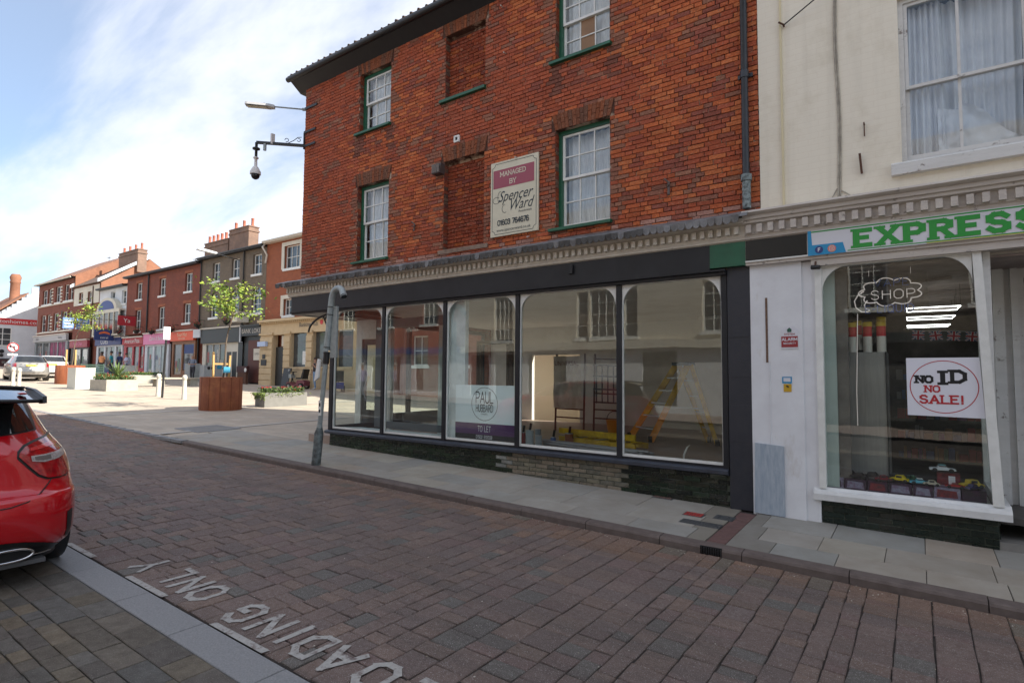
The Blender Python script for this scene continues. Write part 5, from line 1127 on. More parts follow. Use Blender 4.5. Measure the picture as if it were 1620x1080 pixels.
m_stn = mat('bank_stone', (.62, .48, .29), .8, c2=(.52, .39, .23), sc_=2.5, bump=.2)
m_slt = mat('row_roof_grey', (.30, .26, .21), .85, c2=(.20, .17, .14), sc_=6, bump=.4)
m_brt = brickmat('row_roof_brown', [(.16, .11, .085), (.12, .085, .07)], (.06, .045, .04), bw=.25, bh=.12, ms=.012, bump=.6)
m_ort = brickmat('row_roof_orange', [(.28, .13, .08), (.22, .10, .06)], (.15, .07, .04), bw=.25, bh=.12, ms=.012, bump=.6)
m_fg = mat('far_glass', (.035, .04, .045), .06, c2=(.07, .08, .085), sc_=.9, spec=.8)
m_sgl = mat('far_shop_glass', (.06, .065, .07), .07, c2=(.16, .16, .15), sc_=.7, spec=.7)
m_char = mat('charcoal_paint', (.035, .04, .04), .5)
m_terr = mat('chimney_pot', (.42, .13, .08), .8, c2=(.32, .10, .06), sc_=9)
RY = 13.0
def fwin(par, x0, x1, z0, z1, cols=2, rows=2, y=RY+.14, fm=None, arch=0, sill=True, mid=True, rev=True):
    fm = fm or m_white; fr_ = .07; bw = .035
    hs = []; pw = (x1-x0-2*fr_-(cols-1)*bw)/cols; n = rows*(2 if mid else 1); ph = (z1-z0-2*fr_-(n-1)*bw)/n
    for i in range(cols):
        for j in range(n): hs.append((x0+fr_+i*(pw+bw), x0+fr_+i*(pw+bw)+pw, z0+fr_+j*(ph+bw), z0+fr_+j*(ph+bw)+ph))
    mb = MB(); mb.wall(x0, x1, z0, z1, hs, y, y+.06)
    if arch:   # round head: fan bars and infill
        cx, r = (x0+x1)/2, (x1-x0)/2; n = 10
        for i in range(n):
            a0, a1 = math.pi*i/n, math.pi*(i+1)/n
            mb.prism([(cx+r*math.cos(a0), z1+r*math.sin(a0)), (cx+r*math.cos(a1), z1+r*math.sin(a1)), (cx+(r-.08)*math.cos(a1), z1+(r-.08)*math.sin(a1)), (cx+(r-.08)*math.cos(a0), z1+(r-.08)*math.sin(a0))], y, y+.06, 'Y')
        for a in (60, 120): mb.bar((cx, y+.03, z1), (cx+(r-.05)*math.cos(R_(a)), y+.03, z1+(r-.05)*math.sin(R_(a))), .03, .04)
    w_ = mb.build('window', fm, par)
    mb = MB(); mb.box(x0+.03, x1-.03, y+.035, y+.045, z0+.03, z1-.03)
    if arch:
        cx, r = (x0+x1)/2, (x1-x0)/2-.03
        mb.prism([(cx+r*math.cos(math.pi*i/10), z1-.03+r*math.sin(math.pi*i/10)) for i in range(11)], y+.035, y+.045, 'Y')
    mb.build('pane', m_fg, w_)
    if sill: mb = MB(); mb.box(x0-.12, x1+.12, RY-.07, y+.04, z0-.14, z0+.01); mb.build('sill', m_white, w_)
    return w_
def archholes(x0, x1, z1):   # stepped rectangles approximating a round head
    cx, r = (x0+x1)/2, (x1-x0)/2; out = []
    for i in range(5): a = math.asin((i+.5)/5.5); out.append((cx-r*math.cos(a), cx+r*math.cos(a), z1+r*i/5.5-.001 if i else z1, z1+r*(i+1)/5.5))
    return out
def body(name, label, x0, x1, ez, m, wins, dep=9.0, z0=None, shop_top=None, roof=None, rm=None, rh=2.6, cat='building', side=None, oy=0.0):
    gz0 = gz((x0+x1)/2, RY)
    t = thing(name, label, cat, ((x0+x1)/2, RY, gz0))
    hs = [w[:4] for w in wins]
    for w in wins:
        if len(w) > 6 and w[6].get('arch'): hs += archholes(w[0], w[1], w[3])
    mb = MB(); mb.wall(x0, x1, shop_top or gz0-.6, ez, hs, RY, RY+.3); mb.build('wall', m, t)
    mb = MB(); mb.box(x0+.002, x1-.002, RY+.302, RY+dep, gz0-.6, ez-.001); mb.build('house_body', side or m, t)
    for w in wins: fwin(t, w[0], w[1], w[2], w[3], w[4], w[5], **(w[6] if len(w) > 6 else {}))
    if rm is not None:
        ry = RY+dep*.55
        mb = MB(); mb.prism([(RY-.32, ez+.02), (ry, ez+rh), (RY+dep+.3, ez+.02)], x0+.001, x1-.001, 'X', 0); mb.build('roof', rm, t)
        mb = MB(); mb.box(x0, x1, RY-.36, RY+.0, ez-.13, ez+.018); mb.tube([(x0, RY-.36, ez-.02), (x1, RY-.36, ez-.02)], .07, 8); mb.build('gutter', m_black if roof != 'cream' else m_cream, t)
    return t
def pots(par, xs, y, z, m=None):
    for x in xs: mb = MB(); mb.lathe([(.13, z), (.15, z+.06), (.11, z+.1), (.105, z+.55), (.125, z+.6), (.10, z+.64)], 12, (x, y)); mb.build('chimney_pot', m_terr, par)
def chimney(par, x0, x1, y0, y1, z0, z1, m, npot):
    mb = MB(); mb.box(x0, x1, y0, y1, z0, z1); mb.box(x0-.06, x1+.06, y0-.06, y1+.06, z1-.35, z1-.22); mb.box(x0-.05, x1+.05, y0-.05, y1+.05, z1, z1+.08); c = mb.build('chimney', m, par)
    pots(c, [x0+.2+(x1-x0-.4)*i/max(1, npot-1) for i in range(npot)], (y0+y1)/2, z1+.08); return c
def shop(par, x0, x1, fz0, fz1, fcol, base, panes, gm=None, frame=None, pil=None, door=None):
    """fascia + framed display windows; panes: list of (x0,x1,z0,z1)"""
    gz0 = gz((x0+x1)/2, RY)
    mb = MB(); mb.box(x0, x1, RY-.22, RY, fz0, fz1); f = mb.build('fascia', fcol, par)
    mb = MB(); mb.box(x0, x1, RY-.30, RY, fz1, fz1+.10); mb.build('fascia_cornice', m_cream, par)
    mb = MB(); mb.wall(x0, x1, gz0-.3, fz0, panes, RY-.06, RY+.10); mb.build('shopfront', frame or base, par)
    for p in panes:
        mb = MB(); mb.box(p[0], p[1], RY+.02, RY+.03, p[2], p[3]); mb.build('display_pane', gm or m_sgl, par)
        for q in range(rnd.randint(1, 4)):
            a_ = rnd.uniform(p[0]+.05, p[1]-.45); b_ = a_+rnd.uniform(.25, .4); c_ = rnd.uniform(p[2]+.1, p[3]-.9); d_ = c_+rnd.uniform(.3, .8); k_ = rnd.randrange(6)
            mb = MB(); mb.box(a_, b_, RY+.006+.002*q, RY+.0075+.002*q, c_, d_); mb.build('window_poster', mat('poster_tone_%d' % k_, [(.6, .58, .5), (.45, .06, .05), (.06, .12, .3), (.5, .42, .1), (.1, .25, .15), (.35, .33, .32)][k_], .6, c2=(.25, .22, .2), sc_=7), par)
        if p[1]-p[0] > 1.1:
            n = int((p[1]-p[0])/.9)
            for i in range(1, n): mb = MB(); x = p[0]+(p[1]-p[0])*i/n; mb.box(x-.03, x+.03, RY-.03, RY+.018, p[2], p[3]); mb.build('glazing_bar', frame or base, par)
    return f
def ftxt(par, txt, x, z, size, m, y, sx=1.0, name='lettering', shear=0): return ftext(name, txt, size, m, MY(x, y, z), par, sx=sx, shear=shear)

# banking hub
hub = body('banking_hub', 'orange brick building with a stone ground floor lettered Banking Hub across the square', -34.35, -22.5, 10.25, m_rb2,
    [(-32.35, -30.7, 8.3, 9.75, 3, 2, dict(mid=False)), (-32.3, -31.2, 5.35, 6.4, 3, 1), (-28.6, -26.9, 8.3, 9.75, 3, 2, dict(mid=False)), (-28.4, -27.2, 5.35, 6.4, 3, 1), (-25.2, -24, 5.35, 6.4, 3, 1)], rm=m_slt, rh=2.0, shop_top=5.15, roof='cream')
for a, b, c, d in ((-32.35, -30.7, 8.3, 9.75), (-28.6, -26.9, 8.3, 9.75), (-32.3, -31.2, 5.35, 6.4)):
    mb = MB(); mb.wall(a-.28, b+.28, c-.02, d+.24, [(a, b, c-.02, d)], RY-.05, RY+.02); mb.build('window_surround', m_crm, hub)
zg = gz(-31, RY)
HB = [(-32.95, -31.75, zg-.1, 4.15), (-31.05, -29.45, 2.15, 4.2), (-28.85, -27.3, 2.15, 4.2), (-26.7, -25.2, 2.15, 4.2)]
mb = MB(); mb.wall(-34.35, -22.5, zg-.4, 4.3, HB, RY-.25, RY+.1); mb.box(-34.35, -22.5, RY-.25, RY, 4.3, 4.95); mb.box(-34.4, -22.5, RY-.50, RY, 4.97, 5.12); mb.build('stone_ground_floor', m_stn, hub)
x = -34.3
mb = MB()
while x < -22.6: mb.box(x, x+.09, RY-.42, RY-.25, 4.86, 4.965); x += .2
mb.build('dentil_course', m_stn, hub).__setitem__('kind', 'stuff')
piers = [(-34.35, -32.95), (-31.75, -31.05), (-29.45, -28.85), (-27.3, -26.7)]
for a, b in piers:
    z = zg
    while z < 4.0:
        mb = MB(); mb.box(a+.02, b-.02, RY-.31, RY-.251, z+.02, min(z+.36, 4.15)); mb.build('rusticated_block', m_stn, hub); z += .385
    mb = MB(); mb.box(a-.04, b+.04, RY-.36, RY-.251, 4.16, 4.29); mb.build('pier_capital', m_stn, hub)
for p in HB[1:]: mb = MB(); mb.box(p[0], p[1], RY-.02, RY-.01, p[2], p[3]); mb.build('bank_window', m_fg, hub); mb = MB(); mb.box(p[0], p[1], RY-.30, RY-.02, p[2]-.14, p[2]); mb.build('bank_sill', m_stn, hub)
mb = MB(); mb.box(-32.9, -31.8, RY-.05, RY-.02, zg, 3.4); mb.box(-32.3, -31.8, RY-.06, RY-.02, 3.45, 4.1, 1); mb.build('black_door', [m_black, m_crm], hub)
ftxt(hub, 'Banking Hub', -29.3, 4.66, .36, m_black, RY-.262, 1.0, 'lettering'); 
mb = MB(); mb.prism([(-28.05+.14*math.cos(a), 4.74+.14*math.sin(a)) for a in [i*math.pi/8 for i in range(16)]], RY-.27, RY-.255, 'Y'); mb.build('red_emblem', mat('sign_red', (.6, .04, .05), .5), hub)
mb = MB(); mb.box(-34.1, -33.5, RY-.34, RY-.312, 2.25, 2.62); mb.box(-33.95, -33.65, RY-.34, RY-.312, 2.66, 2.95); mb.build('wall_plaque', m_black, hub)
mb = MB(); mb.box(-30.1, -29.7, RY-.05, RY-.03, 2.3, 3.1); mb.build('window_poster', m_white, hub)
mb = MB(); mb.box(-34.3, -33.4, RY-.50, RY-.33, 3.45, 3.75); mb.build('blue_wall_sign', mat('sign_pale_blue', (.45, .55, .75), .5), hub)
mb = MB(); mb.tube([(-34.33, RY-.1, 10.2), (-34.33, RY-.35, 9.9), (-34.15, RY-.12, 9.4), (-34.33, RY-.1, 8.9)], .06, 8); mb.build('swan_neck_pipe', m_cream, hub)

# grey brick building with the passage
gw = [(-41.3, -40.3, 8.3, 9.65, 2, 1), (-38.7, -37.7, 8.3, 9.65, 2, 1), (-36.0, -34.95, 8.3, 9.65, 2, 1), (-41.5, -40.4, 5.7, 6.95, 2, 1, dict(arch=1)), (-38.75, -37.6, 5.7, 6.95, 2, 1, dict(arch=1)), (-36.0, -34.9, 5.7, 6.95, 2, 1, dict(arch=1))]
gr = body('grey_brick_building', 'three storey dark grey brick building with round headed windows beside the bank', -42.95, -34.37, 10.12, m_gb, gw, rm=m_slt, rh=2.2, shop_top=4.95)
chimney(gr, -48.2, -44.5, 15.7, 16.3, 10.4, 12.4, m_chb, 6); chimney(gr, -44.1, -41.3, 15.6, 16.4, 10.4, 12.95, m_chb, 3)
gg = gz(-39, RY)
f = shop(gr, -42.2, -36.75, 3.85, 4.85, m_char, m_cream, [(-41.7, -39.0, 2.0, 3.75)], frame=m_crm)
mb = MB(); mb.wall(-38.9, -37.3, gg-.1, 3.4, [(-38.75, -38.15, gg+.1, 3.2), (-38.05, -37.45, gg+.1, 3.2)], RY-.09, RY-.065); dd = mb.build('shop_door', m_crm, gr)
mb = MB(); mb.box(-38.75, -38.15, RY-.075, RY-.065, gg+.1, 3.2); mb.box(-38.05, -37.45, RY-.075, RY-.065, gg+.1, 3.2); mb.build('door_panel', m_char, dd)
mb = MB(); mb.box(-36.7, -34.4, RY-.25, RY, 4.2, 4.8); mb.box(-36.7, -34.4, RY-.35, RY, 4.8, 4.92); mb.build('passage_fascia', m_black, gr)
ftxt(gr, 'BANK LOKE', -35.5, 4.5, .42, m_cream, RY-.26, 1.0)
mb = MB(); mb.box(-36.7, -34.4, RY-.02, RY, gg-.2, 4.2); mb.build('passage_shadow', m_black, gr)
mb = MB(); mb.box(-36.0, -34.4, RY-.12, RY-.03, gg, 3.9); mb.build('passage_boards', mat('red_brown_wood', (.10, .03, .02), .6), gr); mb = MB(); mb.box(-35.3, -34.5, RY-.15, RY-.125, 2.6, 3.35); mb.build('notice_board', m_crm, gr)
ftxt(gr, 'OPEN', -34.9, 3.0, .2, m_black, RY-.155)
mb = MB(); mb.box(-37.3, -36.75, RY-.1, RY, gg-.2, 4.8); mb.box(-36.85, -36.75, RY-.3, RY, 3.8, 4.9, 1); mb.build('grey_post', [m_char, m_wht], gr)
mb = MB(); mb.box(-43.2, -42.2, RY-.3, RY, 4.3, 4.9); mb.build('white_box', m_wht, gr)
mb = MB(); mb.box(-36.8, -36.1, RY-.9, RY-.1, 5.1, 5.8); mb.build('wall_box', m_crm, gr)
for xx_, zz0 in ((-37.0, 5.0), (-42.85, 1.2)): mb = MB(); mb.tube([(xx_, RY-.08, 10.0), (xx_, RY-.08, zz0)], .05, 6); mb.build('downpipe', m_black, gr)

# long red brick building with three shops
rw = [(-54.05, -52.95, 7.9, 9.3, 2, 1), (-49.75, -48.65, 7.9, 9.3, 2, 1), (-45.4, -44.3, 7.9, 9.3, 2, 1), (-54.05, -52.95, 5.2, 7.0, 2, 1), (-49.75, -48.65, 5.2, 7.0, 2, 1), (-45.5, -44.4, 5.5, 7.0, 2, 1)]
rd = body('red_brick_building', 'long plain red brick building with three coloured shopfronts below white sashes', -55.95, -42.97, 9.95, m_rb1, rw, rm=m_slt, rh=1.8, shop_top=4.95)
for a, b, c, d, *_ in rw: mb = MB(); mb.box(a-.1, b+.1, RY-.01, RY+.01, d, d+.22); mb.build('brick_lintel', m_rb2, rd)
mb = MB(); mb.tube([(-51.6, RY-.08, 9.8), (-51.6, RY-.08, 5.0)], .06, 6); mb.build('downpipe', m_black, rd)
m_pz = mat('pizza_red', (.40, .025, .035), .5); m_pk = mat('shop_pink', (.72, .22, .40), .5); m_or = mat('shop_orange', (.75, .10, .03), .5)
gd = gz(-49, RY)
f1 = shop(rd, -55.9, -51.85, 4.1, 4.65, m_pz, m_pz, [(-55.4, -54.2, gd+.7, 3.9), (-53.9, -52.9, gd+.2, 3.9), (-52.7, -52.0, gd+.7, 3.9)], frame=m_pz); ftxt(rd, 'American Pizza', -53.9, 4.37, .5, m_white, RY-.23, .95)
f2 = shop(rd, -51.75, -47.5, 4.0, 4.85, m_pk, m_wht, [(-50.0, -47.9, gd+.4, 3.85), (-51.3, -50.3, gd+.1, 3.85)], frame=m_wht, gm=mat('bright_shop_glass', (.30, .36, .36), .1, c2=(.2, .24, .24), sc_=.8)); ftxt(rd, 'Cakes & Bakes', -49.4, 4.45, .45, m_white, RY-.23, .9, shear=.2)
f3 = shop(rd, -46.95, -43.3, 4.15, 4.85, m_or, m_rb1, [(-46.7, -45.4, gd+.2, 3.9), (-45.2, -43.5, gd+.5, 3.9)], frame=mat('brown_front', (.25, .11, .05), .6)); ftxt(rd, 'Your Hut', -45.1, 4.6, .42, mat('letter_cream', (.8, .6, .4), .5), RY-.23, .95); ftxt(rd, 'FISH & CHIPS', -45.1, 4.3, .2, mat('letter_cream', (.8, .6, .4), .5), RY-.23, .95)
mb = MB(); mb.box(-45.1, -43.6, RY-.0, RY+.015, 3.2, 3.85); mb.build('blind', mat('blind_blue', (.06, .09, .22), .7), rd)
mb = MB(); mb.box(-46.95, -43.3, RY-.02, RY+.0, 4.9, 5.05); mb.build('string_course', m_rb1, rd)

# white building with the blue lunette
cw = [(-59.5, -58.5, 7.95, 9.0, 1, 1), (-57.05, -56.1, 7.75, 8.95, 1, 1)]
co = body('white_shop_building', 'narrow white building with a blue lunette over a tall glazed bay', -62.0, -55.97, 9.4, m_wht, cw, rm=m_slt, rh=1.6, shop_top=4.85)
mb = MB(); mb.wall(-62.0, -56.1, 4.95, 7.15, [(-61.7+i*1.12, -60.7+i*1.12, 5.1, 7.0) for i in range(5)], RY-.5, RY-.4); mb.box(-62, -56.1, RY-.5, RY, 7.15, 7.3); bay_ = mb.build('glazed_bay', m_crm, co)
mb = MB(); mb.box(-61.8, -56.3, RY-.44, RY-.43, 5.0, 7.1); mb.build('bay_pane', mat('bay_glass', (.16, .11, .07), .12, c2=(.06, .045, .03), sc_=1), bay_)
A_ = lambda r, n=14: [(-59.05+r*1.25*math.cos(math.pi*i/n), 7.3+r*.62*math.sin(math.pi*i/n)) for i in range(n+1)]
mb = MB(); mb.prism(A_(1.75), RY-.45, RY-.01, 'Y'); mb.build('arched_pediment', m_stn if False else m_crm, co); mb = MB(); mb.prism(A_(1.35), RY-.49, RY-.451, 'Y'); mb.build('blue_lunette', mat('lunette_blue', (.03, .06, .22), .5), co)
m_nv = mat('shop_navy', (.03, .05, .17), .5)
shop(co, -62.0, -56.2, 4.15, 4.78, m_nv, m_wht, [(-61.6, -60.2, gd+.8, 4.0), (-59.9, -57.9, gd+.1, 4.0), (-57.6, -56.5, gd+.8, 4.0)], frame=m_wht); ftxt(co, 'COES', -59.8, 4.47, .62, m_white, RY-.23, 1.1)
mb = MB(); mb.box(-62, -56.2, RY-.1, RY-.065, gd-.2, gd+.75); mb.build('navy_stall_riser', m_nv, co)

# brick and cream building with the steep brown roof
bw_ = [(-67.2, -66.1, 8.4, 9.5, 2, 1), (-64.95, -63.95, 8.4, 9.45, 2, 1), (-62.0+.05, -61.2, 8.2, 9.2, 1, 1), (-65.3, -64.1, 6.1, 7.4, 2, 1), (-67.6, -66.6, 6.1, 7.4, 2, 1)]
b2 = body('brick_cream_building', 'brick building with a cream upper band and a steep brown tiled roof', -68.55, -62.02, 10.1, m_vb, [w for w in bw_ if w[1] < -62.1], shop_top=4.95, dep=8)
mb = MB(); mb.wall(-68.5, -62.1, 8.25, 10.0, [w[:4] for w in bw_ if w[2] > 8 and w[1] < -62.1], RY-.05, RY-.001); mb.build('cream_band', m_crm, b2)
mb = MB(); mb.prism([(RY-.3, 10.12), (RY+4.0, 13.0), (RY+8.3, 10.12)], -68.7, -61.9, 'X'); mb.build('roof', m_brt, b2)
for xa_, xb_ in ((-61.84, -61.6), (-68.85, -68.65)): mb = MB(); mb.prism([(RY-.35, 10.1), (RY+4.0, 13.02), (RY+4.0, 13.35), (RY-.35, 10.4)], xa_, xb_, 'X'); mb.build('verge', m_wht, b2)
mb = MB(); mb.prism([(RY, 9.3), (RY, 10.1), (RY+4.0, 12.95), (RY+8, 10.1), (RY+8, 9.3)], -61.899, -61.845, 'X'); mb.build('gable_wall', m_gab, b2)
mb = MB(); mb.tube([(-63.5, RY-.08, 9.9), (-63.5, RY-.08, 5.0)], .06, 6); mb.build('downpipe', mat('pipe_brown', (.09, .04, .03), .5), b2)
shop(b2, -68.5, -63.9, 4.1, 4.78, mat('shop_maroon', (.33, .04, .06), .5), m_char, [(-67.8, -66.0, gd+.8, 3.95), (-65.8, -64.2, gd+.8, 3.95)], frame=m_char, gm=mat('bright_shop_glass', (.30, .36, .36), .1)); ftxt(b2, 'Fish & Chips', -66.3, 4.45, .45, m_pk, RY-.23, 1.0)
chimney(b2, -66.0, -61.5, 15.8, 16.6, 11.5, 13.7, m_chb, 4)

# Victorian building
vw = [(-78.2, -76.7, 9.0, 10.6, 1, 1), (-76.4, -75.2, 9.0, 10.6, 1, 1), (-74.1, -72.6, 9.0, 10.7, 1, 1), (-71.5, -70.3, 9.0, 10.7, 1, 1), (-70.0, -68.95, 9.0, 10.7, 1, 1),
      (-78.3, -76.8, 6.0, 7.85, 1, 1), (-76.5, -75.4, 6.0, 7.85, 1, 1), (-74.4, -72.9, 6.0, 7.9, 1, 1), (-71.8, -70.4, 6.0, 7.9, 1, 1), (-70.1, -69.0, 6.0, 7.9, 1, 1)]
vc = body('victorian_building', 'ornate red brick Victorian building with banded stone window piers and a gabled end', -79.5, -68.57, 11.3, m_vb, vw, shop_top=5.7, dep=10, rm=m_ort, rh=3.4)
for z in (5.85, 8.75): mb = MB(); mb.box(-79.55, -68.57, RY-.10, RY-.001, z, z+.12); mb.build('stone_band', m_crm, vc)
for xp in (-75.05, -72.35):
    for z0 in (6.1, 9.1):
        for i in range(5): mb = MB(); mb.box(xp-.12, xp+.35, RY-.06, RY-.001, z0+i*.34, z0+i*.34+.14); mb.build('quoin_block', m_crm, vc)
mb = MB(); mb.box(-79.8, -68.57, RY-.45, RY-.0, 11.18, 11.32); mb.build('eaves_cornice', m_crm, vc)
mb = MB(); mb.prism([(RY, 9.5), (RY, 11.35), (RY+5.5, 14.6), (RY+10, 11.3), (RY+10, 9.5)], -68.75, -68.5, 'X'); mb.build('gable_wall', m_gab, vc)
shop(vc, -79.8, -69.6, 4.95, 5.55, mat('fascia_grey', (.42, .42, .42), .5), m_char, [(-79.2, -77.2, gd+.9, 4.8), (-76.9, -75.2, gd+.3, 4.8), (-74.8, -72.6, gd+.9, 4.8), (-72.3, -70.2, gd+.9, 4.8)], frame=mat('shop_grey', (.22, .24, .25), .5))
mb = MB(); mb.box(-74.8, -72.6, RY+.0, RY+.015, gd+.9, 4.8); mb.box(-72.3, -70.2, RY, RY+.015, gd+.9, 4.8); mb.build('magenta_display', mat('magenta_mix', (.38, .04, .14), .6, c2=(.04, .03, .05), sc_=1.2, amt=1), vc)
ftxt(vc, 'oliver', -78.3, 5.25, .4, m_char, RY-.23); ftxt(vc, 'Bookings', -71.3, 5.25, .3, m_char, RY-.23)
# row fillers further right, hidden behind the corner building except from aside
x = -22.4
for i in range(3):
    w_ = (9, 8, 10)[i]; body('terrace_house', ['plain brick house hidden behind the corner building, next to the bank', 'cream rendered house second along from the bank behind the corner building', 'plain grey brick house third along from the bank behind the corner building'][i], x, x+w_-.05, (9.2, 8.6, 9.6)[i], (m_rb1, m_crm, m_gb)[i], [(x+1.5+k*2.6, x+2.6+k*2.6, zz_, zz_+1.5, 2, 1) for k in range(3) for zz_ in (2.2, 5.6)], rm=m_slt, rh=2.4, dep=5); x += w_

# white stepped-gable building closing the street, facing the square
GX = -84.0
wg = thing('white_gable_building', 'white painted stepped gable building with a red sign band and round chimney, far left', 'building', (GX, 10, gz(-84, 10)))
yc = 13.75
st = [(6.0, 1.0), (15.6, 1.0), (15.6, 6.5), (15.45, 6.5), (15.45, 10.6)]
z, y = 10.9, 15.3
st = [(2.0, 1.0), (15.5, 1.0), (15.5, 10.7), (14.9, 10.7), (14.9, 11.2), (14.1, 11.2), (14.1, 11.5), (13.5, 11.5), (13.5, 11.1)]
y, z = 13.5, 11.1
while y > 3.0: z -= .42; st.append((y, z)); y -= .42; st.append((y, z)) if y > 3.0 else None
st.append((2.0, z)); st = st[:]
mb = MB(); mb.prism(st[::-1], GX, GX-.35, 'X'); mb.build('gable_wall', m_wht, wg)
mb = MB(); mb.prism([(2.2, 1), (15.3, 1), (15.3, 9.6), (13.4, 10.6), (3.0, 1.6)], GX-.36, GX-9, 'X'); mb.build('house_body', m_wht, wg)
mb = MB(); mb.prism([(2.0, 1.2), (13.3, 10.72), (13.3, 10.95), (2.0, 1.5)], GX-.36, GX-9, 'X'); mb.build('roof', m_ort, wg)
m_red = mat('band_red', (.55, .03, .03), .5)
mb = MB(); mb.box(GX-.001, GX+.06, 2.0, 14.1, 7.05, 7.75); mb.build('sign_band', m_red, wg)
ftext('lettering', 'burlingtonhomes.com', .62, m_white, Matrix.Translation((GX+.07, 11.8, 7.4)) @ Matrix.Rotation(R_(90), 4, 'Z') @ Matrix.Rotation(R_(90), 4, 'X'), wg)
mb = MB(); mb.wall(9.6, 11.9, 4.6, 6.7, [(9.7+i*.72, 10.35+i*.72, 4.7+j*.66, 5.3+j*.66) for i in range(3) for j in range(3)], GX+.001, GX+.05, axis='X'); gwn = mb.build('window', m_white, wg); mb = MB(); mb.box(GX+.001, GX+.02, 9.65, 11.85, 4.65, 6.65); mb.build('pane', m_fg, gwn)
mb = MB(); mb.box(GX, GX+.12, 2.0, 12.2, 1.0, 3.1); mb.build('shop_opening', mat('dark_maroon', (.06, .02, .02), .6), wg); mb = MB(); mb.box(GX+.001, GX+.1, 2, 12.4, 3.1, 3.2); mb.build('drip_board', m_char, wg)
mb = MB(); mb.tube([(GX+.05, 11.1, 3.55), (GX+.12, 11.1, 3.55)], .18, 12); mb.tube([(GX+.05, 11.1, 4.0), (GX+.12, 11.1, 4.0)], .22, 12); mb.build('wall_lamp', m_black, wg)
mb = MB(); mb.lathe([(.7, 8.0), (.66, 9.6), (.7, 9.7), (.50, 10.0), (.47, 12.2), (.55, 12.3), (.47, 12.5), (.57, 12.9), (.5, 13.1), (.4, 13.3)], 20, (GX-3.4, 12.75)); mb.build('chimney', m_gab, wg)

# ================================================================= OPPOSITE SIDE OF THE STREET (cream one mirrored in shop glass, others invented for reflections)
OY = -16.0
def opp(name, label, x0, x1, ez, m, wins, shops, fm, sf=None):
    z0 = gz((x0+x1)/2, -3)
    t = thing(name, label, 'building', ((x0+x1)/2, OY, z0))
    mb = MB(); mb.wall(x0, x1, 3.3, ez, [w[:4] for w in wins], OY, OY-.3); mb.build('wall', m, t)
    mb = MB(); mb.box(x0+.002, x1-.002, OY-9, OY-.302, -1, ez-.001); mb.prism([(OY+.3, ez), (OY-4.5, ez+2.8), (OY-9.3, ez)][::-1], x0, x1, 'X'); mb.build('house_body', m_slt, t)
    for a, b, c, d, cols in wins:
        n = 4; fr_ = .06; pw = (b-a-2*fr_-(cols-1)*.03)/cols; ph = (d-c-2*fr_-(n-1)*.03)/n
        mb = MB(); mb.wall(a, b, c, d, [(a+fr_+i*(pw+.03), a+fr_+i*(pw+.03)+pw, c+fr_+j*(ph+.03), c+fr_+j*(ph+.03)+ph) for i in range(cols) for j in range(n)], OY-.1, OY-.16); w_ = mb.build('window', m_white, t)
        mb = MB(); mb.box(a, b, OY-.15, OY-.14, c, d); mb.build('pane', m_fg, w_); mb = MB(); mb.box(a-.1, b+.1, OY-.1, OY+.12, c-.14, c+.0); mb.build('sill', m_white, w_)
    mb = MB(); mb.box(x0, x1, OY, OY+.35, 2.95, 3.3); mb.build('fascia', fm, t)
    mb = MB(); mb.wall(x0, x1, -1, 2.95, shops, OY+.05, OY-.1); mb.build('shopfront', sf or m_wht, t)
    for a, b, c, d in shops: mb = MB(); mb.box(a, b, OY-.03, OY-.02, c, d); mb.build('display_pane', m_sgl, t)
    mb = MB(); mb.box(x0, x1, OY-.2, OY-.1, -1, 2.95); mb.build('inner_wall', m_room, t)
    return t
m_oc = mat('opposite_cream', (.62, .57, .47), .8, c2=(.55, .50, .41), sc_=1.5)
opp('opposite_cream_building', 'cream rendered building with a broad sash window on the camera side of the street', -20.0, -4.0, 8.4, m_oc, [(-13.1, -12.5, 3.5, 5.7, 1), (-12.4, -10.8, 3.5, 5.7, 4), (-10.7, -10.05, 3.5, 5.7, 1), (-18.0, -16.8, 3.5, 5.8, 4), (-7.2, -6.0, 3.6, 5.7, 3)], [(-19.5, -18.3, .7, 2.8), (-17.9, -16.2, .4, 2.8), (-15.8, -13.6, .7, 2.8), (-9.8, -8.3, .5, 2.8)], m_crm)
opp('invented_brick_building', 'invented red brick building for reflections, left of the cream one on the camera side', -36, -20.05, 8.8, m_rb1, [(-34+i*3.6, -32.8+i*3.6, 4.6, 6.4, 3) for i in range(4)], [(-35+i*3.8, -32.5+i*3.8, .8, 2.8) for i in range(4)], m_nv)  # unseen house added to fill the glass reflections
opp('invented_stone_building', 'invented stone faced building for reflections, farthest left on the camera side of the street', -56, -36.05, 9.4, m_stn, [(-54+i*3.8, -52.6+i*3.8, 4.8, 6.6, 3) for i in range(5)], [(-55+i*3.8, -52.6+i*3.8, 1.2, 2.9) for i in range(5)], m_char)  # also invented, continues the mirrored row out of view
opp('invented_dark_building', 'invented building, brick made dark to dim reflections, right of the cream one', -3.95, 14, 8.8, m_gb, [(-2+i*3.4, -.8+i*3.4, 4.2, 6.0, 3) for i in range(4)], [(-3+i*4, 0+i*4, .3, 2.7) for i in range(4)], m_char, m_char)  # added house, kept dark so the vape window mirrors less light
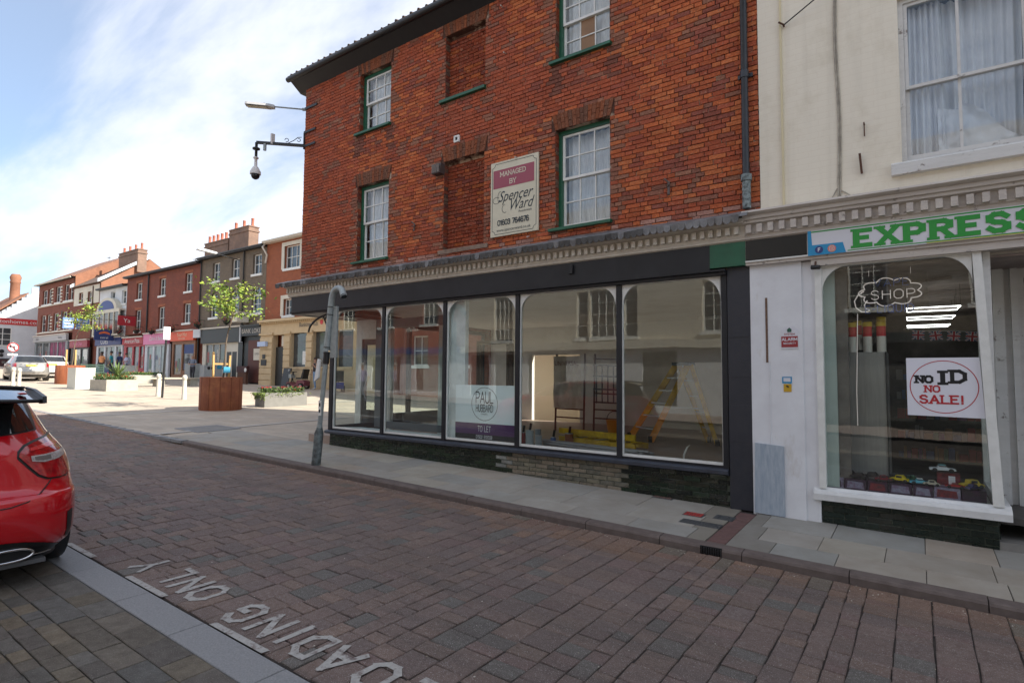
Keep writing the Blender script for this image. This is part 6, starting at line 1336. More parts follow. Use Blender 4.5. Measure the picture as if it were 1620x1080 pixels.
for i, (x, y, z) in enumerate(((-45.5, 16.5, 12.5), (-52.5, 17, 11.4), (-67, 17, 13.0), (-75, 18, 14.3))):
    t = thing('roof_aerial', ['television aerial by the six pot chimney of the terrace', 'television aerial over the long red brick building', 'television aerial on the brown tiled roof', 'television aerial on the Victorian building'][i], 'aerial', (x, y, z-1.2)); mb = MB(); mb.tube([(x, y, z-1.4), (x, y, z+.6)], .02, 5); mb.build('mast', m_char, t); mb = MB(); mb.bar((x-.4, y, z+.5), (x+.4, y, z+.5), .02)
    for k in range(6): mb.bar((x-.38+k*.15, y-.22+.02*k, z+.5), (x-.38+k*.15, y+.22-.02*k, z+.5), .012)
    mb.build('aerial_rods', m_char, t)
# ================================================================= ON AND AROUND THE CORNER BUILDING
m_galv = mat('galvanised', (.36, .40, .40), .55, c2=(.26, .29, .29), sc_=16, metal=.35, bump=.25, rvar=.1)
m_flak = mat('flaked_post', (.20, .24, .24), .6, c2=(.03, .03, .03), sc_=11, amt=1, metal=.2, bump=.5)
t = thing('leaning_post', 'leaning grey metal post with a bent open top and flaking base on the kerb', 'post', (-8.36, -1.5, pav(-8.36, -1.5)))
def pp(k, dx=0, dy=0): return (-8.36+.11*k+dx, -1.5+dy, .20+k)   # leans to the right
mb = MB(); mb.tube([pp(-.03), pp(.55), pp(.60), pp(.64)], [.078, .076, .06, .05], 14); mb.build('base_sleeve', m_flak, t)
mb = MB(); mb.tube([pp(.62), pp(1.9)], .040, 14); mb.tube([pp(.645), pp(.67)], .05, 14); mb.build('lower_tube', m_galv, t)
arc = [pp(1.95), pp(2.75)]+[(-8.36+.11*2.9+.16-.16*math.cos(a), -1.5-.0*a, 3.02+.16*math.sin(a)) for a in [i*R_(14) for i in range(1, 10)]]
arc += [(arc[-1][0]+.10, -1.53, arc[-1][2]-.13)]
mb = MB(); mb.tube(arc, .054, 14, caps=False); mb.tube([arc[-1], (arc[-1][0]-.02, arc[-1][1], arc[-1][2]+.03)], .052, 12, 1); mb.build('bent_tube', [m_galv, m_black], t)
for k in (1.9, 2.0, 2.55, 2.68): mb = MB(); mb.tube([pp(k-.006), pp(k+.006)], .066, 12); mb.build('band_clamp', m_black, t)
mb = MB(); mb.tube([pp(1.72), pp(1.92)], .055, 12); mb.build('black_collar', m_black, t)
mb = MB(); mb.box(-8.08, -7.89, -1.49, -1.475, 2.02, 2.88); mb.box(-7.91, -7.89, -1.51, -1.49, 2.02, 2.88); mb.box(-8.08, -7.91, -1.51, -1.49, 2.86, 2.88); mb.build('sign_back', m_galv, t)
mb = MB(); mb.prism([(-8.34, 1.62), (-8.23, 1.68), (-8.20, 1.98), (-8.26, 2.0)], -1.60, -1.57, 'Y'); mb.build('white_tag', m_white, t)
mb = MB(); mb.box(-8.27, -8.20, -1.548, -1.54, 1.05, 1.30); mb.box(-8.255, -8.215, -1.551, -1.5485, 1.20, 1.26, 1); mb.box(-8.255, -8.215, -1.551, -1.5485, 1.10, 1.15, 1); mb.build('sticker', [m_white, m_black], t)

# street light and CCTV on diagonal corner brackets
D = Vector((-math.cos(R_(45)), -math.sin(R_(45)), 0)); C0 = Vector((-11.17, .02, 7.74))
t = thing('street_light', 'flat LED street light on a thin arm high on the corner of the brick building', 'street light', C0)
mb = MB(); mb.tube([C0, C0+D*.78+Vector((0, 0, .01))], .018, 8); mb.tube([C0, C0+D*.10], .035, 8); mb.build('arm', m_galv, t)
mb = MB(); mb.bar((-11.2, -.02, 7.75), (-10.75, -.02, 7.75), .02, .05); mb.build('wall_strap', m_black, t)
S = C0+D*.72; side = Vector((-D.y, D.x, 0)).normalized()
prof = [(-.02, .05), (.10, .085), (.55, .075), (.60, .06)]
vs = []
for d, hw in prof:
    for sy, z in ((-hw, -.025), (hw, -.025), (hw*.8, .035), (-hw*.8, .035)): p = S+D*d+side*sy*1.2+Vector((0, 0, z+d*.03)); vs.append(tuple(p))
mb = MB(); mb.mesh(vs, [(3, 2, 1, 0), (12, 13, 14, 15)]+[(i*4+j, i*4+(j+1) % 4, i*4+4+(j+1) % 4, i*4+4+j) for i in range(3) for j in range(4)]); mb.build('lamp_head', mat('lamp_grey', (.42, .42, .42), .5), t)
mb = MB(); q = [S+D*.14-side*.07, S+D*.14+side*.07, S+D*.56+side*.065, S+D*.56-side*.065]; mb.face([p+Vector((0, 0, -.032)) for p in q]); mb.face([p+Vector((0, 0, -.027)) for p in q][::-1]); mb.build('lens', mat('lamp_lens', (.45, .43, .36), .3), t)
mb = MB(); c = S+D*.2; mb.tube([c+Vector((0, 0, .03)), c+Vector((0, 0, .07))], .03, 8); mb.build('photocell', m_black, t)
C1 = Vector((-11.17, .02, 6.90))
t = thing('cctv_camera', 'dome CCTV camera hanging from an ornate black bracket on the building corner', 'camera', C1)
E_ = C1+D*1.06
mb = MB(); mb.bar(C1+D*.03, E_, .05, .06); mb.bar(E_, E_+Vector((0, 0, -.14)), .045); mb.bar(C1+D*.04+Vector((0, 0, -.08)), C1+D*.04+Vector((0, 0, .30)), .035); mb.bar(C1-Vector((-.0, 0, -.27)), C1+D*.06+Vector((0, 0, .27)), .03); mb.build('bracket', m_black, t)
def sw(cx, cz, r, a0, a1, n=12): return [C1+D*(cx+r*math.cos(a))+Vector((0, 0, cz+r*math.sin(a))) for a in [a0+(a1-a0)*i/n for i in range(n+1)]]
mb = MB(); mb.tube(sw(.42, .10, .04, 0, 5.2), .008, 5); mb.tube([C1+D*.38+Vector((0, 0, .04)), C1+D*.27+Vector((0, 0, .10)), C1+D*.18+Vector((0, 0, .18)), C1+D*.10+Vector((0, 0, .19))], .009, 5); mb.tube(sw(.16, .12, .035, 1, 6), .008, 5); mb.build('scrollwork', m_black, t)
for z in (-.02, .30): mb = MB(); mb.bar((-11.2, -.02, 6.9+z), (-10.78, -.02, 6.9+z), .02, .05); mb.build('wall_strap', m_black, t)
ex, ey = E_.x, E_.y
mb = MB(); mb.lathe([(.03, 6.55), (.03, 6.72), (.08, 6.74), (.08, 6.77), (.03, 6.78)], 14, (ex, ey)); mb.build('swivel', m_black, t)
mb = MB(); mb.lathe([(.115, 6.17), (.115, 6.23), (.07, 6.32), (.035, 6.36), (.03, 6.52), (.055, 6.53), (.055, 6.56)], 18, (ex, ey)); mb.build('housing', mat('cctv_white', (.62, .60, .58), .4), t)
mb = MB(); ball(mb, (ex, ey, 6.15), .095, 14, 8); mb.build('dome', mat('dome_black', (.01, .01, .012), .08), t)
a_ = C1+D*.72; mb = MB(); mb.bar(a_+Vector((0, 0, -.02)), a_+Vector((0, 0, .22)), .08, .05); mb.build('antenna', _mc['cctv_white'], t)
a_ = C1+D*.88; mb = MB(); mb.tube([a_+Vector((0, 0, -.17)), a_+Vector((0, 0, -.02))], .035, 10); mb.build('sensor', m_galv, t)

# managed-by board
t = thing('letting_board', 'cream board with a maroon panel reading MANAGED BY Spencer Ward above the shop', 'sign board', (-5.32, -.03, 4.05))
m_bc = mat('board_cream', (.66, .62, .48), .6, c2=(.6, .56, .43), sc_=5); m_bm = mat('board_maroon', (.33, .075, .11), .6); m_bi = mat('board_ink', (.015, .03, .04), .6)
X0, X1, Z0, Z1 = -5.80, -4.85, 4.05, 5.31
mb = MB(); mb.box(X0, X1, -.045, -.015, Z0, Z1); mb.build('board', m_bc, t)
mb = MB(); mb.box(X0+.055, X1-.075, -.048, -.0455, 4.86, 5.17); mb.build('maroon_panel', m_bm, t)
mb = MB(); i_ = .035
def ln(a, b): A = Vector(a); B = Vector(b); d = (B-A).normalized(); n_ = Vector((-d.y, d.x))*.004; mb.face([(p.x, -.0475, p.y) for p in (A-n_, B-n_, B+n_, A+n_)])
cs = [(X0+i_, Z0+i_, 1, 1), (X1-i_, Z0+i_, -1, 1), (X1-i_, Z1-i_, -1, -1), (X0+i_, Z1-i_, 1, -1)]; r = .06
for (ax, az, sx_, sz_), (bx, bz, tx, tz) in zip(cs, cs[1:]+cs[:1]):
    if abs(az-bz) < 1e-6: ln((ax+sx_*r, az), (bx+tx*r, bz))
    else: ln((ax, az+sz_*r), (bx, bz+tz*r))
    pr = [(ax+sx_*r*math.sin(u), az+sz_*r*math.cos(u)) for u in [k*math.pi/8 for k in range(5)]]
    for p, q in zip(pr, pr[1:]): ln(p, q)
mb.build('border_line', m_bi, t)
mb = MB(); strokes(mb, 'MANAGED', (-5.345, -.0485, 5.045), (1, 0, 0), (0, 0, 1), .085, .15, gap=.22, serif=.09, sx=1.0, center=True); strokes(mb, 'BY', (-5.345, -.0485, 4.90), (1, 0, 0), (0, 0, 1), .085, .15, gap=.2, serif=.09, center=True); mb.build('heading', m_bc, t)
ftext('script_name', 'Spencer', .25, m_bi, MY(-5.31, -.048, 4.70), t, shear=.45, sx=.82); ftext('script_name', 'Ward', .25, m_bi, MY(-5.20, -.0475, 4.53), t, shear=.45, sx=.80)
mb = MB()
for (cx, cz, rx_, rz_, a0, a1) in ((-5.68, 4.66, .07, .055, .6, 6.0), (-5.60, 4.70, .05, .10, 1.2, 4.2), (-5.50, 4.50, .06, .07, 1.5, 5.2)):
    pr = [(cx+rx_*math.cos(u), cz+rz_*math.sin(u)) for u in [a0+(a1-a0)*k/14 for k in range(15)]]
    for p, q in zip(pr, pr[1:]): ln(p, q)
mb.build('flourish', m_bi, t)
ftext('small_print', 'Residentials', .055, m_bi, MY(-5.10, -.048, 4.41), t, shear=.2); 
mb = MB(); strokes(mb, '01603 764676', (-5.335, -.0485, 4.225), (1, 0, 0), (0, 0, 1), .095, .17, gap=.15, sx=.86, center=True); mb.build('phone_number', m_bi, t)
ftext('web_address', 'www.spencerward.co.uk', .068, m_bi, MY(-5.33, -.048, 4.145), t)

# TO LET poster in the third shop light
t = thing('letting_poster', 'TO LET poster with a Paul Hubbard circle logo behind the shop glass', 'poster', (-5.98, .04, .68))
m_pl = mat('poster_pale', (.82, .90, .92), .6, c2=(.80, .88, .90), sc_=2); m_pu = mat('poster_purple', (.09, .035, .12), .6); m_pk2 = mat('poster_black', (.018, .018, .02), .6)
X0, X1 = -6.60, -5.29
mb = MB(); mb.box(X0, X1, .045, .052, .94, 1.58); mb.build('panel', m_pl, t); mb = MB(); mb.box(X0, X1, .045, .052, .755, .939); mb.build('purple_band', m_pu, t); mb = MB(); mb.box(X0, X1, .045, .052, .672, .754); mb.build('black_band', m_pk2, t)
cx, cz = -5.96, 1.265
mb = MB(); n = 48
for i in range(n):
    a0, a1 = 2*math.pi*i/n, 2*math.pi*(i+1)/n; p = lambda a, k: (cx+(.272+k)*math.cos(a), .0435, cz+(.272+k)*math.sin(a)); mb.face([p(a0, 0), p(a1, 0), p(a1, .008), p(a0, .008)])
mb.build('circle', m_pk2, t)
mb = MB(); strokes(mb, 'PAUL', (cx, .0435, 1.265), (1, 0, 0), (0, 0, 1), .20, .085, gap=.16, sx=.55, center=False) if False else None
def cond(mb, txt, cx, z, h, w, sx, gap): strokes(mb, txt, (cx-twidth(txt, gap)*h*sx/2, .0430, z), (1, 0, 0), (0, 0, 1), h, w, gap=gap, sx=sx, kx=1/sx*.62)
mb = MB(); cond(mb, 'PAUL', cx, 1.275, .20, .10, .62, .18); cond(mb, 'HUBBARD', cx, 1.13, .13, .10, .50, .20); mb.build('logo_letters', m_pk2, t)
mb = MB(); cond(mb, 'COMMERCIAL', cx, 1.085, .022, .12, .8, .25); mb.build('small_letters', m_pk2, t)
mb = MB(); cond(mb, 'TO LET', cx, .80, .10, .12, .62, .22); cond(mb, '01502 532028', cx, .687, .055, .14, .75, .22); mb.build('white_letters', mat('poster_white', (.72, .72, .75), .6), t)

# ================================================================= INSIDE THE EMPTY SHOP
F = .45
mb = MB(); mb.box(-10.85, -1.98, .08, 6.58, .301, F); mb.build('raised_floor', m_if, main)
m_fy = mat('fibreglass_yellow', (.80, .52, .02), .45, c2=(.40, .22, .01), sc_=7); m_fo = mat('fibreglass_orange', (.80, .30, .02), .45); m_al = mat('aluminium', (.45, .45, .46), .4, metal=.7)
t = thing('step_ladder', 'yellow and orange fibreglass step ladder standing open on the shop floor', 'ladder', (-4.1, 3.6, F))
TL, TR = Vector((-3.97, 3.72, 1.98)), Vector((-3.68, 3.56, 1.98)); FL, FR = Vector((-4.98, 3.72, F)), Vector((-4.38, 3.36, F)); BL, BR = Vector((-3.45, 4.05, F)), Vector((-3.15, 3.62, F))
for a, b in ((FL, TL), (FR, TR)): mb = MB(); mb.bar(a, a.lerp(b, .45), .04, .12, 1); mb.bar(a.lerp(b, .452), b, .04, .12, 0); mb.build('front_stile', [m_fy, m_fo], t)
for a, b in ((BL, TL), (BR, TR)): mb = MB(); mb.bar(a, b+Vector((.06, 0, 0)), .035, .08); mb.build('rear_stile', m_fy, t)
for i in range(1, 6): mb = MB(); mb.bar(FL.lerp(TL, i/6), FR.lerp(TR, i/6), .07, .02); mb.build('tread', m_al, t)
for i in range(1, 5): mb = MB(); mb.bar(BL.lerp(TL, i/5), BR.lerp(TR, i/5), .02, .02); mb.build('cross_bar', m_al, t)
mb = MB(); mb.bar(TL+Vector((-.03, 0, .02)), TR+Vector((.08, 0, .02)), .18, .06); mb.build('top_cap', m_leadd if False else mat('cap_blue', (.03, .06, .08), .5), t)
mb = MB(); mb.bar(FL.lerp(TL, .45), BL.lerp(TL, .45), .012, .02); mb.bar(FR.lerp(TR, .45), BR.lerp(TR, .45), .012, .02); mb.build('spreader', m_al, t)
for p in (FL, FR, BL, BR): mb = MB(); mb.box(p.x-.04, p.x+.04, p.y-.03, p.y+.03, F, F+.12); mb.build('foot', m_black, t)
t = thing('folded_ladder', 'yellow fibreglass ladder lying folded on the floor behind the fourth shop light', 'ladder', (-4.8, 2.2, F))
for (y, z, m_) in ((2.0, F+.08, m_fy), (2.55, F+.06, m_fy), (2.0, F+.24, m_fy)):
    mb = MB(); mb.bar((-5.75, y+.15, z), (-4.0, y-.25, z), .04, .10); mb.build('stile', m_, t)
for i in range(7): mb = MB(); x = -5.6+i*.25; mb.bar((x, 2.12-.057*i, F+.13), (x-.02, 2.6-.057*i, F+.10), .07, .02); mb.build('tread', m_al if i % 2 else m_fy, t)
ftext('stencil', 'YOUNGMAN', .06, m_black, MY(-5.1, 2.0-.04, F+.09, 0), t) if False else None
t = thing('pole_bundle', 'bundle of silver aluminium poles lying on the floor behind the sill', 'poles', (-4.6, 1.7, F))
for i in range(5): mb = MB(); mb.tube([(-6.0+i*.05, 1.95-.07*i, F+.03+.03*(i % 2)), (-3.6-i*.06, 1.55-.07*i, F+.03+.03*(i % 2))], .025, 8); mb.build('pole', m_al, t)
m_rs = mat('rusty_scaffold', (.10, .045, .035), .7, c2=(.16, .08, .06), sc_=12); m_gs = mat('grey_frame_bar', (.06, .06, .065), .5)
t = thing('scaffold_frames', 'rusty folded scaffold frames with a dust sheet slung over the left one', 'scaffold', (-6.2, 4.2, F))
for x, y in ((-7.06, 4.15), (-6.25, 4.05), (-6.15, 4.35), (-5.55, 4.6)): mb = MB(); mb.tube([(x, y, F), (x+.04, y, 2.26)], .024, 8); mb.build('upright', m_rs, t)
for z in (.78, .98, 1.35, 2.15):
    mb = MB(); mb.tube([(-6.15, 4.35, z), (-5.55, 4.6, z-.02)], .018, 6); mb.build('rail', m_rs, t)
    if z < 1.2: mb = MB(); mb.tube([(-7.06, 4.15, z), (-6.25, 4.05, z)], .018, 6); mb.build('rail', m_rs, t)
for i in range(5): mb = MB(); mb.bar((-6.1+i*.12, 4.40+.05*i, 1.12), (-6.1+i*.12, 4.40+.05*i, 2.0), .03, .02); mb.build('grid_bar', m_gs, t)
for z in (1.15, 1.45, 1.75, 2.0): mb = MB(); mb.bar((-6.15, 4.33, z), (-5.55, 4.58, z-.02), .03, .035); mb.build('grid_bar', m_gs, t)
mb = MB(); cloth(mb, -7.02, -6.28, 1.0, lambda u: 2.2, 4.0, 4.0, .02); mb.build('dust_sheet', mat('dust_sheet', (.85, .76, .66), .9, c2=(.62, .54, .46), sc_=5, dirt=(.60, .42, .08), dsc=1.3, dlo=.60, dhi=.66), t)
ftext('sheet_lettering', 'UNIVERSAL', .15, mat('faded_red', (.25, .10, .08), .9), MY(-6.63, 3.93, 2.03), t, sx=.85)
t = thing('bucket', 'orange bucket on the floor behind the scaffold frames', 'bucket', (-5.55, 4.2, F)); mb = MB(); mb.lathe([(.14, F), (.19, F+.32), (.20, F+.33)], 16, (-5.55, 4.2)); mb.build('pail', m_fo, t); mb = MB(); mb.tube([(-5.55+.19*math.cos(a), 4.2, F+.33+.19*math.sin(a)) for a in [i*math.pi/10 for i in range(11)]], .008, 5); mb.build('handle', m_black, t)
t = thing('curled_strip', 'thin white curled strip standing on the floor below the step ladder', 'strip', (-3.3, 1.9, F)); mb = MB(); mb.tube([(-2.98, 1.2, F+.02), (-2.965, 1.2, F+.12), (-2.92, 1.2, F+.22), (-2.88, 1.2, F+.26)], [.012, .016, .014, .004], 6); mb.build('strip', m_white, t)
TN = [(-6.42, 1.75, .055, .16, (.05, .04, .04), 'short dark tin at the left end of the tins on the floor'), (-6.25, 1.62, .05, .2, (.32, .05, .04), 'red topped tin second from the left among the tins'), (-6.05, 1.55, .075, .26, (.50, .54, .54), 'tall pale paint tub with a brush standing in it'), (-5.85, 1.55, .065, .17, (.38, .41, .42), 'squat grey paint tin right of the tall pale tub'), (-6.15, 2.0, .06, .24, (.3, .32, .34), 'grey tin standing behind the pale paint tub'), (-5.45, 2.0, .08, .2, (.33, .12, .06), 'brown red tin next to the yellow folded ladder'), (-5.65, 1.75, .05, .14, (.05, .12, .3), 'small blue tin in front of the brown red tin'), (-6.55, 1.95, .05, .12, (.25, .22, .2), 'small pale brown tin behind the short dark tin')]
for x, y, r, h, c, lb in TN:
    t = thing('paint_tin', lb, 'tin', (x, y, F), group='paint tins on the shop floor'); m_ = mat('tin_%02d' % int(h*100+c[0]*100), c, .45)
    mb = MB(); mb.lathe([(r, F), (r, F+h)], 14, (x, y)); mb.build('can', m_, t); mb = MB(); mb.lathe([(r*1.05, F+h), (r*1.05, F+h+.012), (r*.9, F+h+.012)], 14, (x, y)); mb.build('rim', m_al, t)
    if 'brush' in lb or 'red' in lb: mb = MB(); mb.bar((x, y, F+h*.9), (x+.03, y, F+h+.14), .02, .04); mb.build('brush', m_black, t)

# ================================================================= VEHICLES
CP = dict(hatch=[(.20, .18, 4.15, .80, 5), (.30, .06, 4.25, .86, 5), (.45, .0, 4.30, .885, 5), (.60, .015, 4.28, .89, 5), (.75, .07, 4.22, .89, 5), (.90, .12, 4.05, .885, 4.6), (.98, .17, 3.75, .87, 4.4), (1.04, .24, 3.3, .835, 4.2), (1.17, .36, 3.02, .775, 4), (1.31, .48, 2.72, .70, 3.8), (1.38, .55, 2.5, .655, 3.5), (1.425, .75, 2.25, .57, 3.2), (1.45, 1.15, 1.9, .38, 3)])
def interp(P, z):
    for a, b in zip(P, P[1:]):
        if a[0] <= z <= b[0]: t = (z-a[0])/(b[0]-a[0]); return [a[i]+(b[i]-a[i])*t for i in range(5)]
    return list(P[0] if z < P[0][0] else P[-1])
def csurf(P, y, z, off=0.0, front=False):
    _, xr, xf, w_, n = interp(P, z); xc, a = (xr+xf)/2, (xf-xr)/2; u = min(.9995, abs(y)/w_); d = a*(1-u**n)**(1/n)
    return (xc+d+off if front else xc-d-off, y, z)
def rpatch(mb, P, poly, off, front=False, mi=0, sub=6):
    """fill polygon (y,z) on the rear surface as a fan of strips: poly given as lower edge list and upper edge list of equal length"""
    def rs(L_): return [(a[0]+(b[0]-a[0])*k/5, a[1]+(b[1]-a[1])*k/5) for a, b in zip(L_, L_[1:]) for k in range(5)]+[L_[-1]]
    lo, hi = rs(poly[0]), rs(poly[1]); vs = []; n = len(lo)
    for i in range(n):
        for j in range(sub+1):
            t = j/sub; y = lo[i][0]+(hi[i][0]-lo[i][0])*t; z = lo[i][1]+(hi[i][1]-lo[i][1])*t; vs.append(csurf(P, y, z, off, front))
    fs = [(i*(sub+1)+j, (i+1)*(sub+1)+j, (i+1)*(sub+1)+j+1, i*(sub+1)+j+1) for i in range(n-1) for j in range(sub)]
    mb.mesh(vs, fs, mi, (1, 1, 1), True); return mb
m_tyre = mat('tyre', (.015, .015, .015), .85); m_rim = mat('alloy', (.35, .35, .36), .35, metal=.7); m_cg = mat('car_glass', (.012, .014, .016), .03, spec=.9, coat=.3); m_trim = mat('black_trim', (.012, .012, .013), .35); m_tl = mat('tail_light_red', (.50, .008, .012), .12, coat=1, c2=(.20, .002, .006), sc_=26); m_ch = mat('chrome', (.85, .83, .80), .22, metal=.7)
def car(name, label, loc, rz, paint, P=None, s=1.0, n=72, glass=True, group=None, rear_screen=True):
    P = P or CP['hatch']; t = thing(name, label, 'car', loc, rz, group)
    zs = []
    for a, b in zip(P, P[1:]): zs += [a[0], (a[0]+b[0])/2]
    zs.append(P[-1][0]); vs = []
    for z in zs:
        _, xr, xf, w_, e = interp(P, z); xc, a = (xr+xf)/2, (xf-xr)/2
        for k in range(n):
            th = 2*math.pi*k/n; cx, sy = math.cos(th), math.sin(th)
            vs.append((xc+a*math.copysign(abs(cx)**(2/e), cx), w_*math.copysign(abs(sy)**(2/e), sy), z))
    mb = MB(); fs = [(i*n+k, i*n+(k+1) % n, (i+1)*n+(k+1) % n, (i+1)*n+k) for i in range(len(zs)-1) for k in range(n)]
    g0 = len(mb.f)
    for f in fs:
        c = [sum(vs[q][d] for q in f)/4 for d in range(3)]; w_ = interp(P, c[2])[3]; mi = 0
        if 1.05 < c[2] < 1.375:
            side = abs(c[1]) > w_*.90
            if side and 0.95 < c[0] < 2.75 and not (1.80 < c[0] < 1.92): mi = 1
            if not side and c[0] > 2 and abs(c[1]) < w_*.88: mi = 1
            if not side and c[0] < 1 and abs(c[1]) < w_*.86 and rear_screen: mi = 1
        mb.f.append(f); mb.m.append(mi); mb.c.append((1, 1, 1)); mb.sm.append(True)
    mb.v = vs; mb.face([vs[(len(zs)-1)*n+k] for k in range(n)], 0, smooth=True); mb.face([vs[k] for k in range(n)][::-1], 2)
    mb.v = [tuple(c*s for c in v) for v in mb.v]
    mb.build('body', [paint, m_cg, m_trim], t, local=True)
    ww = min(interp(P, .3)[3], interp(P, .45)[3])-.115
    for wx in (.80, 3.42):
        for sy in (-1, 1):
            mb = MB(); y = (ww-.015)*sy
            mb.tube([(wx*s, (y-.10*sy)*s, .32*s), (wx*s, (y+.085*sy)*s, .32*s), (wx*s, (y+.10*sy)*s, .32*s)], [.32*s, .32*s, .30*s], 28, 0); w_ = mb.build('wheel', m_tyre, t, local=True)
            mb = MB(); mb.tube([(wx*s, (y+.08*sy)*s, .32*s), (wx*s, (y+.108*sy)*s, .32*s)], .205*s, 16); mb.build('rim', m_rim, w_, local=True)
            mb = MB(); mb.tube([(wx*s, (y-.12*sy)*s, .34*s), (wx*s, (y+.118*sy)*s, .345*s)], .352*s, 28); mb.build('wheel_arch', m_trim, t, local=True)
    return t
def part(t, mb, name, m, s=1.0):
    mb.v = [tuple(c*s for c in v) for v in mb.v]; return mb.build(name, m, t, local=True)
# red hatchback in the parking bay
PR = [(.20, .16, 4.15, .80, 7), (.28, .07, 4.25, .865, 7), (.36, .025, 4.28, .885, 7), (.50, .0, 4.30, .892, 6.5), (.60, .012, 4.28, .892, 6.5), (.645, .03, 4.26, .892, 6.5), (.67, .085, 4.24, .893, 6.5), (.80, .12, 4.16, .888, 6), (.93, .145, 4.0, .872, 5), (1.03, .19, 3.6, .835, 3.6), (1.09, .235, 3.3, .795, 3.4), (1.2, .33, 3.0, .735, 3.4), (1.31, .43, 2.72, .675, 3.4), (1.375, .50, 2.5, .635, 3.3), (1.42, .70, 2.25, .56, 3.2), (1.44, 1.15, 1.9, .38, 3)]
m_rp = mat('red_car_paint', (.52, .003, .010), .2, coat=1.0, metal=.1, spec=.5); s = 1.07
rc = car('red_hatchback', 'glossy red hatchback with a black roof spoiler parked at the left edge', (-5.62, -6.53, gz(-6.5, -6)-.01), math.pi, m_rp, PR, s, 200, rear_screen=False)
def mir(fn, nm, m):
    for sg in (-1, 1): mb = MB(); fn(mb, sg); part(rc, mb, nm, m, s)
LO = [(.425, .935), (.49, .855), (.545, .795), (.60, .765), (.69, .760), (.77, .775), (.83, .80), (.872, .84)]
HI = [(.43, .96), (.47, 1.0), (.53, 1.022), (.60, 1.038), (.69, 1.052), (.76, 1.056), (.81, 1.04), (.846, .99)]
g = lambda L_, sg, k=0, dz=0: [(sg*(y), z+dz) for y, z in L_]
mir(lambda mb, sg: rpatch(mb, PR, (g([(y-.012, z-.012) for y, z in LO], sg), g([(y-.010, z+.012) for y, z in HI], sg)), .003), 'light_gasket', m_trim)
mir(lambda mb, sg: rpatch(mb, PR, (g(LO, sg), g(HI, sg)), .012), 'tail_light', m_tl)
mir(lambda mb, sg: rpatch(mb, PR, ([(sg*.50, .895), (sg*.58, .882), (sg*.68, .893), (sg*.76, .912)], [(sg*.495, .935), (sg*.58, .937), (sg*.68, .945), (sg*.78, .957)]), .020), 'led_strip', mat('led_clear', (.55, .50, .47), .2, c2=(.25, .2, .2), sc_=60))
mir(lambda mb, sg: rpatch(mb, PR, ([(sg*.52, .902), (sg*.57, .895), (sg*.63, .898)], [(sg*.518, .927), (sg*.57, .928), (sg*.63, .93)]), .022), 'reverse_lamp', mat('lamp_dark', (.16, .14, .13), .2))
mir(lambda mb, sg: rpatch(mb, PR, ([(sg*.50, .968), (sg*.64, .985), (sg*.80, .995)], [(sg*.50, .990), (sg*.64, 1.012), (sg*.79, 1.024)]), .016), 'light_bar', mat('tail_light_bright', (.62, .03, .03), .2, coat=.8))
# rear screen, spoiler, trim lines
yy = [-.575+i*1.15/16 for i in range(17)]
mb = MB(); rpatch(mb, PR, ([(y, 1.085+.03*(y/.575)**2) for y in yy], [(y*.93, 1.33) for y in yy]), .008); part(rc, mb, 'rear_screen', m_cg, s)
mb = MB(); rpatch(mb, PR, ([(y*1.035, 1.075+.03*(y/.575)**2) for y in yy], [(y*1.04, 1.355) for y in yy]), .003); part(rc, mb, 'screen_surround', m_trim, s)
mb = MB(); vs = []
for i in range(25):
    y = -.555+i*1.11/24; u = abs(y)/.555; e = .05*u**6
    vs += [(.34+e, y, 1.335), (.15+e*1.2, y, 1.348-.01*u), (.155+e, y, 1.366-.012*u), (.60, y*.95, 1.447-.02*u**2), (.60, y*.95, 1.39-.03*u**2)]
mb.mesh(vs, [(i*5+j, i*5+(j+1) % 5, (i+1)*5+(j+1) % 5, (i+1)*5+j) for i in range(24) for j in range(5)]+[(0, 1, 2, 3, 4)[::-1], tuple(120+k for k in range(5))], 0, (1, 1, 1), False); part(rc, mb, 'roof_spoiler', mat('gloss_black', (.012, .010, .012), .06, coat=1.0, spec=.8), s)
mb = MB(); mb.tube([(.145+.05*abs(y/.57)**6, y, 1.352-.012*abs(y/.57)) for y in [-.57+i*1.14/20 for i in range(21)]], .0135, 8); mb.tube([(.59, y*.95, 1.452-.02*abs(y/.57)**2) for y in [-.57+i*1.14/20 for i in range(21)]], .012, 8); part(rc, mb, 'spoiler_lip', m_trim, s)
mir(lambda mb, sg: mb.prism([(.14, 1.325), (.22, 1.318), (.46, 1.37), (.62, 1.44), (.40, 1.425), (.15, 1.375)][::sg], sg*.545, sg*.57, 'Y'), 'spoiler_end', m_trim)
mb = MB(); mb.tube([(.27, -.60, 1.335), (.27, .60, 1.335)], .014, 6); part(rc, mb, 'spoiler_edge', m_trim, s)
mir(lambda mb, sg: ball(mb, (.30, sg*.46, 1.395), .03, sc3=(1.6, 1.0, .35)), 'brake_lamp', m_tl)
def seam(mb, pts, r=.0045): mb.tube([csurf(PR, y, z, .001) for y, z in pts], r, 6)
mir(lambda mb, sg: seam(mb, [(sg*y, z) for y, z in [(.64, .775), (.60, .72), (.54, .66), (.46, .62), (.36, .597), (.18, .588), (0, .586)]]), 'boot_seam', m_trim)
mir(lambda mb, sg: seam(mb, [(sg*y, z) for y, z in [(.845, .79), (.80, .765), (.74, .752), (.66, .755)]], .003), 'light_seam', m_trim)
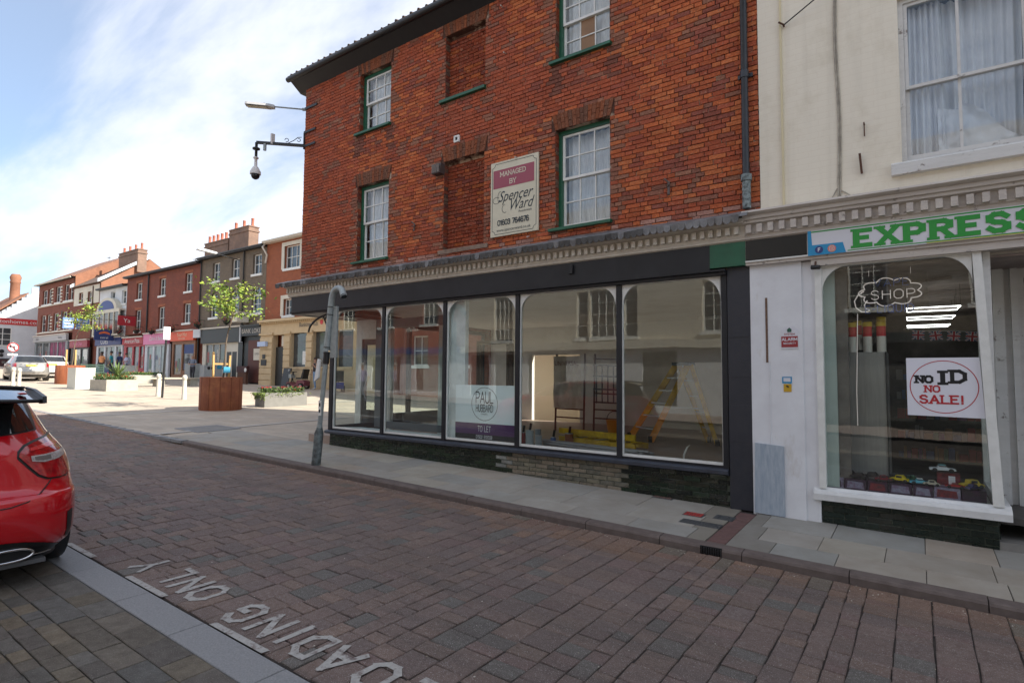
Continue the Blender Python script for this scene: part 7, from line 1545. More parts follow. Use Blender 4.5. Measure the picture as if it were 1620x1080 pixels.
# bumper: side vents, black diffuser, exhaust
mir(lambda mb, sg: rpatch(mb, PR, ([(sg*.725, .30), (sg*.762, .295)], [(sg*.718, .50), (sg*.770, .51)]), .006), 'bumper_vent', m_trim)
mir(lambda mb, sg: rpatch(mb, PR, ([(sg*.60, .50), (sg*.78, .515)], [(sg*.60, .510), (sg*.785, .527)]), .012), 'vent_lip', m_rp)
yd = [-.78+i*1.56/24 for i in range(25)]
top = lambda y: .205+.155*max(0, (1-(abs(y)/.78)**3.2))
mb = MB(); rpatch(mb, PR, ([(y, .17) for y in yd], [(y, max(.175, top(y))) for y in yd]), .006); part(rc, mb, 'diffuser', m_trim, s)
mb = MB(); mb.box(.09, .5, -.60, .60, .155, .185); part(rc, mb, 'diffuser_lip', mat('lip_grey', (.10, .10, .105), .35), s)
for sg in (-1, 1):
    cy = sg*.36; ell = [(cy+.155*math.copysign(abs(math.cos(a))**.7, math.cos(a)), .245+.042*math.sin(a)) for a in [i*2*math.pi/28 for i in range(28)]]
    mb = MB(); mb.tube([(csurf(PR, y, .285, .012)[0], y, z) for y, z in ell], .010, 8, closed=True); ex_ = part(rc, mb, 'exhaust_trim', m_ch, s)
    mb = MB(); mb.face([(csurf(PR, y, .285, .004)[0], y, z) for y, z in ell]); part(rc, mb, 'exhaust_opening', mat('void_black', (.004, .004, .004), .9), s)
mb = MB(); mb.tube([csurf(PR, y, .205, .014) for y in [-.66+i*1.32/20 for i in range(21)]], .008, 6); part(rc, mb, 'diffuser_chrome', m_ch, s)
mb = MB(); rpatch(mb, PR, ([(y, .66) for y in (-.24, 0, .24)], [(y, .76) for y in (-.24, 0, .24)]), .01); npl = part(rc, mb, 'number_plate', mat('plate_yellow', (.75, .48, .02), .4), s)

def simple_car(name, label, loc, rz, paint, s=1.0, plate=True, group='cars parked at the end of the square'):
    t = car(name, label, loc, rz, paint, None, s, 56, group=group); P = CP['hatch']
    for sg in (-1, 1):
        mb = MB(); rpatch(mb, P, ([(sg*.66, .78), (sg*.86, .78)], [(sg*.66, 1.0), (sg*.83, 1.03)]), .012, sub=3); part(t, mb, 'tail_light', m_tl, s)
        mb = MB(); rpatch(mb, P, ([(sg*.55, .62), (sg*.84, .62)], [(sg*.55, .76), (sg*.83, .78)]), .012, True, sub=3); part(t, mb, 'headlight', mat('headlight', (.7, .7, .7), .1, coat=1), s)
        mb = MB(); mb.box(2.95, 3.1, sg*.86 if sg > 0 else -1.0, 1.0 if sg > 0 else -.86, 1.0, 1.12); part(t, mb, 'door_mirror', m_trim, s)
    mb = MB(); rpatch(mb, P, ([(y, .24) for y in (-.8, -.4, 0, .4, .8)], [(y, .34) for y in (-.8, -.4, 0, .4, .8)]), .01, sub=2); part(t, mb, 'bumper_trim', m_trim, s)
    if plate: mb = MB(); rpatch(mb, P, ([(-.26, .80), (0, .80), (.26, .80)], [(-.26, .91), (0, .91), (.26, .91)]), .015, sub=2); part(t, mb, 'number_plate', _mc['plate_yellow'], s)
    mb = MB(); mb.tube([csurf(P, 0, 1.06, .02), csurf(P, -.25, 1.10, .02), csurf(P, -.42, 1.13, .02)], .012, 5); part(t, mb, 'rear_wiper', m_trim, s)
    return t
m_sil = mat('silver_paint', (.36, .35, .33), .3, metal=.5, coat=.6); m_drk = mat('dark_paint', (.02, .02, .024), .25, coat=.8); m_whp = mat('white_car_paint', (.72, .72, .72), .3, coat=.6)
simple_car('silver_estate', 'silver estate car seen from behind with a yellow number plate', (-43.9, 3.7, gz(-45, 3.7)), math.pi-.12, m_sil, 1.08)
simple_car('dark_car', 'dark car parked ahead and to the left of the silver estate', (-49.3, 2.0, gz(-51, 2)), math.pi-.10, m_drk, 1.12)
simple_car('white_car', 'small white car partly hidden behind the silver estate', (-48.3, 5.9, gz(-50, 6)), math.pi-.25, m_whp, 1.05)
# ================================================================= THE SQUARE: planters, bollards, benches, signs
m_cor = mat('corten_steel', (.27, .078, .027), .8, c2=(.17, .048, .019), sc_=2.2, stretch=(3, 3, .5), bump=.15, dirt=(.38, .15, .05), dsc=1.1)
m_con = mat('planter_concrete', (.40, .39, .34), .85, c2=(.32, .31, .27), sc_=4, bump=.2)
m_soil = mat('soil', (.05, .035, .025), .95, c2=(.08, .06, .04), sc_=20)
m_leaf = mat('leaf', rough=.6, tint=True, c2=(.8, .8, .7), sc_=5)
m_flr = mat('flower', rough=.7, tint=True, c2=(.8, .8, .8), sc_=9)
m_bark = mat('bark', (.16, .12, .085), .9, c2=(.10, .075, .055), sc_=30, bump=.4)
m_stk = mat('stake_wood', (.58, .36, .14), .8, c2=(.48, .28, .10), sc_=9)
def leaf(mb, p, s, col, d=None):
    a = d or Vector((rnd.gauss(0, 1), rnd.gauss(0, 1), rnd.gauss(0, .6))).normalized(); b = a.orthogonal().normalized(); b = (Matrix.Rotation(rnd.uniform(0, 6.28), 3, a) @ b)
    p = Vector(p); mb.face([p, p+a*s*.5+b*s*.26, p+a*s, p+a*s*.5-b*s*.26], 0, col)
def young_tree(name, label, loc, h, spread, lean, n_leaf, cr0, group):
    t = thing(name, label, 'tree', loc, 0, group); x, y, z = loc
    top = Vector((x+lean[0], y+lean[1], z+h)); P0 = Vector((x, y, z)); mb = MB()
    tr = [P0.lerp(top, i/8)+Vector((.04*math.sin(i*1.3), .04*math.cos(i), 0)) for i in range(9)]
    mb.tube(tr, [.035-.003*i for i in range(9)], 8); mb.build('trunk', m_bark, t)
    lb = MB(); ends = []
    for i in range(13):
        k = rnd.uniform(cr0, .98); p = P0.lerp(top, k); a = rnd.uniform(0, 6.28); L_ = spread*rnd.uniform(.45, 1.0)*(1.15-.5*(k-cr0)/(1-cr0)); q = p+Vector((math.cos(a)*L_, math.sin(a)*L_, rnd.uniform(-.05, .55)*L_))
        m = p.lerp(q, .5)+Vector((0, 0, .10*L_)); mb = MB(); mb.tube([p, m, q], [.014, .010, .004], 5); mb.build('limb', m_bark, t)
        for j in range(5): ends.append((p.lerp(q, .35+.16*j), .05+.05*j))
        ends += [(q, .22), (q, .2), (m, .12)]
    for i in range(n_leaf):
        e, r = rnd.choice(ends); q = e+Vector((rnd.gauss(0, r), rnd.gauss(0, r), rnd.gauss(0, r*.6)))
        leaf(lb, q, rnd.uniform(.08, .16), vary(rnd.choice([(.20, .30, .035), (.28, .36, .04), (.14, .24, .03), (.34, .40, .06), (.10, .17, .03)]), .15))
    lb.build('crown', m_leaf, t, True); return t
def corten(name, label, x, y, r, h, grp='corten steel tree planters'):
    z = gz(x, y); t = thing(name, label, 'planter', (x, y, z), 0, grp)
    mb = MB(); mb.lathe([(r, z-.1), (r, z+h), (r-.02, z+h), (r-.02, z+h-.12)], 36, (x, y)); mb.build('drum', m_cor, t)
    mb = MB(); [mb.box(-.006, .006, -.004, .004, z, z+h, M=Matrix.Translation((x+(r+.001)*math.cos(a), y+(r+.001)*math.sin(a), 0)) @ Matrix.Rotation(a+math.pi/2, 4, 'Z')) for a in [i*math.pi/6 for i in range(12)]]; o = mb.build('panel_seam', mat('seam_rust', (.17, .05, .02), .9), t); o['kind'] = 'stuff'
    mb = MB(); mb.lathe([(r-.03, z+h-.12), (.01, z+h-.10)], 24, (x, y)); mb.build('soil', m_soil, t); return z+h-.1
zt = corten('corten_planter', 'large round rusty steel planter holding the staked young tree', -19.5, 2.62, .66, 1.10)
young_tree('young_tree', 'young tree with sparse lime green leaves tied to stakes in the big rusty planter', (-19.5, 2.62, zt), 3.35, 1.3, (.15, .35), 1150, .56, 'young trees in corten planters')
t = thing('tree_stakes', 'pair of pale timber stakes holding the young tree in the big rusty planter', 'stakes', (-19.5, 2.6, zt))
for dx, h in ((-.22, .95), (.22, .85)): mb = MB(); mb.bar((-19.5+dx*.4, 2.6+dx, zt-.05), (-19.5+dx*.5, 2.6+dx*1.05, zt+h), .055); mb.build('stake', m_stk, t)
mb = MB(); mb.bar((-19.6, 2.38, zt+.55), (-19.4, 2.84, zt+.55), .03, .06); mb.build('cross_rail', m_stk, t); mb = MB(); mb.box(-19.42, -19.36, 2.62, 2.84, zt+.25, zt+.45); mb.build('blue_tie', mat('tie_blue', (.05, .32, .5), .6), t)
zt = corten('corten_planter', 'rusty round steel planter near the silver estate car', -40.0, 4.45, .70, 1.06)
young_tree('young_tree', 'bright green young tree in the far rusty planter in front of the shops', (-40.0, 4.45, zt), 3.6, 1.1, (.1, .5), 900, .5, 'young trees in corten planters')
t = thing('tree_stakes', 'pair of pale timber stakes in the far rusty planter', 'stakes', (-40, 4.45, zt))
for dx in (-.2, .2): mb = MB(); mb.bar((-40+dx*.3, 4.45+dx, zt), (-40+dx*.3, 4.45+dx, zt+1.0), .07); mb.build('stake', m_stk, t)

def foliage(par, x0, x1, y0, y1, z, n, hs, cols, flow, nf, fr_=.045):
    mb = MB()
    for i in range(n):
        x, y = rnd.uniform(x0, x1), rnd.uniform(y0, y1); leaf(mb, (x, y, z+rnd.uniform(-.03, hs)), rnd.uniform(.05, .12), vary(rnd.choice(cols), .25), Vector((rnd.gauss(0, 1), rnd.gauss(0, 1), abs(rnd.gauss(.3, .6)))).normalized())
    mb.build('foliage', m_leaf, par, True)
    for i in range(nf):
        x, y, zz_ = rnd.uniform(x0, x1), rnd.uniform(y0, y1), z+rnd.uniform(hs*.5, hs*1.25); mb = MB()
        for k in range(9): leaf(mb, (x, y, zz_), rnd.uniform(fr_*.6, fr_*1.3), vary(flow, .2))
        mb.build('bloom', m_flr, par, True)
def trough(name, label, cx, cy, lx, ly, h, rz=0, flow=(.55, .03, .03), nf=20, m=None, trail=True, hs=.16):
    z = gz(cx, cy); t = thing(name, label, 'planter', (cx, cy, z), rz, 'concrete flower planters')
    mb = MB(); mb.wall(-lx/2, lx/2, 0, h, [], -ly/2, -ly/2+.06); mb = MB()
    mb.box(-lx/2, lx/2, -ly/2, ly/2, -.1, h-.06); mb.box(-lx/2, lx/2, -ly/2, -ly/2+.06, h-.06, h); mb.box(-lx/2, lx/2, ly/2-.06, ly/2, h-.06, h); mb.box(-lx/2, -lx/2+.06, -ly/2+.06, ly/2-.06, h-.06, h); mb.box(lx/2-.06, lx/2, -ly/2+.06, ly/2-.06, h-.06, h)
    mb.build('trough', m or m_con, t, local=True); mb = MB(); mb.box(-lx/2+.06, lx/2-.06, -ly/2+.06, ly/2-.06, h-.059, h-.03); mb.build('soil', m_soil, t, local=True)
    def addl(mb, nm, mm): mb.build(nm, mm, t, True, True)
    mb = MB()
    for i in range(int(900*lx*ly)+250):
        x, y = rnd.uniform(-lx/2+.05, lx/2-.05), rnd.uniform(-ly/2+.05, ly/2-.05); leaf(mb, (x, y, h+rnd.uniform(-.03, hs)), rnd.uniform(.05, .11), vary(rnd.choice([(.05, .10, .025), (.08, .14, .03), (.12, .18, .05), (.04, .07, .02)]), .25), Vector((rnd.gauss(0, 1), rnd.gauss(0, 1), abs(rnd.gauss(.3, .6)))).normalized())
    if trail:
        for cxx in (-lx*.36, lx*.38):
            for i in range(120): leaf(mb, (cxx+rnd.gauss(0, .12), -ly/2-abs(rnd.gauss(0, .04)), h+.03-abs(rnd.gauss(0, .10))), .07, vary((.16, .22, .05), .3), Vector((rnd.gauss(0, .4), -.4, -1)).normalized())
            for i in range(60): leaf(mb, (lx/2+abs(rnd.gauss(0, .04)), rnd.gauss(0, ly*.25), h+.03-abs(rnd.gauss(0, .10))), .07, vary((.16, .22, .05), .3))
    addl(mb, 'foliage', m_leaf)
    for i in range(nf):
        x, y, zz_ = rnd.uniform(-lx/2+.08, lx/2-.08), rnd.uniform(-ly/2+.05, ly/2-.05), h+rnd.uniform(hs*.6, hs*1.4); mb = MB()
        for k in range(12): leaf(mb, (x+rnd.gauss(0, .02), y+rnd.gauss(0, .02), zz_+rnd.gauss(0, .015)), rnd.uniform(.03, .055), vary(flow, .2))
        addl(mb, 'bloom', m_flr)
    return t
trough('flower_trough', 'low grey trough with red geraniums beyond the leaning post', -19.55, 4.95, .62, 1.75, .50, 0, nf=26, m=mat('trough_grey', (.20, .20, .185), .8, c2=(.16, .16, .15), sc_=5))
tp = trough('concrete_planter', 'square pale concrete planter with a spiky palm and orange flowers', -32.4, 4.0, 1.45, 1.45, .52, R_(8), (.60, .10, .03), 22, trail=False)
mb = MB()
for i in range(70):
    a = rnd.uniform(0, 6.28); e = rnd.uniform(.35, 1.5); Ln = rnd.uniform(.7, 1.0); d = Vector((math.cos(a)*math.cos(e), math.sin(a)*math.cos(e), math.sin(e))); b = Vector((-math.sin(a), math.cos(a), 0))*.03
    o_ = Vector((.25, 0, .62)); m_ = o_+d*Ln*.55; q = o_+d*Ln+Vector((0, 0, -.22*math.cos(e))); c = vary(rnd.choice([(.14, .22, .07), (.20, .28, .09), (.09, .15, .05)]), .2); mb.face([o_-b*.4, m_-b, q, m_+b], 0, c)
mb.build('spiky_palm', m_leaf, tp, True, True)
trough('concrete_planter', 'low concrete planter with trailing lime foliage and red flowers left of the spiky palm', -35.6, 5.0, 1.3, 1.5, .50, 0, (.55, .05, .03), 14)
trough('concrete_planter', 'long concrete planter with orange red flowers behind the bench', -39.5, 8.1, 1.0, 2.2, .48, 0, (.58, .08, .03), 18, trail=False)
for (x, y, w_, h, lb) in ((-34.4, 3.25, .85, 1.05, 'pale square plinth between the rusty planter and the low concrete planter'), (-46.2, 9.6, .8, .95, 'white square plinth behind the spiky palm beside the people')):
    z = gz(x, y); t = thing('stone_plinth', lb, 'plinth', (x, y, z), .1); mb = MB(); mb.box(-w_/2, w_/2, -w_/2, w_/2, -.1, h-.03); mb.build('block', mat('pale_stone', (.60, .62, .58), .8, c2=(.52, .54, .50), sc_=4), t, local=True); mb = MB(); mb.box(-w_/2-.015, w_/2+.015, -w_/2-.015, w_/2+.015, h-.03, h); mb.build('cap', _mc['pale_stone'], t, local=True)
def bollard(x, y, label, h=1.0, r=.085):
    z = gz(x, y); t = thing('bollard', label, 'bollard', (x, y, z), 0, 'pale stone bollards')
    mb = MB(); mb.lathe([(r*1.15, -.05), (r*1.15, .10), (r, .13), (r*.95, h-.24)], 16); mb.build('shaft', mat('bollard_stone', (.55, .53, .46), .75, c2=(.46, .44, .38), sc_=8), t, local=True)
    mb = MB(); mb.lathe([(r*.85, h-.24), (r*.85, h-.2), (r*1.1, h-.18), (r*1.1, h-.08), (r*.8, h-.01), (r*.2, h)], 16); mb.build('cap', _mc['bollard_stone'], t, local=True); return t
bollard(-24.6, 3.75, 'stone bollard just left of the big rusty planter'); bollard(-27.2, 3.85, 'stone bollard between the bench and the dark sign pole', .98)
bollard(-37.6, 1.35, 'left one of the two bollards behind the red hatchback'); bollard(-35.8, 1.15, 'right one of the two bollards behind the red hatchback'); bollard(-50.5, 6.9, 'distant stone bollard behind the white car near the shops')
t = thing('bench', 'long backless bench with pale slab seat among the concrete planters', 'bench', (-34.9, 7.0, gz(-34.9, 7)))
z = gz(-34.9, 7.0)
for i in range(3): mb = MB(); mb.box(-35.35+.26*i, -35.13+.26*i, 5.0, 9.2, z+.42, z+.50); mb.build('seat_slat', mat('bench_slab', (.42, .38, .31), .8), t)
for y in (5.3, 7.1, 8.9): mb = MB(); mb.box(-35.25, -34.7, y-.2, y+.2, z-.05, z+.419); mb.build('leg', m_con, t)
# sign pole with white panel, banners, turning sign
z = gz(-26.1, 3.55); t = thing('sign_pole', 'thin black pole topped with a small white panel left of the big rusty planter', 'sign', (-26.1, 3.55, z))
mb = MB(); mb.tube([(-26.1, 3.55, z-.05), (-26.05, 3.6, z+2.75)], .045, 10); mb.build('pole', m_black, t); mb = MB(); mb.box(-26.02, -25.98, 3.45, 3.72, z+2.45, z+3.0); mb.build('panel', m_sw, t)
t = thing('turn_sign', 'round no left turn sign on a grey post in front of the white gable building', 'road sign', (-58.4, 6.1, gz(-58.4, 6.1))); z = gz(-58.4, 6.1)
mb = MB(); mb.tube([(-58.4, 6.1, z), (-58.4, 6.1, 4.1)], .05, 8); mb.build('pole', m_galv, t)
mb = MB(); mb.tube([(-58.33, 6.1, 3.65), (-58.30, 6.1, 3.65)], .36, 28); mb.build('disc', m_sw, t)
mb = MB(); mb.tube([(-58.29, 6.1+.33*math.cos(a), 3.65+.33*math.sin(a)) for a in [i*math.pi/14 for i in range(28)]], .035, 6, closed=True); mb.bar((-58.27, 5.85, 3.92), (-58.27, 6.36, 3.38), .07, .02); mb.build('red_ring', m_red, t)
mb = MB(); mb.bar((-58.285, 6.18, 3.42), (-58.285, 6.18, 3.72), .07, .02); mb.bar((-58.285, 6.2, 3.72), (-58.285, 5.95, 3.72), .02, .07); mb.prism([(5.98, 3.60), (5.80, 3.72), (5.98, 3.84)], -58.29, -58.275, 'X'); mb.build('arrow', m_black, t)
mb = MB(); mb.box(-58.33, -58.3, 5.8, 6.4, 3.0, 3.15); mb.build('small_plate', m_sw, t)
def hsign(name, label, x, y, w_, z0, z1, m, txt, tm, arm=True, sz=.3):
    t = thing(name, label, 'sign', (x, y, z0)); mb = MB(); mb.box(x-.03, x+.03, y-w_/2, y+w_/2, z0, z1); mb.build('panel', m, t)
    if txt:
        n = len(txt)
        for k, s_ in enumerate(txt): ftext('lettering', s_, sz, tm, Matrix.Translation((x+.034, y, z1-(k+.5)*(z1-z0)/n)) @ Matrix.Rotation(R_(90), 4, 'Z') @ Matrix.Rotation(R_(90), 4, 'X'), t)
    mb = MB(); mb.bar((x, y-w_/2, z1+.05), (x, RY, z1+.05), .04); mb.build('bracket', m_black, t); return t
hsign('projecting_sign', 'dark blue projecting sign with a red and yellow emblem above the navy shop', -57.6, 12.0, 1.5, 4.5, 5.45, m_nv, ['', 'coral'], m_white)
mb = MB(); mb.mesh([(-57.56, 11.6+.8*i/8, 5.15+.13*math.sin(i/8*math.pi)) for i in range(9)]+[(-57.56, 11.6+.8*i/8, 5.0+.1*math.sin(i/8*math.pi)) for i in range(9)], [(i, i+1, i+10, i+9) for i in range(8)]); mb.build('emblem', mat('emblem_red', (.7, .15, .05), .5), bpy.data.objects['projecting_sign'])
hsign('projecting_sign', 'red projecting restaurant sign on the left of the long red brick building', -53.3, 12.1, 1.3, 5.6, 6.4, m_pz, ['Ya'], m_white, sz=.5)
t = thing('banner', 'double blue banner hung high on the brick and cream building', 'banner', (-60.0, 10.5, 5.6))
for (y0, y1) in ((9.7, 10.5), (10.7, 11.6)):
    mb = MB(); mb.box(-60.03, -59.99, y0, y1, 5.5, 6.45); mb.build('panel', mat('banner_blue', (.10, .16, .42), .6, c2=(.16, .30, .55), sc_=3), t); mb = MB(); [mb.box(-59.98, -59.975, y0+.1, y1-.1, 5.65+k*.25, 5.72+k*.25) for k in range(3)]; mb.build('print', m_white, t)
mb = MB(); mb.bar((-60.0, 9.6, 6.5), (-60.0, RY, 6.5), .05); mb.tube([(-60.0, 9.6, 5.4), (-60.0, 9.6, 7.0)], .04, 8); mb.build('bracket', m_black, t)
# hanging baskets
for i, (x, z_) in enumerate([(-46.2, 5.1), (-49.6, 5.05), (-42.2, 5.25), (-38.2, 5.3), (-52.4, 5.2), (-56.0, 5.3), (-58.2, 5.4)]):
    t = thing('hanging_basket', ['hanging basket with red flowers over the orange shop sign', 'hanging basket over the pink shop sign', 'dusky hanging basket at the left end of the grey brick building', 'red flowered basket above the charcoal fascia', 'flower basket left of the brown downpipe on the long red building', 'flower basket between the navy shop and the pizza shop', 'flower basket above the navy COES shop'][i], 'hanging basket', (x, RY-.5, z_), 0, 'hanging baskets on the terrace')
    mb = MB(); mb.bar((0, .5, .3), (0, 0, .3), .03); mb.lathe([(.05, -.3), (.22, -.12), (.26, 0)], 12); mb.build('basket', m_black, t, local=True); mb = MB()
    for k in range(160): leaf(mb, (rnd.gauss(0, .18), rnd.gauss(0, .15), rnd.gauss(.02, .13)), .10, vary(rnd.choice([(.05, .09, .02), (.45, .03, .04), (.35, .05, .05), (.10, .14, .04)]), .3))
    mb.build('flowers', m_flr, t, True, True)['kind'] = 'stuff'
# small green-slatted bench by the maroon shop, litter bins
t = thing('metal_bench', 'dark green slatted metal bench back by the maroon shopfront', 'bench', (-46.3, 7.6, gz(-46.3, 7.6))); z = gz(-46.3, 7.6)
for k in range(5): mb = MB(); mb.box(-46.35, -46.31, 6.9, 8.3, z+.45+k*.12, z+.52+k*.12); mb.build('slat', mat('bench_green', (.03, .07, .05), .5), t)
for y in (6.95, 8.25): mb = MB(); mb.bar((-46.3, y, z-.05), (-46.36, y, z+1.05), .05); mb.bar((-46.3, y, z+.42), (-45.8, y, z+.42), .05); mb.bar((-45.8, y, z-.05), (-45.8, y, z+.42), .05); mb.build('leg', _mc['bench_green'], t)
mb = MB(); mb.box(-46.3, -45.8, 6.95, 8.25, z+.42, z+.46); mb.build('seat', _mc['bench_green'], t)
z = gz(-38.3, 11.8); t = thing('recycling_bin', 'twin pale grey recycling bin with round dark openings behind the big rusty planter', 'bin', (-38.3, 11.8, z)); mb = MB(); mb.box(-38.7, -38.1, 11.1, 12.3, z-.05, z+1.15); mb.build('cabinet', mat('bin_grey', (.42, .44, .44), .6, c2=(.35, .37, .37), sc_=4), t)
for y in (11.4, 11.65): mb = MB(); mb.tube([(-38.1, y, z+.95), (-38.08, y, z+.95)], .10, 12); mb.build('opening', m_black, t)
mb = MB(); mb.box(-38.1, -38.08, 11.95, 12.25, z+.9, z+1.14); mb.build('blue_notice', mat('tie_blue', (.05, .32, .5), .6), t)
t = thing('service_cabinet', 'plain pale grey cabinet standing left of the recycling bin', 'cabinet', (-40.7, 11.7, gz(-40.7, 11.7))); z = gz(-40.7, 11.7); mb = MB(); mb.box(-41.4, -40.2, 11.4, 11.9, z-.05, z+1.2); mb.build('cabinet_body', mat('cab_grey', (.38, .40, .39), .8, c2=(.3, .32, .31), sc_=3), t); mb = MB(); mb.box(-40.199, -40.18, 11.45, 11.85, z+.1, z+1.1); mb.build('cabinet_door', _mc['cab_grey'], t)
# A-board and mobility scooters by the bank
t = thing('chalk_board', 'black pavement A-board with white chalk writing outside the bank', 'A-board', (-30.4, 12.3, gz(-30.4, 12.3))); z = gz(-30.4, 12.3)
for dy in (0, .45): mb = MB(); mb.bar((-30.8, 12.0+dy, z), (-30.8, 12.22+dy*.02, z+1.15), .03); mb.bar((-30.1, 12.0+dy, z), (-30.1, 12.22+dy*.02, z+1.15), .03); mb.build('leg', m_black, t)
mb = MB(); mb.mesh([(-30.8, 12.0, z+.08), (-30.1, 12.0, z+.08), (-30.1, 12.2, z+1.15), (-30.8, 12.2, z+1.15), (-30.8, 12.03, z+.08), (-30.1, 12.03, z+.08), (-30.1, 12.23, z+1.15), (-30.8, 12.23, z+1.15)], [(0, 1, 2, 3), (7, 6, 5, 4), (0, 4, 5, 1), (1, 5, 6, 2), (2, 6, 7, 3), (3, 7, 4, 0)]); mb.build('board', m_black, t)
for k, w_ in enumerate(['DISCO', 'TODAY', 'OPEN', 'LUNCH', 'TEA']): mb = MB(); strokes(mb, w_, (-30.45, 12.165-.035*k, z+.95-.19*k), (1, 0, 0), Vector((0, .18, 1)).normalized(), .13, .16, center=True, sx=.95); mb.build('chalk_writing', m_white, t)
def scooter(x, y, rz, c, label):
    z = gz(x, y); t = thing('mobility_scooter', label, 'mobility scooter', (x, y, z), rz, 'mobility scooters outside the bank')
    for wx, wy in ((-.42, -.26), (-.42, .26), (.48, -.2), (.48, .2)): mb = MB(); mb.tube([(wx, wy-.05, .17), (wx, wy+.05, .17)], .17, 16); w_ = mb.build('wheel', m_tyre, t, local=True); mb = MB(); mb.tube([(wx, wy-.055, .17), (wx, wy+.055, .17)], .09, 12); mb.build('rim', m_rim, w_, local=True)
    mb = MB(); mb.prism([(-.62, .18), (-.66, .42), (-.5, .52), (-.12, .50), (-.02, .26), (.32, .26), (.42, .40), (.60, .40), (.66, .25), (.5, .18)], -.24, .24, 'Y'); mb.build('body', c, t, local=True)
    mb = MB(); mb.box(-.5, -.05, -.24, .24, .56, .66); mb.build('seat', m_black, t, local=True); mb = MB(); mb.prism([(-.5, .66), (-.62, 1.12), (-.52, 1.14), (-.38, .66)], -.23, .23, 'Y'); mb.build('backrest', m_black, t, local=True)
    mb = MB(); mb.bar((.50, 0, .35), (.34, 0, .98), .06); mb.bar((.34, -.26, .98), (.34, .26, .98), .04); mb.build('tiller', m_black, t, local=True); mb = MB(); mb.box(.36, .55, -.17, .17, .62, .84); mb.build('basket', m_galv, t, local=True); return t
scooter(-28.9, 11.9, math.pi+.25, mat('scooter_maroon', (.14, .02, .05), .3, coat=.6), 'dark maroon mobility scooter parked outside the bank beside the woman'); scooter(-25.4, 12.0, math.pi-.6, mat('scooter_blue', (.03, .04, .22), .3, coat=.6), 'blue mobility scooter partly hidden behind the leaning post')
t = thing('life_post', 'dark red framed stand with a small round white badge in the passage mouth', 'stand', (-35.7, 12.4, gz(-35.7, 12.4))); z = gz(-35.7, 12.4); mb = MB(); mb.box(-36.3, -35.1, 12.3, 12.5, z+.75, z+1.15); mb.build('crate', mat('dark_maroon', (.06, .02, .02), .6), t); mb = MB(); mb.box(-36.2, -35.2, 12.32, 12.48, z-.05, z+.749); mb.build('stand_body', m_rust, t); mb = MB(); mb.tube([(-35.2, 12.29, z+.9), (-35.2, 12.27, z+.9)], .13, 16); mb.build('badge', m_white, t)
# bracket light on the grey building
t = thing('bracket_light', 'flat grey street light on an arm high on the grey brick building', 'street light', (-38.2, RY, 9.6)); mb = MB(); mb.tube([(-37.6, RY, 9.45), (-38.2, 11.6, 9.75)], .03, 8); mb.build('arm', m_black, t); mb = MB(); mb.prism([(11.7, 9.72), (10.5, 9.80), (10.45, 9.86), (10.9, 9.92), (11.7, 9.84)], -38.5, -38.15, 'X'); mb.build('lamp_head', m_wht, t)

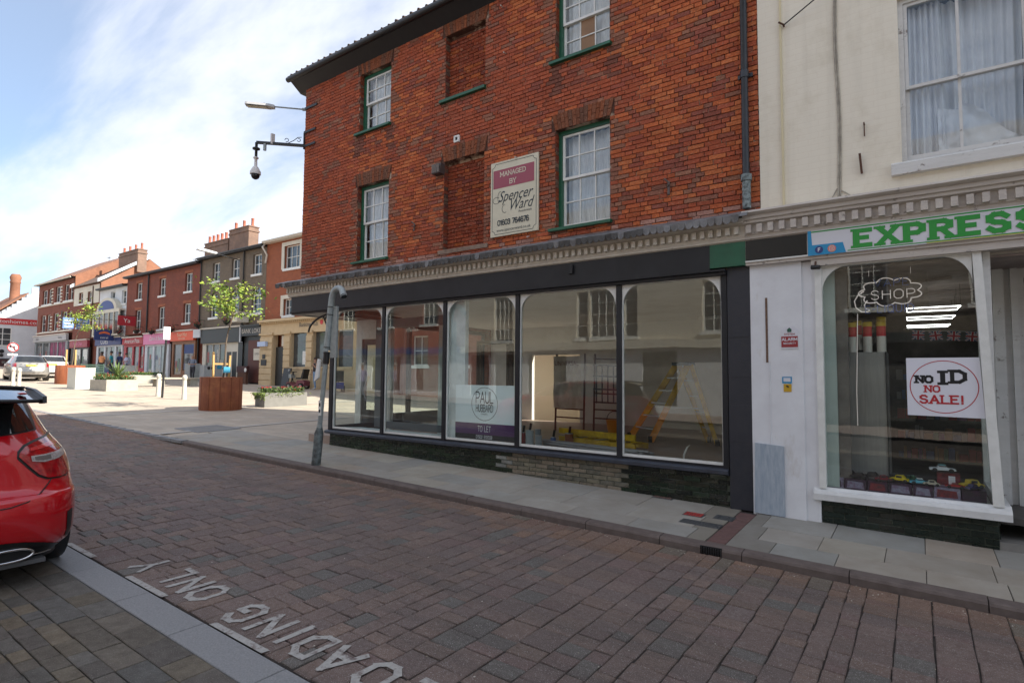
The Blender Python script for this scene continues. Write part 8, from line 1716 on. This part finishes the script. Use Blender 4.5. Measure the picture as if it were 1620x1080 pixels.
# ================================================================= PEOPLE
def person(name, label, x, y, rz, h=1.75, shirt=(.5, .5, .5), legs=(.05, .06, .1), hair=(.05, .03, .02), skin=(.45, .26, .18), pose='stand', skirt=False, sleeve=True, build_=1.0, z=None, bare=False, shoe=(.03, .03, .03), bald=False):
    k = h/1.75; z = gz(x, y) if z is None else z
    t = thing(name, label, 'person', (x, y, z), rz)
    J = dict(pel=(0, 0, .98), bel=(.01, 0, 1.10), che=(.0, 0, 1.32), nk0=(0, 0, 1.45), nk=(.015, 0, 1.50), hd0=(.02, 0, 1.58), hd=(.02, 0, 1.69))
    E_ = [('pel', 'bel'), ('bel', 'che'), ('che', 'nk0'), ('nk0', 'nk'), ('nk', 'hd0'), ('hd0', 'hd')]
    Rr = dict(pel=(.15, .115), bel=(.145, .11), che=(.165, .115), nk0=(.10, .075), nk=(.052, .052), hd0=(.075, .085), hd=(.068, .082))
    sw_ = .10 if pose == 'walk' else .02
    for s_, n in ((-1, 'r'), (1, 'l')):
        f = s_*sw_*1.6; arm = dict(stand=((.0, .24, 1.16), (.06, .25, .93), (.09, .24, .86)), walk=((-f*.9, .25, 1.17), (-f*.9+.07, .27, .95), (-f*.8+.10, .27, .87)), phone=((.06, .25, 1.18), (.22, .14, 1.40), (.20, .10, 1.50)) if s_ > 0 else ((-.02, .26, 1.16), (.06, .25, .93), (.09, .24, .86)), cross=((.05, .27, 1.17), (.22, .08, 1.15), (.24, .0, 1.15)), sit=((.06, .24, 1.17), (.26, .20, 1.04), (.33, .18, 1.03)))[pose]
        J['sh'+n] = (0, s_*.185, 1.41); Rr['sh'+n] = (.065, .06); J['el'+n] = (arm[0][0], s_*arm[0][1], arm[0][2]); Rr['el'+n] = (.044, .044); J['wr'+n] = (arm[1][0], s_*arm[1][1], arm[1][2]); Rr['wr'+n] = (.029, .029); J['ha'+n] = (arm[2][0], s_*arm[2][1], arm[2][2]); Rr['ha'+n] = (.036, .022)
        E_ += [('nk0', 'sh'+n), ('sh'+n, 'el'+n), ('el'+n, 'wr'+n), ('wr'+n, 'ha'+n)]
        if pose == 'sit': kn = (.42, s_*.11, .98); an = (.44, s_*.11, .55); to = (.56, s_*.12, .50)
        else: kn = (f*.9+.03, s_*.10, .52); an = (f*1.5-.02 if f > 0 else f*2.0-.03, s_*.10, .09+(.06 if f < 0 and pose == 'walk' else 0)); to = (an[0]+.15, s_*.115, .035)
        J['hi'+n] = (0, s_*.09, .92); Rr['hi'+n] = (.098, .10); J['kn'+n] = kn; Rr['kn'+n] = (.062, .062); J['an'+n] = an; Rr['an'+n] = (.042, .042); J['to'+n] = to; Rr['to'+n] = (.04, .03)
        E_ += [('pel', 'hi'+n), ('hi'+n, 'kn'+n), ('kn'+n, 'an'+n), ('an'+n, 'to'+n)]
        # five short fingers rooted in the palm
        hx, hy, hz = J['ha'+n]; wx, wy, wz = J['wr'+n]; d = (Vector((hx, hy, hz))-Vector((wx, wy, wz))).normalized()
        for q in range(5):
            fn = 'f%s%d' % (n, q); off = (q-2)*.016; L_ = (.05, .075, .085, .078, .06)[q]; J[fn] = (hx+d.x*L_+(.0 if q else .03), hy+d.y*L_+off*abs(d.z)*.3, hz+d.z*L_+off*(1-abs(d.z))*.8-(0 if q else -.01)) if abs(d.z) < .6 else (hx+off+(.02 if q == 0 else 0), hy, hz-L_); Rr[fn] = (.009, .009); E_.append(('ha'+n, fn))
    names = list(J); me = bpy.data.meshes.new('body'); me.from_pydata([tuple(c*k for c in J[n]) for n in names], [(names.index(a), names.index(b)) for a, b in E_], [])
    o = bpy.data.objects.new('tmp_body', me); sc.collection.objects.link(o); md = o.modifiers.new('s', 'SKIN'); md.use_smooth_shade = True
    for i, n in enumerate(names): v = me.skin_vertices[0].data[i]; b_ = build_ if n in ('pel', 'bel', 'che') else 1; v.radius = (Rr[n][0]*k*b_, Rr[n][1]*k*b_); v.use_root = (n == 'pel')
    o.modifiers.new('u', 'SUBSURF').levels = 1; bpy.context.view_layer.update()
    m2 = bpy.data.meshes.new_from_object(o.evaluated_get(bpy.context.evaluated_depsgraph_get())); bpy.data.objects.remove(o)
    def pm(nm, c): return mat('%s_%d_%d_%d' % (nm, c[0]*99, c[1]*99, c[2]*99), c, .75, c2=tuple(v*.75 for v in c), sc_=9)
    ms = [pm('skin', skin), pm('cloth', shirt), pm('trousers', legs), pm('shoe', shoe)]
    m2.materials.clear(); [m2.materials.append(m_) for m_ in ms]
    el = .26
    for p in m2.polygons:
        c = p.center/k; mi = 0
        if pose == 'sit' and c.z < 1.06 and not (c.x > .2 and c.z > 1.02): mi = 2 if c.z > .6 else 3
        elif c.z < .11: mi = 3
        elif c.z < 1.0 and abs(c.y) < .215 and not (abs(c.y) > .2 and c.z > .8): mi = 2
        elif c.z < 1.475 and abs(c.y) < (.20 if not bare else .15) and c.x < .17: mi = 1
        elif sleeve and c.z > 1.22 and c.z < 1.475 and c.x < .17: mi = 1
        p.material_index = mi; p.use_smooth = True
    b = bpy.data.objects.new('body', m2); sc.collection.objects.link(b); b.parent = t; bt_ = b
    if not bald:
        mb = MB(); ball(mb, (.0*k, 0, 1.725*k), .098*k, 12, 8, sc3=(1.0, .86, .86)); mb.v = [(x_-.012*k if z_ < 1.72*k else x_, y_, z_) for x_, y_, z_ in mb.v]; mb.build('hair', pm('hair', hair), t, local=True)
    mb = MB(); mb.prism([(.085*k, 1.70*k), (.112*k, 1.655*k), (.085*k, 1.650*k)], -.012*k, .012*k, 'Y'); mb.build('nose', ms[0], t, local=True)
    for s_ in (-1, 1):
        mb = MB(); ball(mb, (.088*k, s_*.03*k, 1.70*k), .010*k, 8, 5); mb.build('eye', m_black, t, local=True)
        mb = MB(); ball(mb, (.015*k, s_*.082*k, 1.68*k), .024*k, 8, 5, sc3=(.7, .35, 1.1)); mb.build('ear', ms[0], t, local=True)
    mb = MB(); mb.box(.082*k, .094*k, -.022*k, .022*k, 1.622*k, 1.632*k); mb.build('mouth', pm('lips', (.30, .10, .09)), t, local=True)
    return t
person('person', 'woman in a black top and loose pale blue jeans outside the bank, phone raised', -27.75, 12.2, R_(-100), 1.78, (.015, .015, .02), (.22, .34, .52), (.04, .025, .02), pose='phone', sleeve=False, bare=True, shoe=(.6, .6, .6))
person('person', 'man in an orange top standing left of the group outside the navy shop', -50.7, 9.6, R_(-60), 1.85, (.75, .32, .13), (.02, .02, .025), (.02, .015, .01), (.12, .07, .05), 'stand', build_=1.15)
person('person', 'man in a bright teal shirt, middle of the group outside the navy shop', -49.8, 9.9, R_(-120), 1.9, (.02, .30, .34), (.03, .04, .07), (.02, .015, .01), (.30, .17, .11), 'stand', build_=1.15)
person('person', 'man in dark blue standing just behind the man in the teal shirt', -49.9, 10.5, R_(-150), 1.86, (.03, .05, .15), (.03, .03, .05), (.02, .015, .01), (.30, .17, .11), 'stand')
person('person', 'person in a pale lilac top with folded arms at the right of the group', -48.4, 10.4, R_(-90), 1.78, (.50, .52, .68), (.05, .06, .12), (.05, .03, .02), (.45, .26, .18), 'cross')
person('person', 'man in a grey shirt leaning over by the recycling bin behind the big rusty planter', -38.9, 10.75, R_(-60), 1.80, (.20, .23, .30), (.04, .04, .05), (.20, .14, .10), pose='cross', bald=True)
person('person', 'grey haired man in a lilac shirt walking away, seen mirrored in the shop glass', -20.6, -9.6, R_(170), 1.85, (.36, .32, .46), (.16, .17, .20), (.42, .40, .38), pose='walk', build_=1.12)
